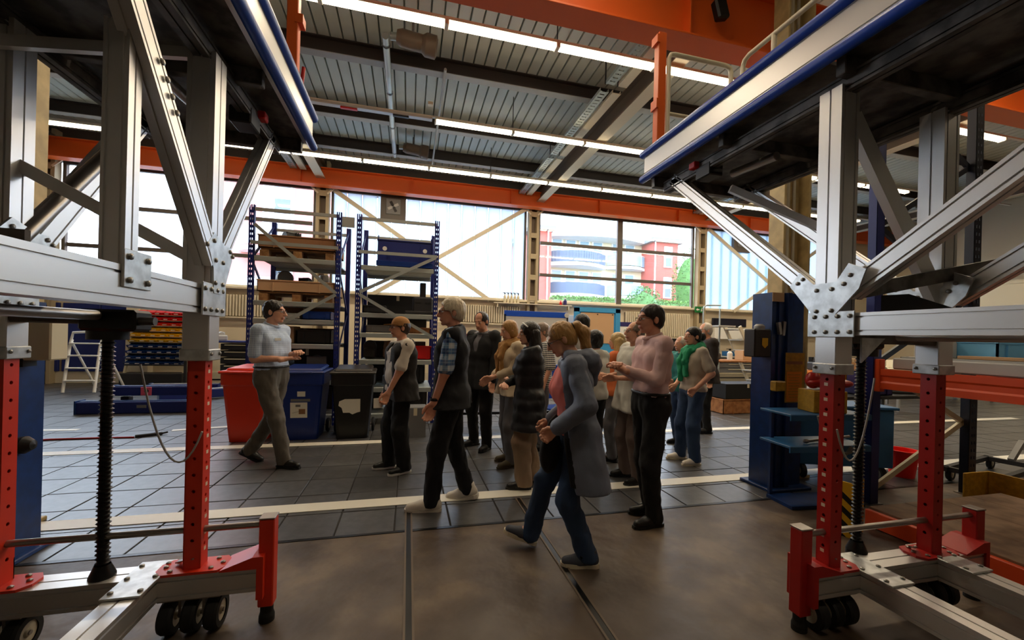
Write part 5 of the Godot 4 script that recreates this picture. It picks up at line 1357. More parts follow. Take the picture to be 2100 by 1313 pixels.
	solo("dark_screen", MB.new().box(Vector3(1.5, 0.3, 0.06), Vector3(0, 0.15, 0), Basis.IDENTITY, 0.01).box(Vector3(1.3, 0.22, 0.01), Vector3(0, 0.15, 0.035)), M.racknavy, "long dark screen under the right window", "screen", Vector3(11.6, 2.05, WALL_Z + 0.1))
	solo("white_wall_box", MB.new().box(Vector3(1.7, 0.42, 0.2), Vector3(0, 0.21, 0), Basis.IDENTITY, 0.01).box(Vector3(0.5, 0.34, 0.02), Vector3(0.4, 0.21, 0.1)), M.white, "white equipment box below the dark screen", "box", Vector3(11.7, 1.58, WALL_Z + 0.15))
	# trolley, bucket and hose by the right rack
	var tr := thing("tool_trolley", "blue steel tool trolley on black castors", "trolley", Vector3(4.66, 0, -3.62), -0.35)
	part("cabinet", MB.new().box(Vector3(1.0, 0.62, 0.42), Vector3(0, 0.47, 0), Basis.IDENTITY, 0.008), M.trolleyblue, tr)
	part("top_tray", MB.new().box(Vector3(1.06, 0.03, 0.48), Vector3(0, 0.80, 0), Basis.IDENTITY, 0.006), M.trolleyblue, tr)
	for x in [-0.4, 0.4]:
		for z in [-0.16, 0.16]: wheel(tr, Vector3(x, 0.085, z), 0.085, 0.05)
	var sh := thing("tray_stand", "blue two-shelf tray stand in front of the lift column", "stand", Vector3(3.68, 0, -3.02), -0.10)
	for y in [0.56, 0.84]: part("shelf", MB.new().box(Vector3(0.82, 0.02, 0.36), Vector3(0, y, 0), Basis.IDENTITY, 0.004).box(Vector3(0.82, 0.05, 0.012), Vector3(0, y - 0.02, 0.18)), M.trolleyblue, sh)
	for x in [-0.3, 0.37]: part("leg", MB.new().box(Vector3(0.03, 0.84, 0.03), Vector3(x, 0.42, -0.16)), M.liftblue, sh)
	part("foot", MB.new().box(Vector3(0.75, 0.03, 0.3), Vector3(0.03, 0.015, 0)), M.liftblue, sh)
	var yb := thing("yellow_box", "worn yellow steel box on the upper tray shelf", "box", Vector3(3.72, 0.852, -2.98), -0.25)
	part("box", MB.new().box(Vector3(0.30, 0.20, 0.22), Vector3(0, 0.1, 0), Basis.IDENTITY, 0.006), M.mustard, yb)
	part("socket", MB.new().lathe([Vector2(0.0, 0), Vector2(0.03, 0), Vector2(0.03, 0.02), Vector2(0, 0.02)], Vector3(0.05, 0.12, 0.11), Basis(Vector3.RIGHT, Vector3.BACK, Vector3.DOWN), 12), M.lidbrown, yb)
	solo("red_cloth", MB.new().ball(Vector3(0, 0.03, 0), Vector3(0.2, 0.05, 0.1)).ball(Vector3(0.15, 0.02, 0.03), Vector3(0.12, 0.04, 0.08)).ball(Vector3(-0.12, 0.05, -0.02), Vector3(0.07, 0.08, 0.06)), M.darkred, "crumpled red cloth lying on the yellow box", "cloth", Vector3(3.78, 1.088, -3.0))
	solo("coiled_hose", MB.new().tube(arc_points(Vector3(3.42, 0.86, -2.74), Vector3(3.85, 0.575, -2.76), 0.16), 0.012, 8).tube(arc_points(Vector3(3.40, 0.86, -2.75), Vector3(3.80, 0.575, -2.77), 0.20), 0.012, 8), M.grey, "grey air hose hanging from the tray shelf", "hose")
	solo("steel_rod", MB.new().tube([Vector3(-0.3, 0.02, 0.06), Vector3(0.34, 0.02, -0.04)], 0.012, 8).ball(Vector3(-0.3, 0.022, 0.06), Vector3(0.03, 0.02, 0.02)), M.steel, "steel rod on the lower tray shelf", "rod", Vector3(3.8, 0.572, -3.0))
	var bk := thing("red_bucket", "bright red plastic bucket behind the rack", "bucket", Vector3(5.48, 0.0, -3.44))
	part("pail", MB.new().lathe([Vector2(0, 0), Vector2(0.11, 0), Vector2(0.145, 0.28), Vector2(0.155, 0.28), Vector2(0.155, 0.30), Vector2(0.13, 0.30), Vector2(0.10, 0.02), Vector2(0, 0.02)], Vector3.ZERO, Basis.IDENTITY, 24), M.bucket, bk)
	part("bail", MB.new().tube(arc_points(Vector3(-0.15, 0.28, 0), Vector3(0.15, 0.28, 0), 0.1), 0.005, 6), M.steel, bk)
	var dl := thing("flat_dolly", "low dark steel dolly with black wheels behind the rack", "dolly", Vector3(6.4, 0, -3.15), 0.2)
	part("frame", MB.new().box(Vector3(1.2, 0.05, 0.05), Vector3(0, 0.13, 0.2)).box(Vector3(1.2, 0.05, 0.05), Vector3(0, 0.13, -0.2)).box(Vector3(0.05, 0.05, 0.45), Vector3(-0.55, 0.13, 0)).box(Vector3(0.05, 0.05, 0.45), Vector3(0.55, 0.13, 0)), M.darkgrey, dl)
	part("push_bar", MB.new().seg(Vector3(0.55, 0.15, 0.0), Vector3(0.9, 0.34, 0.0), 0.05, 0.06), M.grey, dl)
	for x in [-0.5, 0.62]:
		for z in [-0.18, 0.18]: wheel(dl, Vector3(x, 0.075, z), 0.075, 0.045, Vector3.BACK)
	# far right clutter behind the platform
	work_bench("dark work table behind the pallet rack", Vector3(6.2, 0, -4.5), 2.2, 0.8, 0.8, M.darkgrey, M.darkgrey, 0)
	carton("white carton on the dark table behind the rack", Vector3(5.35, 0.8, -4.4), Vector3(0.5, 0.16, 0.3), M.white)
	crate("mustard tray on the dark table behind the rack", Vector3(5.5, 0.985, -4.42), Vector3(0.5, 0.12, 0.3), M.signorange)
	machine_part("grey clamp on the dark table behind the rack", Vector3(6.85, 0.8, -4.4), Vector3(0.4, 0.26, 0.3), M.grey, 31)
	solo("cream_partition", MB.new().box(Vector3(0.1, 3.4, 6.0), Vector3(0, 1.7, 0)).box(Vector3(0.14, 0.1, 6.0), Vector3(0, 3.4, 0)).box(Vector3(0.14, 0.1, 6.0), Vector3(0, 1.1, 0)), M.ivory, "cream partition wall at the far right", "partition", Vector3(16.8, 0, -6.0))

# ------------------------------------------------------------------ people: smooth-blended limbs meshed as surface nets
class Sdf:
	var ca: Array[Vector3] = []
	var cd: Array[Vector3] = []
	var inv := PackedFloat32Array()
	var ra := PackedFloat32Array()
	var rb := PackedFloat32Array()
	var ell := PackedByteArray()
	var eb: Array[Basis] = []
	var k := 0.03
	var clips: Array[Plane] = []          # keep the side where normal.dot(p) <= d
	var cuts: Array = []                  # [centre, radii] ellipsoids taken away
	var amp := 0.0
	var noise: FastNoiseLite
	var nsc := Vector3.ONE
	var quilt := 0.0
	var quilt_step := 0.11
	func cap(a: Vector3, b: Vector3, r0: float, r1: float) -> Sdf:
		var d := b - a
		ca.append(a); cd.append(d); inv.append(1.0 / maxf(d.length_squared(), 1e-9)); ra.append(r0); rb.append(r1 - r0); ell.append(0); eb.append(Basis.IDENTITY)
		return self
	func el(c: Vector3, r: Vector3, b := Basis.IDENTITY) -> Sdf:
		ca.append(c); cd.append(r); inv.append(0.0); ra.append(minf(r.x, minf(r.y, r.z))); rb.append(0.0); ell.append(1); eb.append(b.inverse())
		return self
	func one(i: int, p: Vector3) -> float:
		if ell[i]:
			var q := eb[i] * (p - ca[i])
			var r := cd[i]
			var k0 := (q / r).length()
			var k1 := (q / (r * r)).length()
			return k0 * (k0 - 1.0) / maxf(k1, 1e-6)
		var pa := p - ca[i]
		var h := clampf(pa.dot(cd[i]) * inv[i], 0.0, 1.0)
		return (pa - cd[i] * h).length() - ra[i] - rb[i] * h
	func bounds() -> AABB:
		var b := AABB(ca[0], Vector3.ZERO)
		for i in ca.size():
			if ell[i]:
				var m := maxf(cd[i].x, maxf(cd[i].y, cd[i].z))
				b = b.merge(AABB(ca[i] - Vector3.ONE * m, Vector3.ONE * 2 * m))
			else:
				var r := ra[i]
				b = b.merge(AABB(ca[i] - Vector3.ONE * r, Vector3.ONE * 2 * r))
				r = ra[i] + rb[i]
				b = b.merge(AABB(ca[i] + cd[i] - Vector3.ONE * r, Vector3.ONE * 2 * r))
		return b.grow(k * 0.3 + amp + quilt)
	func build(cell: float) -> Array:      # [vertices, normals, indices]
		var bb := bounds().grow(cell * 1.5)
		var o := bb.position
		const B := 6
		var gx := int(ceil(bb.size.x / cell / B))
		var gy := int(ceil(bb.size.y / cell / B))
		var gz := int(ceil(bb.size.z / cell / B))
		var nx := gx * B + 1
		var ny := gy * B + 1
		var nz := gz * B + 1
		var sy := nx
		var sz := nx * ny
		var f := PackedFloat32Array()
		f.resize(nx * ny * nz)
		f.fill(1.0)
		var R := cell * B * 0.5 * 1.7321
		var blocks := []
		var np := ca.size()
		var raw := PackedFloat32Array()
		raw.resize(np)
		for bz in gz:
			for by in gy:
				for bx in gx:
					var c := o + Vector3(bx + 0.5, by + 0.5, bz + 0.5) * (cell * B)
					var dm := 1e9
					for i in np:
						var q := one(i, c)
						raw[i] = q
						if q < dm: dm = q
					var tot := dm
					for pl in clips: tot = maxf(tot, pl.normal.dot(c) - pl.d)
					if tot > R * 1.15 + k * 0.3 + amp + quilt + cell: continue
					if cuts.is_empty() and tot < -(R * 1.6 + k * 0.3 + amp + quilt + cell):
						for z in range(bz * B, bz * B + B):
							for y in range(by * B, by * B + B):
								var at := z * sz + y * sy + bx * B
								for x in B: f[at + x] = -1.0
						continue
					var act := PackedInt32Array()
					for i in np:
						if raw[i] < dm + 2.2 * R + k: act.append(i)
					blocks.append(Vector3i(bx, by, bz))
					var na := act.size()
					for z in range(bz * B, bz * B + B):
						for y in range(by * B, by * B + B):
							var at := z * sz + y * sy + bx * B
							for x in B:
								var p := o + Vector3(bx * B + x, y, z) * cell
								var d := 1e9
								for j in na:
									var i := act[j]
									var e: float
									if ell[i]:
										e = one(i, p)
									else:
										var pa := p - ca[i]
										var h := clampf(pa.dot(cd[i]) * inv[i], 0.0, 1.0)
										e = (pa - cd[i] * h).length() - ra[i] - rb[i] * h
									var t := k - absf(d - e)
									if t > 0.0: d = minf(d, e) - t * t / (4.0 * k)
									elif e < d: d = e
								if amp > 0.0 and absf(d) < amp + cell * 3.0: d += amp * noise.get_noise_3dv(p * nsc)
								if quilt > 0.0: d += quilt * (1.0 - absf(sin(p.y * PI / quilt_step))) * 0.8
								for pl in clips: d = maxf(d, pl.normal.dot(p) - pl.d)
								for cu in cuts:
									var q: Vector3 = p - cu[0]
									var k0: float = (q / cu[1]).length()
									d = maxf(d, -k0 * (k0 - 1.0) / maxf((q / (cu[1] * cu[1])).length(), 1e-6))
								f[at + x] = d
		# vertices
		var vi := PackedInt32Array()
		vi.resize(f.size())
		vi.fill(-1)
		var v := PackedVector3Array()
		var lim := cell * 2.2
		var cells := PackedInt32Array()
		var off := [0, 1, sy, sy + 1, sz, sz + 1, sz + sy, sz + sy + 1]
		var corner := [Vector3(0, 0, 0), Vector3(1, 0, 0), Vector3(0, 1, 0), Vector3(1, 1, 0), Vector3(0, 0, 1), Vector3(1, 0, 1), Vector3(0, 1, 1), Vector3(1, 1, 1)]
		var ea := [0, 2, 4, 6, 0, 1, 4, 5, 0, 1, 2, 3]
		var ez := [1, 3, 5, 7, 2, 3, 6, 7, 4, 5, 6, 7]
		var val := PackedFloat32Array()
		val.resize(8)
		for b: Vector3i in blocks:
			for z in range(b.z * B, mini(b.z * B + B, nz - 1)):
				for y in range(b.y * B, mini(b.y * B + B, ny - 1)):
					for x in range(b.x * B, mini(b.x * B + B, nx - 1)):
						var at := z * sz + y * sy + x
						if absf(f[at]) > lim: continue
						var m := 0
						for q in 8:
							var w := f[at + off[q]]
							val[q] = w
							if w < 0.0: m += 1
						if m == 0 or m == 8: continue
						var s := Vector3.ZERO
						var cnt := 0
						for e in 12:
							var p0 := val[ea[e]]
							var p1 := val[ez[e]]
							if (p0 < 0.0) != (p1 < 0.0):
								s += corner[ea[e]].lerp(corner[ez[e]], p0 / (p0 - p1))
								cnt += 1
						vi[at] = v.size()
						v.append(o + (Vector3(x, y, z) + s / cnt) * cell)
						cells.append(at)
		# faces
		var idx := PackedInt32Array()
		for at in cells:
			var inside := f[at] < 0.0
			for ax in 3:
				var st: int = [1, sy, sz][ax]
				if (f[at + st] < 0.0) == inside: continue
				var u: int = [sy, sz, 1][ax]
				var w: int = [sz, 1, sy][ax]
				if at - u - w < 0: continue
				var a := vi[at]
				var b := vi[at - u]
				var c := vi[at - u - w]
				var d := vi[at - w]
				if a < 0 or b < 0 or c < 0 or d < 0: continue
				if inside: idx.append_array([a, c, b, a, d, c])
				else: idx.append_array([a, b, c, a, c, d])
		var n := PackedVector3Array()
		n.resize(v.size())
		for t in range(0, idx.size(), 3):
			var p := v[idx[t]]
			var fn := (v[idx[t + 2]] - p).cross(v[idx[t + 1]] - p)
			n[idx[t]] += fn; n[idx[t + 1]] += fn; n[idx[t + 2]] += fn
		for i in n.size(): n[i] = n[i].normalized()
		return [v, n, idx]

class Geo:      # several nets joined into one surface
	var v := PackedVector3Array()
	var n := PackedVector3Array()
	var c := PackedColorArray()
	var idx := PackedInt32Array()
	func add(net: Array, t: Transform3D, col) -> void:
		var base := v.size()
		for i in net[0].size():
			v.append(t * net[0][i]); n.append(t.basis * net[1][i])
			c.append(col.call(net[0][i]) if col is Callable else col)
		var flip := t.basis.determinant() < 0.0
		for i in range(0, net[2].size(), 3):
			idx.append(base + net[2][i])
			idx.append(base + net[2][i + (2 if flip else 1)])
			idx.append(base + net[2][i + (1 if flip else 2)])
	func mesh() -> ArrayMesh:
		var a := []
		a.resize(Mesh.ARRAY_MAX)
		a[Mesh.ARRAY_VERTEX] = v
		a[Mesh.ARRAY_NORMAL] = n
		a[Mesh.ARRAY_COLOR] = c
		a[Mesh.ARRAY_INDEX] = idx
		var m := ArrayMesh.new()
		m.add_surface_from_arrays(Mesh.PRIMITIVE_TRIANGLES, a)
		return m

var wrinkle: FastNoiseLite
func ik(a: Vector3, t: Vector3, l1: float, l2: float, pole: Vector3) -> Array:   # [middle joint, end]
	var d := t - a
	var l := clampf(d.length(), absf(l1 - l2) + 0.01, l1 + l2 - 0.002)
	var u := d.normalized()
	var x := (l1 * l1 - l2 * l2 + l * l) / (2 * l)
	var h := sqrt(maxf(0.0, l1 * l1 - x * x))
	var side := (pole - u * pole.dot(u)).normalized()
	return [a + u * x + side * h, a + u * l]

func person_geo(sp: Dictionary) -> Dictionary:
	var out := {}
	var H: float = sp.h
	var s := H / 1.75
	var g: float = sp.get("w", 1.0)
	var belly: float = sp.get("belly", 0.0)
	var fem: bool = sp.get("fem", false)
	var near: bool = sp.get("near", false)
	var hc := 0.0055 if near else 0.008
	var cc := 0.013 if near else 0.019
	# --- skeleton
	var feet: Array = sp.feet             # [[x, z, yaw, pitch, lift], ...] left, right
	var pel := Vector3(0, 0.925 * s - sp.get("drop", 0.0), sp.get("pz", 0.0))
	var Bt := Basis(Vector3.UP, sp.get("twist", 0.0)) * Basis(Vector3.RIGHT, -sp.get("lean", 0.0))
	var U := func(x: float, y: float, z: float) -> Vector3: return pel + Bt * (Vector3(x, y - 0.925, z) * s)
	var shw := (0.165 if fem else 0.185) * (0.5 + 0.5 * g)
	var hipw := 0.092
	var ank := []
	var knee := []
	var hip := []
	var fb := []
	for i in 2:
		var q: Array = feet[i]
		var sd := -1.0 if i == 0 else 1.0
		var b := Basis(Vector3.UP, q[2]) * Basis(Vector3.RIGHT, q[3])
		fb.append(b)
		ank.append(Vector3(q[0], 0.085 * s + q[4], q[1]))
		hip.append(pel + Vector3(sd * hipw * s, -0.03 * s, 0))
		knee.append(ik(hip[i], ank[i], 0.412 * s, 0.405 * s, b * Vector3(sd * 0.12, 0, -1))[0])
	var sho := []
	var elb := []
	var wri := []
	for i in 2:
		var sd := -1.0 if i == 0 else 1.0
		sho.append(U.call(sd * shw, 1.425, 0.015))
		var a := ik(sho[i], sp.hands[i], 0.285 * s, 0.265 * s, sp.get("poles", [Vector3(-0.5, -0.5, 0.8), Vector3(0.5, -0.5, 0.8)])[i])
		elb.append(a[0]); wri.append(a[1])
	var nb: Vector3 = U.call(0, 1.475, 0.01)
	var Bh := Basis(Vector3.UP, sp.get("hyaw", 0.0) + sp.get("twist", 0.0)) * Basis(Vector3.RIGHT, -sp.get("hpitch", 0.0))
	var hs: float = s * sp.get("head", 1.0)
	var hd: Vector3 = nb + Bt * (Vector3(0, 0.055, -0.012) * s) + Bh * (Vector3(0, 0.095, -0.012) * hs)
	var HT := Transform3D(Bh.scaled(Vector3.ONE * hs), hd)
	out.HT = HT
	out.nb = nb
	out.wri = wri
	# --- body (one continuous figure)
	var skin: Color = sp.get("skin", Color(0.84, 0.62, 0.51)).srgb_to_linear()
	var body := Geo.new()
	var B := Sdf.new()
	B.k = 0.04
	torso(B, U, s, g, 0.0, shw, -0.024, fem)
	for i in 2:
		B.cap(hip[i], knee[i], 0.068 * s * g, 0.048 * s)
		B.cap(knee[i], ank[i], 0.050 * s, 0.036 * s)
		B.cap(ank[i], ank[i] + fb[i] * Vector3(0, -0.045, -0.10) * s, 0.034 * s, 0.026 * s)
		B.cap(sho[i], elb[i], 0.046 * s * g, 0.039 * s)
		B.cap(elb[i], wri[i], 0.040 * s, 0.027 * s)
	B.cap(U.call(0, 1.42, 0.02), hd + Bh * Vector3(0, -0.05, 0.02) * hs, 0.058 * s, 0.052 * s)
	body.add(B.build(cc * 1.15), Transform3D.IDENTITY, skin)
	# head
	var h := Sdf.new()
	h.k = 0.022
	h.el(Vector3(0, 0.03, 0.012), Vector3(0.074, 0.088, 0.094))
	h.el(Vector3(0, -0.032, -0.028), Vector3(0.060, 0.082, 0.066))
	h.cap(Vector3(-0.028, -0.082, -0.042), Vector3(0.028, -0.082, -0.042), 0.028, 0.028)
	h.el(Vector3(0, -0.098, -0.068), Vector3(0.020, 0.017, 0.018))
	h.cap(Vector3(0, -0.06, 0.01), Vector3(0, -0.15, 0.028), 0.052, 0.054)
	h.cap(Vector3(-0.03, 0.024, -0.080), Vector3(0.03, 0.024, -0.080), 0.013, 0.013)
	var h2 := Sdf.new()
	h2.k = 0.010
	h2.cap(Vector3(0, 0.010, -0.092), Vector3(0, -0.033, -0.113), 0.009, 0.014)
	h2.el(Vector3(-0.011, -0.038, -0.100), Vector3(0.010, 0.009, 0.012)); h2.el(Vector3(0.011, -0.038, -0.100), Vector3(0.010, 0.009, 0.012))
	for i in h2.ca.size():
		h.ca.append(h2.ca[i]); h.cd.append(h2.cd[i]); h.inv.append(h2.inv[i]); h.ra.append(h2.ra[i]); h.rb.append(h2.rb[i]); h.ell.append(h2.ell[i]); h.eb.append(h2.eb[i])
	h.k = 0.012
	for q in [-1, 1]:
		h.el(Vector3(q * 0.076, -0.012, 0.012), Vector3(0.010, 0.030, 0.018), Basis(Vector3.UP, q * 0.4))
		h.el(Vector3(q * 0.030, -0.002, -0.080), Vector3(0.013, 0.011, 0.012))
	h.cap(Vector3(-0.018, -0.064, -0.089), Vector3(0.018, -0.064, -0.089), 0.007, 0.007)
	h.cap(Vector3(-0.015, -0.072, -0.087), Vector3(0.015, -0.072, -0.087), 0.007, 0.007)
	var lip := skin.lerp(Color(0.42, 0.08, 0.07), 0.45)
	var hairc: Color = sp.get("hair", Color(0.2, 0.14, 0.1)).srgb_to_linear()
	var tint := func(p: Vector3) -> Color:
		if p.z < -0.05:
			if absf(p.y + 0.068) < 0.011 and absf(p.x) < 0.026: return lip
			var ex := absf(p.x) - 0.031
			if absf(p.y + 0.001) < 0.0065 and absf(ex) < 0.013: return Color(0.03, 0.025, 0.02) if absf(ex) < 0.006 else Color(0.62, 0.58, 0.54)
			if absf(p.y - 0.026 + absf(ex) * 0.2) < 0.006 and absf(ex) < 0.02: return skin.lerp(hairc, 0.7)
		return skin
	body.add(h.build(hc), HT, tint)
	# hands
	var hands := []
	for i in 2:
		if i == 0 and sp.get("hide_left", false) or i == 1 and sp.get("hide_right", false): continue
		var fd: Vector3 = (wri[i] - elb[i]).normalized()
		var bend: Vector3 = sp.get("hand_dir", [Vector3.ZERO, Vector3.ZERO])[i]
		if bend != Vector3.ZERO: fd = bend.normalized()
		var th: Vector3 = sp.get("thumb", [Vector3(0.3, 0.3, -1), Vector3(-0.3, 0.3, -1)])[i]
		var tx := (th - fd * th.dot(fd)).normalized()
		var pz := tx.cross(fd) * (1.0 if i == 0 else -1.0)
		var hb := Basis(tx, fd, pz)
		var F := Sdf.new()
		F.k = 0.010
		var curl: float = sp.get("curl", [0.35, 0.35])[i]
		for q in 4:
			var fx: float = [-0.031, -0.0105, 0.0105, 0.031][q]
			var ln: float = [0.060, 0.078, 0.084, 0.074][q]
			F.cap(Vector3(fx * 0.5, 0.0, 0), Vector3(fx, 0.085, 0), 0.017, 0.0125)
			var p := Vector3(fx, 0.085, 0)
			var an := curl * 0.6
			for j in 3:
				var l2: float = ln * [0.45, 0.31, 0.24][j]
				var e := p + Vector3(fx * 0.06, cos(an), sin(an)) * l2
				F.cap(p, e, [0.0105, 0.0095, 0.0088][j], [0.0095, 0.0088, 0.0078][j])
				p = e
				an += curl
		F.cap(Vector3(0.012, 0.012, 0.004), Vector3(0.042, 0.045, 0.012), 0.019, 0.014)
		F.cap(Vector3(0.042, 0.045, 0.012), Vector3(0.053, 0.078, 0.022), 0.0125, 0.011)
		F.cap(Vector3(0.053, 0.078, 0.022), Vector3(0.050, 0.103, 0.030), 0.0105, 0.0085)
		F.cap(Vector3(0, -0.05, 0), Vector3(0, 0.01, 0), 0.027, 0.026)
		var HB := Transform3D(hb.scaled(Vector3.ONE * s * (0.93 if fem else 1.0)), wri[i])
		body.add(F.build(0.0042 if near else 0.006), HB, skin)
		hands.append(HB)
	out.handT = hands
	out.body = body
	# --- trousers
	var T := Sdf.new()
	T.k = 0.045
	T.amp = 0.014
	T.noise = wrinkle
	T.nsc = Vector3(11, 6, 11)
	var tl: float = sp.get("loose", 1.0)
	var gt := lerpf(1.0, g, 0.45)
	T.cap(pel + Vector3(-0.07, 0.01, 0.005) * s, pel + Vector3(0.07, 0.01, 0.005) * s, 0.112 * s * gt, 0.112 * s * gt)
	var tw := 0.110 if sp.get("belt", false) else 0.088
	T.cap(pel + Vector3(-0.06, 0.10, 0.0) * s, pel + Vector3(0.06, 0.10, 0.0) * s, tw * s * g, tw * s * g)
	for i in 2:
		T.cap(hip[i], knee[i], 0.096 * s * gt, 0.076 * s * tl)
		T.cap(knee[i], ank[i] + Vector3(0, -0.02, 0), 0.074 * s * tl, 0.066 * s * tl)
	T.clips.append(Plane(Vector3.UP, pel.y + sp.get("waist", 0.12) * s))
	T.clips.append(Plane(Vector3.DOWN, -0.035))
	var tg := Geo.new()
	tg.add(T.build(cc), Transform3D.IDENTITY, Color.WHITE)
	out.trousers = tg
	# --- upper garments: [name, material, grow, sleeve 0..2, hem height, options]
	out.tops = []
	for tp: Array in sp.tops:
		var o: Dictionary = tp[5] if tp.size() > 5 else {}
		var G: float = tp[2]
		var S := Sdf.new()
		S.k = 0.032
		S.amp = o.get("amp", 0.010)
		S.noise = wrinkle
		S.nsc = Vector3(9, 6, 9)
		S.quilt = o.get("quilt", 0.0)
		torso(S, U, s, g, belly, shw, G, fem)
		var hem: float = tp[4]
		if hem < 0.86:
			var fl: float = o.get("flare", 0.03)
			for q in [-1, 1]:
				S.cap(pel + Vector3(q * 0.075, 0.0, 0.005) * s, Vector3(pel.x + q * (0.085 + fl) * s, hem * s - 0.05, pel.z + o.get("swing", 0.0)), (0.118 * g) * s + G, (0.118 * g + fl) * s + G)
		var sl: float = tp[3]
		var L := Sdf.new()
		L.k = 0.03
		L.amp = S.amp * 0.7
		L.noise = wrinkle
		L.nsc = Vector3(11, 11, 11)
		if sl > 0.0:
			for i in 2:
				var e: Vector3 = elb[i]
				var w: Vector3 = wri[i]
				L.cap(U.call((-0.09 if i == 0 else 0.09), 1.40, 0.012), sho[i], 0.060 * s + G * 0.8, 0.050 * s * g + G * 0.8)
				if sl < 1.0:
					var m: Vector3 = sho[i].lerp(e, sl)
					L.cap(sho[i], m, 0.050 * s * g + G * 0.8, 0.054 * s + G * 1.2)
				else:
					L.cap(sho[i], e, 0.050 * s * g + G * 0.8, 0.043 * s + G * 0.8)
					L.cap(e, e.lerp(w, minf(sl - 1.0, 0.97)), 0.043 * s + G * 0.8, 0.034 * s + G * 0.8)
		if o.has("vee"): S.cuts.append([U.call(0, 1.43, -0.13), Vector3(0.055, 0.20, 0.10) * s])
		S.clips.append(Plane(Vector3.DOWN, -hem * s))
		if o.has("open"): S.clips.append(Plane(Bt * Vector3(0, 0, -1), (Bt * Vector3(0, 0, -1)).dot(pel) + o.open * s))
		var neck: Vector3 = Bt * Vector3(0, 1, -0.35).normalized()
		S.clips.append(Plane(neck, neck.dot(U.call(0, o.get("neck", 1.475), -0.03))))
		var tgeo := Geo.new()
		tgeo.add(S.build(cc), Transform3D.IDENTITY, Color.WHITE)
		if sl > 0.0: tgeo.add(L.build(cc * 0.9), Transform3D.IDENTITY, Color.WHITE)
		if o.get("hood", false):
			var D := Sdf.new()
			D.k = 0.03
			D.amp = 0.012
			D.noise = wrinkle
			D.nsc = Vector3(12, 12, 12)
			D.cap(U.call(-0.085, 1.49, 0.0), U.call(-0.06, 1.45, 0.13), 0.050 * s, 0.070 * s); D.cap(U.call(0.085, 1.49, 0.0), U.call(0.06, 1.45, 0.13), 0.050 * s, 0.070 * s)
			D.cap(U.call(-0.06, 1.45, 0.13), U.call(0.06, 1.45, 0.13), 0.072 * s, 0.072 * s); D.cap(U.call(0, 1.40, 0.15), U.call(0, 1.28, 0.145), 0.075 * s, 0.035 * s)
			tgeo.add(D.build(0.011), Transform3D.IDENTITY, Color.WHITE)
		# collar ring
		if o.get("collar", 0.0) > 0.0:
			var ch: float = o.collar
			var C := Sdf.new()
			C.k = 0.01
			for q in 12:
				var a0 := TAU * q / 12.0
				var a1 := TAU * (q + 1) / 12.0
				if o.has("open") and cos(a0) > 0.75: continue
				C.cap(U.call(sin(a0) * 0.068, 1.475 + ch * 0.4 - 0.022 * cos(a0), 0.005 - cos(a0) * 0.064), U.call(sin(a1) * 0.068, 1.475 + ch * 0.4 - 0.022 * cos(a1), 0.005 - cos(a1) * 0.064), ch * s * 0.34 + 0.004, ch * s * 0.34 + 0.004)
			tgeo.add(C.build(0.009), Transform3D.IDENTITY, Color.WHITE)
		out.tops.append([tp[0], tp[1], tgeo])
	if sp.has("scarf"):
		var C := Sdf.new()
		C.k = 0.03
		C.amp = 0.016
		C.noise = wrinkle
		C.nsc = Vector3(16, 9, 16)
		for j in 2:
			for q in 14:
				var a0 := TAU * q / 14.0
				var a1 := TAU * (q + 1) / 14.0
				var f := func(a: float) -> Vector3: return U.call(sin(a) * (0.082 + 0.022 * j), 1.49 - 0.032 * j - 0.030 * cos(a), 0.012 - cos(a) * (0.078 + 0.026 * j))
				C.cap(f.call(a0), f.call(a1), 0.030, 0.030)
		for j in 2:
			var x: float = [-0.045, 0.035][j]
			C.cap(U.call(x, 1.43, -0.115), U.call(x * 1.3, 1.30, -0.150), 0.038, 0.042)
			C.cap(U.call(x * 1.3, 1.30, -0.150), U.call(x * 1.5, 1.13 - 0.06 * j, -0.145), 0.040, 0.030)
		var scg := Geo.new()
		scg.add(C.build(0.011), Transform3D.IDENTITY, Color.WHITE)
		out.scarf = scg
	# --- shoes
	out.shoes = []
	for i in 2:
		var K := Sdf.new()
		K.k = 0.025
		K.cap(Vector3(0, -0.038, 0.035), Vector3(0, -0.045, -0.06), 0.042, 0.043)
		K.cap(Vector3(0, -0.045, -0.06), Vector3(0.0, -0.052, -0.150), 0.043, 0.034)
		K.cap(Vector3(0, -0.03, 0.015), Vector3(0, 0.02, 0.02), 0.040, 0.042)
		K.clips.append(Plane(Vector3.DOWN, 0.066))
		K.clips.append(Plane(Vector3.UP, 0.035))
		var kg := Geo.new()
		var KT := Transform3D(fb[i].scaled(Vector3.ONE * s * sp.get("shoe_size", 1.0)), ank[i])
		kg.add(K.build(0.009), KT, Color.WHITE)
		out.shoes.append([kg, KT])
	# --- hair
	var style: String = sp.get("style", "short")
	var A := Sdf.new()
	A.k = 0.02
	A.amp = sp.get("hair_amp", 0.006)
	A.noise = wrinkle
	A.nsc = Vector3(45, 14, 45)
	var vol: float = sp.get("vol", 0.010)
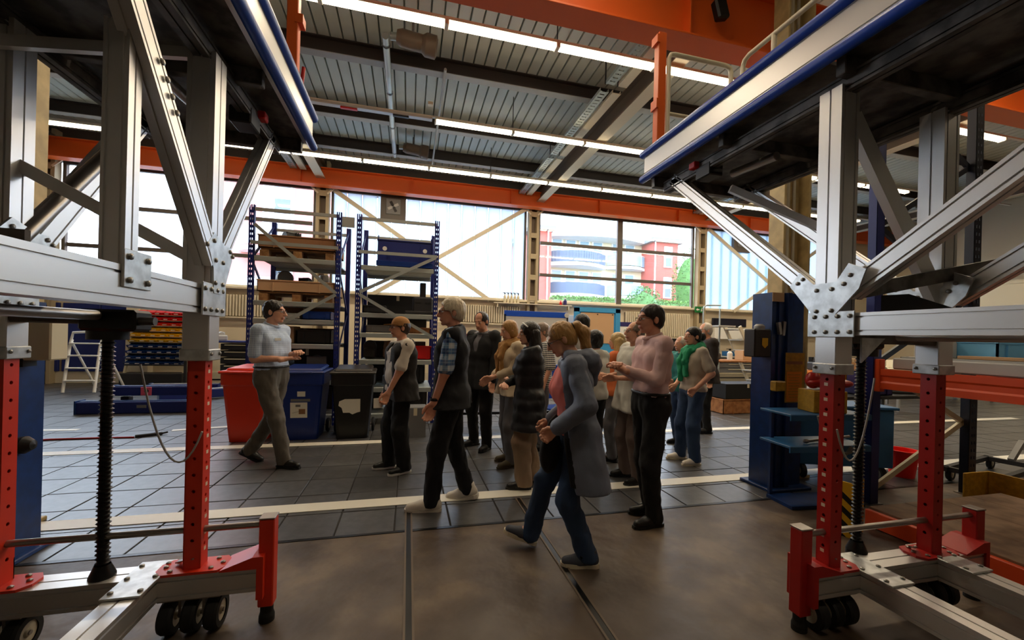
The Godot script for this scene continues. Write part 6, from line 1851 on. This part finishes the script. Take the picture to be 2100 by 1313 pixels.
	if style != "none":
		A.el(Vector3(0, 0.030, 0.014), Vector3(0.076 + vol, 0.089 + vol, 0.096 + vol))
		A.el(Vector3(0, -0.012, 0.040), Vector3(0.073 + vol * 0.7, 0.085, 0.066 + vol * 0.7))
		var fz := {"receding": [0.062, 0.150], "cap": [0.075, 0.19]}.get(style, [0.060, 0.105])
		var drop := 0.075
		if style in ["bob", "long"]:
			A.el(Vector3(0, -0.04, 0.030), Vector3(0.081 + vol, 0.082, 0.064 + vol))
			drop = 0.125
			A.cuts.append([Vector3(0, -0.045, -0.100), Vector3(0.074, 0.122, 0.092)])
		else:
			A.cuts.append([Vector3(0, -0.045, -0.108), Vector3(0.10, fz[1] + 0.012, 0.068)])
			A.cuts.append([Vector3(0, -0.05, -0.05), Vector3(0.12, 0.070, 0.052)])
			for q in [-1, 1]: A.cuts.append([Vector3(q * 0.088, -0.022, 0.008), Vector3(0.028, 0.036, 0.022)])
		if style == "receding": A.cuts.append([Vector3(0, 0.085, -0.085), Vector3(0.066, 0.07, 0.075)])
		if style == "cap": A.clips.append(Plane(Vector3.UP, 0.05))
		var low := Vector3(0, -1, -0.45).normalized()
		A.clips.append(Plane(low, low.dot(Vector3(0, -drop, 0.06))))
		var hg := Geo.new()
		hg.add(A.build(hc * 1.05), HT, Color.WHITE)
		var X := Sdf.new()
		X.k = 0.02
		X.amp = A.amp
		X.noise = wrinkle
		X.nsc = Vector3(50, 12, 50)
		match style:
			"ponytail":
				X.cap(Vector3(0, 0.035, 0.10), Vector3(0, 0.045, 0.135), 0.030, 0.030); X.cap(Vector3(0, 0.045, 0.135), Vector3(0, -0.02, 0.165), 0.034, 0.045)
				X.cap(Vector3(0, -0.02, 0.165), Vector3(0, -0.12, 0.140), 0.045, 0.036); X.cap(Vector3(0, -0.12, 0.140), Vector3(0, -0.165, 0.11), 0.034, 0.012)
			"bun":
				X.el(Vector3(0, -0.005, 0.135), Vector3(0.050, 0.055, 0.045)); X.cap(Vector3(0, 0.0, 0.08), Vector3(0, 0.0, 0.12), 0.04, 0.03)
			"long":
				for q in [-1, 1]:
					X.cap(Vector3(q * 0.045, 0.0, 0.055), Vector3(q * 0.055, -0.13, 0.065), 0.062, 0.064); X.cap(Vector3(q * 0.055, -0.13, 0.065), Vector3(q * 0.05, -0.27, 0.08), 0.064, 0.036)
					X.cap(Vector3(q * 0.075, 0.0, 0.02), Vector3(q * 0.075, -0.16, 0.01), 0.024, 0.018)
		if X.ca.size(): hg.add(X.build(hc * 1.2), HT, Color.WHITE)
		out.hair = hg
	return out

func torso(B: Sdf, U: Callable, s: float, g: float, belly: float, shw: float, G: float, fem: bool) -> void:
	var q := [[0.93, 0.075, 0.113, 0.008], [1.06, 0.062, 0.103, 0.0], [1.20, 0.078, 0.108, 0.0], [1.31, 0.092, 0.106, 0.004]]
	for r in q:
		var w: float = r[1]
		var rad: float = r[2] * (0.35 + 0.65 * g) * s + G
		B.cap(U.call(-w * g, r[0], r[3]), U.call(w * g, r[0], r[3]), rad, rad)
	if belly > 0.0:
		B.cap(U.call(-0.05, 1.08, -belly), U.call(0.05, 1.08, -belly), 0.11 * s + G, 0.11 * s + G)
	if fem:
		for t in [-1, 1]: B.cap(U.call(t * 0.065, 1.26, -0.075), U.call(t * 0.065, 1.27, -0.06), 0.062 * s + G, 0.06 * s + G)
	for t in [-1, 1]:
		B.cap(U.call(0, 1.455, 0.02), U.call(t * (shw - 0.01), 1.425, 0.015), 0.062 * s + G, 0.056 * s + G)

var person_jobs: Array = []
var person_out: Array = []
func person_job(i: int) -> void:
	person_out[i] = person_geo(person_jobs[i])

func cloth(key: String, col: Color, rough := 0.85, t := "", sc := 1.0) -> void:
	var m := mat(key, col, rough, 0.0, t if t else "fine", sc if t else 3.0, {"world": false, "normal": "cloth", "nscale": 0.35})
	m.rim_enabled = true
	m.rim = 0.25
	m.rim_tint = 0.6

func add_person(sp: Dictionary, o: Dictionary) -> Node3D:
	var t := thing("person", sp.label, "person", Vector3(sp.at.x, 0, sp.at.y), deg_to_rad(sp.turn))
	part("body", o.body.mesh(), M.skin, t)
	part("trousers", o.trousers.mesh(), M[sp.trousers], t)
	for tp in o.tops: part(tp[0], tp[2].mesh(), M[tp[1]], t)
	for k in 2:
		var sh := part("shoe", o.shoes[k][0].mesh(), M[sp.shoes], t)
		var KT: Transform3D = o.shoes[k][1]
		var outline := []
		for q: Vector2 in [Vector2(-0.03, 0.075), Vector2(0.03, 0.075), Vector2(0.042, 0.05), Vector2(0.038, -0.02), Vector2(0.046, -0.09), Vector2(0.040, -0.15), Vector2(0.018, -0.19), Vector2(-0.012, -0.19), Vector2(-0.036, -0.155), Vector2(-0.044, -0.09), Vector2(-0.038, -0.02), Vector2(-0.042, 0.05)]: outline.append(q)
		var so := MB.new().prism(outline, sp.get("sole_h", 0.022), Vector3(0, -0.072, 0), Basis(Vector3.RIGHT, Vector3(0, 0, 1), Vector3(0, -1, 0)))
		part("sole", so, M[sp.get("soles", "black")], sh, KT.origin, KT.basis)
	if o.has("hair"): part("hair", o.hair.mesh(), M[sp.hairmat], t)
	var HT: Transform3D = o.HT
	if sp.get("glasses", false):
		var gm := MB.new()
		for q in [-1, 1]:
			var ring := []
			for k in 13: ring.append(HT * Vector3(q * 0.031 + 0.021 * cos(TAU * k / 12), -0.002 + 0.015 * sin(TAU * k / 12), -0.103))
			gm.tube(ring, 0.002 * 1.1, 6, false)
			gm.tube([HT * Vector3(q * 0.052, 0.004, -0.102), HT * Vector3(q * 0.073, 0.004, -0.08), HT * Vector3(q * 0.080, 0.002, 0.01)], 0.002, 6)
		gm.tube([HT * Vector3(-0.011, 0.0, -0.106), HT * Vector3(0.011, 0.0, -0.106)], 0.002, 6)
		part("glasses", gm, M.black, t)
	if sp.get("cap", false):
		var cm := MB.new()
		cm.lathe([Vector2(0.094, -0.015), Vector2(0.095, 0.0), Vector2(0.093, 0.02), Vector2(0.087, 0.042), Vector2(0.076, 0.063), Vector2(0.058, 0.080), Vector2(0.032, 0.092), Vector2(0.01, 0.096), Vector2(0, 0.0965)], Vector3.ZERO, Basis.IDENTITY, 28)
		var cp := part("cap", cm, M.tan_cap, t, HT * Vector3(0, 0.030, 0.010), HT.basis * Basis(Vector3.RIGHT, 0.06) * Basis.from_scale(Vector3(0.92, 1, 1.12)))
		var vp := []
		for k in 13: vp.append(Vector2(0.076 * cos(PI * k / 12), 0.06 + 0.115 * sin(PI * k / 12)))
		part("visor", MB.new().prism(vp, 0.008, Vector3(0, 0.012, 0), Basis(Vector3.RIGHT, Vector3(0, -0.16, -0.987), Vector3(0, 0.987, -0.16))), M.tan_cap, cp)
	if sp.get("sunglasses_up", false):
		part("sunglasses", MB.new().tube([HT * Vector3(-0.08, 0.07, -0.02), HT * Vector3(-0.06, 0.10, -0.05), HT * Vector3(0, 0.115, -0.06), HT * Vector3(0.06, 0.10, -0.05), HT * Vector3(0.08, 0.07, -0.02)], 0.008, 8), M.white, t)
	if sp.get("ponytail_band", false):
		part("hair_band", MB.new().lathe([Vector2(0.028, -0.014), Vector2(0.036, 0.0), Vector2(0.028, 0.014)], Vector3.ZERO, Basis.IDENTITY, 16), M.black, t, HT * Vector3(0, 0.045, 0.112), HT.basis * Basis(Vector3.RIGHT, PI / 2))
	if o.has("scarf"): part("scarf", o.scarf.mesh(), M[sp.scarf], t)
	if sp.get("belt", false):
		var pel := Vector3(0, 0.925 * sp.h / 1.75, sp.get("pz", 0.0))
		var ring := []
		var gg: float = sp.get("w", 1.0)
		for k in 25:
			var a := TAU * k / 24.0
			var ex: float = signf(sin(a)) * 0.06 * sp.h / 1.75 * minf(1.0, absf(sin(a)) * 3.0)
			ring.append(pel + Vector3(ex + sin(a) * 0.112 * gg * sp.h / 1.75, 0.108 * sp.h / 1.75, -cos(a) * 0.112 * gg * sp.h / 1.75))
		part("belt", MB.new().tube(ring, 0.013, 8, false), M.black, t)
	if sp.has("badge"):
		var bt: Array = sp.badge
		part("name_badge", MB.new().box(Vector3(0.07, 0.03, 0.004), bt[0], Basis(Vector3.UP, bt[1]), 0.001), M.white, t)
	return t

func build_people() -> void:
	wrinkle = FastNoiseLite.new()
	wrinkle.seed = 4
	wrinkle.frequency = 1.0
	wrinkle.fractal_octaves = 2
	var sk := mat("skin", Color(1, 1, 1), 0.55)
	sk.vertex_color_use_as_albedo = true
	cloth("c_shirtblue", Color(0.74, 0.80, 0.88), 0.85, "check", 22.0)
	cloth("c_greybrown", Color(0.36, 0.335, 0.30))
	cloth("c_black", Color(0.035, 0.033, 0.035))
	cloth("c_navy", Color(0.035, 0.04, 0.065))
	cloth("c_darkjacket", Color(0.05, 0.055, 0.07))
	cloth("c_white", Color(0.84, 0.80, 0.74))
	cloth("c_vestbrown", Color(0.07, 0.045, 0.04))
	cloth("c_plaid", Color(1, 1, 1), 0.85, "plaid", 11.0)
	cloth("c_cream", Color(0.82, 0.74, 0.62))
	cloth("c_puffy", Color(0.11, 0.115, 0.135), 0.45)
	cloth("c_beige", Color(0.60, 0.50, 0.40))
	cloth("c_stripe", Color(1, 1, 1), 0.85, "stripe", 20.0)
	cloth("c_grey", Color(0.42, 0.42, 0.44))
	cloth("c_coat", Color(0.40, 0.43, 0.50), 0.55)
	cloth("c_pink", Color(0.90, 0.48, 0.44))
	cloth("c_jeans", Color(0.16, 0.25, 0.38))
	cloth("c_palegrey", Color(0.66, 0.66, 0.64))
	cloth("c_orange", Color(0.85, 0.45, 0.25))
	cloth("c_whitetop", Color(0.78, 0.78, 0.75))
	cloth("c_taupe", Color(0.42, 0.36, 0.34))
	cloth("c_pinkshirt", Color(0.80, 0.66, 0.64))
	cloth("c_teal", Color(0.06, 0.40, 0.38))
	cloth("c_green", Color(0.10, 0.55, 0.38))
	cloth("c_tee", Color(0.66, 0.62, 0.56))
	cloth("c_brownjacket", Color(0.12, 0.085, 0.075))
	cloth("c_mauve", Color(0.58, 0.46, 0.46))
	cloth("c_gold", Color(0.66, 0.48, 0.26))
	mat("tan_cap", Color(0.66, 0.47, 0.26), 0.8, 0.0, "fine", 3.0)
	mat("shoe_black", Color(0.03, 0.03, 0.03), 0.4)
	mat("shoe_white", Color(0.86, 0.83, 0.78), 0.55)
	mat("shoe_grey", Color(0.24, 0.26, 0.31), 0.7)
	mat("shoe_khaki", Color(0.34, 0.30, 0.22), 0.75)
	for q in [["hair_dark", Color(0.12, 0.078, 0.058)], ["hair_black", Color(0.02, 0.018, 0.018)], ["hair_white", Color(0.86, 0.80, 0.68)], ["hair_brown", Color(0.22, 0.14, 0.09)], ["hair_blonde", Color(0.74, 0.56, 0.32)], ["hair_lightblonde", Color(0.80, 0.68, 0.45)], ["hair_grey", Color(0.55, 0.48, 0.42)], ["hair_silver", Color(0.85, 0.82, 0.78)]]:
		mat(q[0], q[1], 0.42, 0.0, "grain", 6.0, {"world": false, "normal": "bump", "nscale": 1.0}).uv1_scale = Vector3(14, 2.5, 14)
	var down := Vector3(0, -1, 0)
	var P: Array = []
	# presenter, walking to the right and talking with his hands
	P.append({"label": "person in light blue checked shirt and grey trousers, gesturing beside the red bin", "at": Vector2(-1.45, -5.02), "turn": -110.0, "h": 1.83, "near": true, "feet": [[-0.07, 0.29, 0.1, -0.42, 0.05], [0.07, -0.22, -0.1, 0.0, 0.0]], "drop": 0.018, "hands": [Vector3(-0.07, 1.23, -0.24), Vector3(0.09, 1.17, -0.21)], "hand_dir": [Vector3(0.75, 0.25, -0.6), Vector3(-0.9, 0.15, -0.35)], "curl": [0.55, 0.3], "tops": [["shirt", "c_shirtblue", 0.010, 0.82, 1.0, {"collar": 0.03}]], "trousers": "c_greybrown", "shoes": "shoe_black", "hair": Color(0.12, 0.08, 0.06), "hairmat": "hair_dark", "style": "short", "vol": 0.006, "glasses": true, "belt": true, "w": 1.10, "hyaw": 0.25, "badge": [Vector3(0.10, 1.38, -0.135), -0.4]})
	# man with the cap
	P.append({"label": "person in tan cap, dark vest and white T-shirt holding a white card", "at": Vector2(-0.08, -4.6), "turn": 108.0, "h": 1.66, "near": true, "feet": [[-0.13, 0.03, 0.15, 0.0, 0.0], [0.11, -0.06, -0.1, 0.0, 0.0]], "hands": [Vector3(-0.20, 0.86, -0.18), Vector3(0.28, 0.84, -0.05)], "curl": [0.8, 0.5], "tops": [["t_shirt", "c_white", 0.012, 0.85, 0.90, {}], ["vest", "c_vestbrown", 0.030, 0.0, 0.82, {"open": 0.13, "neck": 1.46, "vee": true}]], "trousers": "c_black", "shoes": "shoe_black", "soles": "white", "hair": Color(0.3, 0.22, 0.16), "hairmat": "hair_brown", "style": "cap", "cap": true, "glasses": true, "w": 1.22, "belly": 0.03, "skin": Color(0.80, 0.57, 0.45), "loose": 1.2, "badge": [Vector3(-0.10, 1.27, -0.158), 0.3]})
	# white-haired man seen from the side
	P.append({"label": "person with white hair, navy vest, blue plaid sleeves and white sneakers", "at": Vector2(0.37, -3.58), "turn": 78.0, "h": 1.80, "near": true, "feet": [[-0.12, -0.13, 0.1, 0.0, 0.0], [0.14, 0.15, -0.15, -0.2, 0.015]], "hands": [Vector3(-0.23, 0.84, -0.13), Vector3(0.25, 0.86, -0.02)], "curl": [0.5, 0.5], "poles": [Vector3(-0.4, -0.2, 1), Vector3(0.4, -0.2, 1)], "tops": [["shirt", "c_plaid", 0.010, 0.92, 0.95, {"collar": 0.024}], ["vest", "c_navy", 0.028, 0.0, 0.84, {"collar": 0.034}]], "trousers": "c_navy", "shoes": "shoe_white", "soles": "shoe_white", "sole_h": 0.03, "shoe_size": 1.12, "hair": Color(0.8, 0.75, 0.65), "hairmat": "hair_white", "style": "short", "vol": 0.012, "glasses": true, "w": 1.08, "hyaw": 0.25, "skin": Color(0.81, 0.57, 0.46)})
	# man in the dark jacket
	P.append({"label": "person in long dark jacket looking down, behind the white-haired one", "at": Vector2(0.95, -5.35), "turn": 125.0, "h": 1.80, "feet": [[-0.14, -0.02, 0.3, 0.0, 0.0], [0.14, 0.02, -0.2, 0.0, 0.0]], "hands": [Vector3(-0.27, 0.86, -0.08), Vector3(0.27, 0.86, -0.08)], "tops": [["shirt", "c_grey", 0.010, 0.0, 0.95, {"collar": 0.02}], ["jacket", "c_darkjacket", 0.028, 1.95, 0.76, {"neck": 1.46, "vee": true}]], "trousers": "c_black", "shoes": "shoe_black", "hair": Color(0.15, 0.1, 0.07), "hairmat": "hair_dark", "style": "receding", "vol": 0.006, "w": 1.14, "hpitch": 0.3, "hyaw": 0.2})
	# woman with the scarf
	P.append({"label": "person with short blonde hair, cream top and gold patterned scarf", "at": Vector2(1.16, -4.62), "turn": 98.0, "h": 1.67, "fem": true, "feet": [[-0.12, -0.02, 0.2, 0.0, 0.0], [0.1, 0.05, -0.1, 0.0, 0.0]], "hands": [Vector3(-0.02, 1.00, -0.24), Vector3(0.06, 0.98, -0.24)], "tops": [["blouse", "c_cream", 0.020, 1.6, 0.84, {}]], "trousers": "c_grey", "shoes": "shoe_khaki", "soles": "shoe_khaki", "hair": Color(0.7, 0.55, 0.35), "hairmat": "hair_blonde", "style": "bob", "vol": 0.008, "hpitch": 0.25, "scarf": "c_gold"})
	# woman with long dark hair and the puffy vest
	P.append({"label": "person with long dark hair, dark quilted long vest and beige trousers", "at": Vector2(1.17, -3.90), "turn": 74.0, "h": 1.62, "near": true, "fem": true, "feet": [[-0.10, -0.03, 0.15, 0.0, 0.0], [0.10, 0.06, -0.1, 0.0, 0.0]], "hands": [Vector3(0.08, 1.04, -0.21), Vector3(-0.06, 1.00, -0.24)], "hand_dir": [Vector3(1, 0, 0.1), Vector3(-1, 0, 0.1)], "tops": [["jumper", "c_black", 0.010, 1.85, 0.95, {}], ["quilted_vest", "c_puffy", 0.046, 0.0, 0.62, {"quilt": 0.013, "flare": 0.02, "collar": 0.03}]], "trousers": "c_beige", "loose": 1.3, "shoes": "shoe_black", "hair": Color(0.1, 0.06, 0.05), "hairmat": "hair_dark", "style": "long", "vol": 0.016, "sunglasses_up": true, "hpitch": 0.05, "hyaw": 0.15})
	# striped top behind
	P.append({"label": "person with greying hair and striped top, half hidden behind the quilted vest", "at": Vector2(1.72, -5.2), "turn": 100.0, "h": 1.67, "fem": true, "feet": [[-0.1, 0.0, 0.15, 0.0, 0.0], [0.1, 0.03, -0.1, 0.0, 0.0]], "hands": [Vector3(-0.22, 0.86, -0.08), Vector3(0.2, 0.86, -0.08)], "tops": [["striped_top", "c_stripe", 0.018, 0.95, 0.86, {}]], "trousers": "c_grey", "shoes": "shoe_black", "hair": Color(0.5, 0.42, 0.36), "hairmat": "hair_grey", "style": "short", "vol": 0.014})
	# woman with the ponytail and grey raincoat, walking
	P.append({"label": "person with blonde ponytail, long grey raincoat and jeans, walking in front", "at": Vector2(1.09, -2.57), "turn": 74.0, "h": 1.63, "near": true, "fem": true, "drop": 0.03, "lean": 0.14, "pz": 0.03, "feet": [[-0.10, 0.10, 0.05, 0.0, 0.0], [0.12, -0.27, -0.05, 0.30, 0.035]], "hands": [Vector3(-0.19, 0.90, -0.13), Vector3(0.17, 0.88, -0.14)], "poles": [Vector3(-0.7, -0.6, 0.8), Vector3(0.5, -0.5, 0.8)], "curl": [0.9, 0.7], "tops": [["pink_top", "c_pink", 0.026, 0.0, 0.90, {"neck": 1.45}], ["coat_lining", "c_navy", 0.022, 0.0, 0.58, {"open": 0.112, "neck": 1.46, "flare": 0.02}], ["raincoat", "c_coat", 0.028, 1.93, 0.54, {"open": 0.085, "flare": 0.03, "collar": 0.026, "swing": 0.05, "amp": 0.010, "hood": true}]], "trousers": "c_jeans", "shoes": "shoe_grey", "soles": "cream_pale", "sole_h": 0.03, "hair": Color(0.66, 0.5, 0.3), "hairmat": "hair_blonde", "style": "ponytail", "ponytail_band": true, "hpitch": 0.42, "glasses": true, "vol": 0.008})
	# heads behind the raincoat
	P.append({"label": "person with black hair seen from behind, taller one before the pin board", "at": Vector2(2.2, -5.0), "turn": 20.0, "h": 1.79, "feet": [[-0.12, 0.0, 0.1, 0.0, 0.0], [0.12, 0.0, -0.1, 0.0, 0.0]], "hands": [Vector3(-0.26, 0.86, -0.06), Vector3(0.26, 0.86, -0.06)], "tops": [["shirt", "c_palegrey", 0.016, 0.9, 0.92, {"collar": 0.024}]], "trousers": "c_black", "shoes": "shoe_black", "hair": Color(0.03, 0.03, 0.03), "hairmat": "hair_black", "style": "short", "vol": 0.016})
	P.append({"label": "shorter person with black hair seen from behind, pale top", "at": Vector2(2.05, -4.28), "turn": 25.0, "h": 1.57, "fem": true, "feet": [[-0.1, 0.0, 0.1, 0.0, 0.0], [0.1, 0.0, -0.1, 0.0, 0.0]], "hands": [Vector3(-0.2, 0.8, -0.08), Vector3(0.2, 0.8, -0.08)], "tops": [["top", "c_whitetop", 0.016, 0.9, 0.88, {}]], "trousers": "c_black", "shoes": "shoe_black", "hair": Color(0.03, 0.03, 0.03), "hairmat": "hair_black", "style": "bob", "vol": 0.014})
	P.append({"label": "person with long light blonde hair and orange top, beside the pale top", "at": Vector2(2.48, -4.55), "turn": 40.0, "h": 1.56, "fem": true, "feet": [[-0.1, 0.0, 0.1, 0.0, 0.0], [0.1, 0.0, -0.1, 0.0, 0.0]], "hands": [Vector3(0.0, 1.12, -0.24), Vector3(0.06, 1.10, -0.22)], "tops": [["top", "c_orange", 0.016, 1.6, 0.88, {}]], "trousers": "c_grey", "shoes": "shoe_black", "hair": Color(0.75, 0.6, 0.4), "hairmat": "hair_lightblonde", "style": "long", "vol": 0.008})
	# short-haired person with glasses, white top
	P.append({"label": "person with short hair and glasses in a loose white top, beside the pink shirt", "at": Vector2(2.3, -3.86), "turn": 88.0, "h": 1.67, "fem": true, "w": 1.18, "feet": [[-0.12, 0.02, 0.15, 0.0, 0.0], [0.12, 0.0, -0.1, 0.0, 0.0]], "hands": [Vector3(-0.12, 1.08, -0.26), Vector3(0.1, 1.08, -0.26)], "tops": [["white_top", "c_whitetop", 0.028, 0.95, 0.76, {"flare": 0.03}]], "trousers": "c_taupe", "loose": 1.2, "shoes": "shoe_black", "hair": Color(0.35, 0.28, 0.24), "hairmat": "hair_grey", "style": "receding", "vol": 0.004, "glasses": true, "hpitch": -0.12})
	# man in the pink shirt
	P.append({"label": "person in pale pink shirt and black trousers with clasped hands", "at": Vector2(1.93, -2.98), "turn": 84.0, "h": 1.77, "near": true, "feet": [[-0.11, 0.0, 0.2, 0.0, 0.0], [0.10, 0.08, -0.1, 0.0, 0.0]], "hands": [Vector3(-0.07, 1.24, -0.27), Vector3(0.05, 1.25, -0.26)], "hand_dir": [Vector3(0.75, 0.35, -0.4), Vector3(-0.75, 0.3, -0.4)], "curl": [0.6, 0.6], "tops": [["shirt", "c_pinkshirt", 0.008, 1.85, 1.005, {"collar": 0.03}]], "trousers": "c_black", "waist": 0.13, "shoes": "shoe_black", "hair": Color(0.14, 0.1, 0.07), "hairmat": "hair_dark", "style": "short", "vol": 0.006, "glasses": true, "belt": true, "w": 1.03, "skin": Color(0.77, 0.54, 0.43)})
	# right-hand group
	P.append({"label": "shorter person with pale cropped hair in a teal jacket, behind the green scarf", "at": Vector2(3.75, -5.05), "turn": 92.0, "h": 1.54, "feet": [[-0.1, 0.0, 0.1, 0.0, 0.0], [0.1, 0.05, -0.1, 0.0, 0.0]], "hands": [Vector3(-0.12, 0.92, -0.2), Vector3(0.12, 0.92, -0.2)], "tops": [["jacket", "c_teal", 0.024, 1.9, 0.86, {"collar": 0.026}]], "trousers": "c_jeans", "shoes": "shoe_black", "hair": Color(0.75, 0.65, 0.55), "hairmat": "hair_silver", "style": "receding", "vol": 0.003})
	P.append({"label": "person with dark bun, green scarf, grey T-shirt and jeans, hand in pocket", "at": Vector2(3.36, -4.30), "turn": 86.0, "h": 1.65, "fem": true, "feet": [[-0.11, -0.02, 0.1, 0.0, 0.0], [0.14, -0.05, -0.1, 0.0, 0.0]], "hands": [Vector3(-0.21, 0.92, -0.10), Vector3(0.2, 0.92, -0.10)], "poles": [Vector3(-0.6, -0.1, 1), Vector3(0.6, -0.1, 1)], "hide_left": false, "curl": [0.8, 0.8], "tops": [["t_shirt", "c_tee", 0.016, 0.75, 0.93, {}]], "trousers": "c_jeans", "loose": 1.08, "shoes": "shoe_white", "soles": "cream_pale", "hair": Color(0.06, 0.04, 0.03), "hairmat": "hair_black", "style": "bun", "vol": 0.008, "scarf": "c_green"})
	P.append({"label": "older person with white hair and dark brown jacket by the work benches", "at": Vector2(4.70, -5.72), "turn": 80.0, "h": 1.78, "feet": [[-0.11, 0.0, 0.1, 0.0, 0.0], [0.11, 0.03, -0.1, 0.0, 0.0]], "hands": [Vector3(-0.25, 0.86, -0.05), Vector3(0.25, 0.86, -0.05)], "tops": [["shirt", "c_mauve", 0.012, 0.0, 0.95, {"collar": 0.024}], ["jacket", "c_brownjacket", 0.028, 1.95, 0.80, {"open": 0.10, "collar": 0.024}]], "trousers": "c_black", "shoes": "shoe_black", "hair": Color(0.85, 0.82, 0.78), "hairmat": "hair_silver", "style": "receding", "vol": 0.007, "w": 1.06, "badge": [Vector3(-0.09, 1.36, -0.14), 0.4]})
	person_jobs = P
	person_out.resize(P.size())
	var gid := WorkerThreadPool.add_group_task(person_job, P.size(), -1, true)
	WorkerThreadPool.wait_for_group_task_completion(gid)
	var nodes := []
	for i in P.size(): nodes.append(add_person(P[i], person_out[i]))
	# things they hold or wear on the wrist
	var wt: Node3D = nodes[2]
	var w0: Vector3 = person_out[2].wri[0]
	part("wrist_watch", MB.new().lathe([Vector2(0.034, -0.012), Vector2(0.037, 0.0), Vector2(0.034, 0.012)], Vector3.ZERO, Basis.IDENTITY, 16), M.black, wt, w0 + Vector3(0, 0.03, 0))
	var hT: Transform3D = nodes[1].transform * person_out[1].handT[0]
	var card := solo("white_card", MB.new().box(Vector3(0.004, 0.10, 0.085), Vector3.ZERO, Basis.IDENTITY, 0.001), M.paper, "white card held in the hand of the one with the tan cap", "card")
	card.transform = Transform3D(Basis(Vector3.UP, -1.25), hT * Vector3(0.0, 0.09, 0.0) + Vector3(-0.06, -0.02, 0.03))
	var bag := thing("handbag", "black shoulder bag carried in front of the grey raincoat", "bag", Vector3(0.925, 0.60, -2.56), deg_to_rad(50.0))
	part("bag_body", MB.new().ball(Vector3(0, 0.13, 0), Vector3(0.14, 0.15, 0.055), Basis.IDENTITY, 18, 10).box(Vector3(0.24, 0.16, 0.07), Vector3(0, 0.15, 0), Basis.IDENTITY, 0.03), M.c_black, bag)
	part("strap", MB.new().tube([Vector3(-0.10, 0.24, 0), Vector3(-0.08, 0.33, 0.02), Vector3(0.0, 0.36, 0.03), Vector3(0.08, 0.33, 0.02), Vector3(0.10, 0.24, 0)], 0.010, 8), M.c_black, bag)
	solo("walking_pole", MB.new().tube([Vector3.ZERO, Vector3(0.01, 0.92, 0)], [0.008, 0.010], 8).tube([Vector3(0.01, 0.92, 0), Vector3(-0.05, 0.95, 0)], 0.014, 8).ball(Vector3(0, 0.05, 0), Vector3(0.025, 0.008, 0.025), Basis.IDENTITY, 10, 5), M.darkgrey, "thin dark walking pole beside the teal jacket", "walking pole", Vector3(3.42, 0, -4.92))

# ------------------------------------------------------------------ ceiling fittings and trays
func build_details() -> void:
	for k in 2:
		var p: Vector3 = [Vector3(-0.25, 5.95, -6.9), Vector3(-0.2, 5.95, -10.9)][k]
		var h := thing("heater_fan", ["grey heater fan on a ceiling pipe, nearer one", "grey heater fan on a ceiling pipe, farther one"][k], "heater", p)
		part("casing", MB.new().lathe([Vector2(0, -0.3), Vector2(0.10, -0.3), Vector2(0.13, -0.22), Vector2(0.13, 0.1), Vector2(0.17, 0.16), Vector2(0.17, 0.32), Vector2(0.12, 0.34), Vector2(0, 0.34)], Vector3(0.25, 0.25, 0.05), Basis(Vector3.FORWARD, PI / 2 + 0.1), 20), M.girder, h)
		part("bracket", MB.new().box(Vector3(0.04, 0.3, 0.04), Vector3(0.2, 0.48, 0.05)), M.grey, h)
		part("elbow", MB.new().tube([Vector3(-0.15, 0.3, 0), Vector3(0.0, 0.3, 0.02), Vector3(0.1, 0.26, 0.05)], 0.06, 12), M.galv, h)
	var dp := thing("duct_pipe", "pale grey pipe running under the roof deck towards the window wall", "pipe", Vector3(-0.47, 6.17, -9.0))
	part("pipe", MB.new().tube([Vector3(0, 0, 2.2), Vector3(0, 0, -2.3)], 0.055, 14), M.galv, dp)
	for k in 4: part("clamp", MB.new().lathe([Vector2(0.062, -0.02), Vector2(0.062, 0.02)], Vector3(0, 0, 2.0 - 1.35 * k), Basis(Vector3.RIGHT, PI / 2), 14), M.darkgrey, dp)
	var dp2 := thing("thin_pipe", "thin pale conduit under the roof deck right of the duct pipe", "pipe", Vector3(0.52, 6.2, -9.0))
	part("pipe", MB.new().tube([Vector3(0, 0, 1.6), Vector3(0, 0, -2.6)], 0.025, 10), M.purlin_pale, dp2)
	part("box", MB.new().box(Vector3(0.10, 0.06, 0.10), Vector3(-0.2, 0, 0.4)), M.ivory, dp2)
	# unlit half of the middle lamp row
	var du := thing("unlit_lamp_tray", "unlit lamp tray without tubes in the middle row", "lamp tray", Vector3(-1.6, LAMP_Y, -8.32))
	part("tray", MB.new().box(Vector3(3.9, 0.045, 0.12), Vector3(0, 0.02, 0), Basis.IDENTITY, 0.006), M.tube_dead, du)
	for k in 4: part("ballast", MB.new().box(Vector3(0.3, 0.03, 0.06), Vector3(-1.5 + 0.95 * k, -0.015, 0)), [M.darkgrey, M.lightgrey, M.brightred, M.darkgrey][k], du)
	solo("crane_hook_cable", MB.new().tube([Vector3(0, 1.1, 0), Vector3(-0.03, 0.5, 0), Vector3(0.02, 0.2, 0)], 0.035, 10).box(Vector3(0.16, 0.22, 0.1), Vector3(0.02, 0.12, 0), Basis(Vector3.BACK, 0.3), 0.02), M.black, "black cable carrier hanging over the front orange beam", "cable", Vector3(3.35, 5.15, -4.0))
	# boxes and tools on the tray of the left platform
	var bx := thing("white_box", "white box on the tool tray of the left platform", "box", Vector3(-1.62, 1.711, -2.08), 0.2)
	part("box", MB.new().box(Vector3(0.13, 0.12, 0.12), Vector3(0, 0.06, 0), Basis.IDENTITY, 0.004), M.white, bx)
	part("lid", MB.new().box(Vector3(0.135, 0.012, 0.125), Vector3(0, 0.126, 0), Basis.IDENTITY, 0.003), M.white, bx)
	carton("small brown carton beside the white box", Vector3(-1.78, 1.711, -2.08), Vector3(0.09, 0.16, 0.09), M.carton)
	crate("small yellow tray at the left edge", Vector3(-1.93, 1.711, -2.05), Vector3(0.12, 0.08, 0.1), M.mustard)
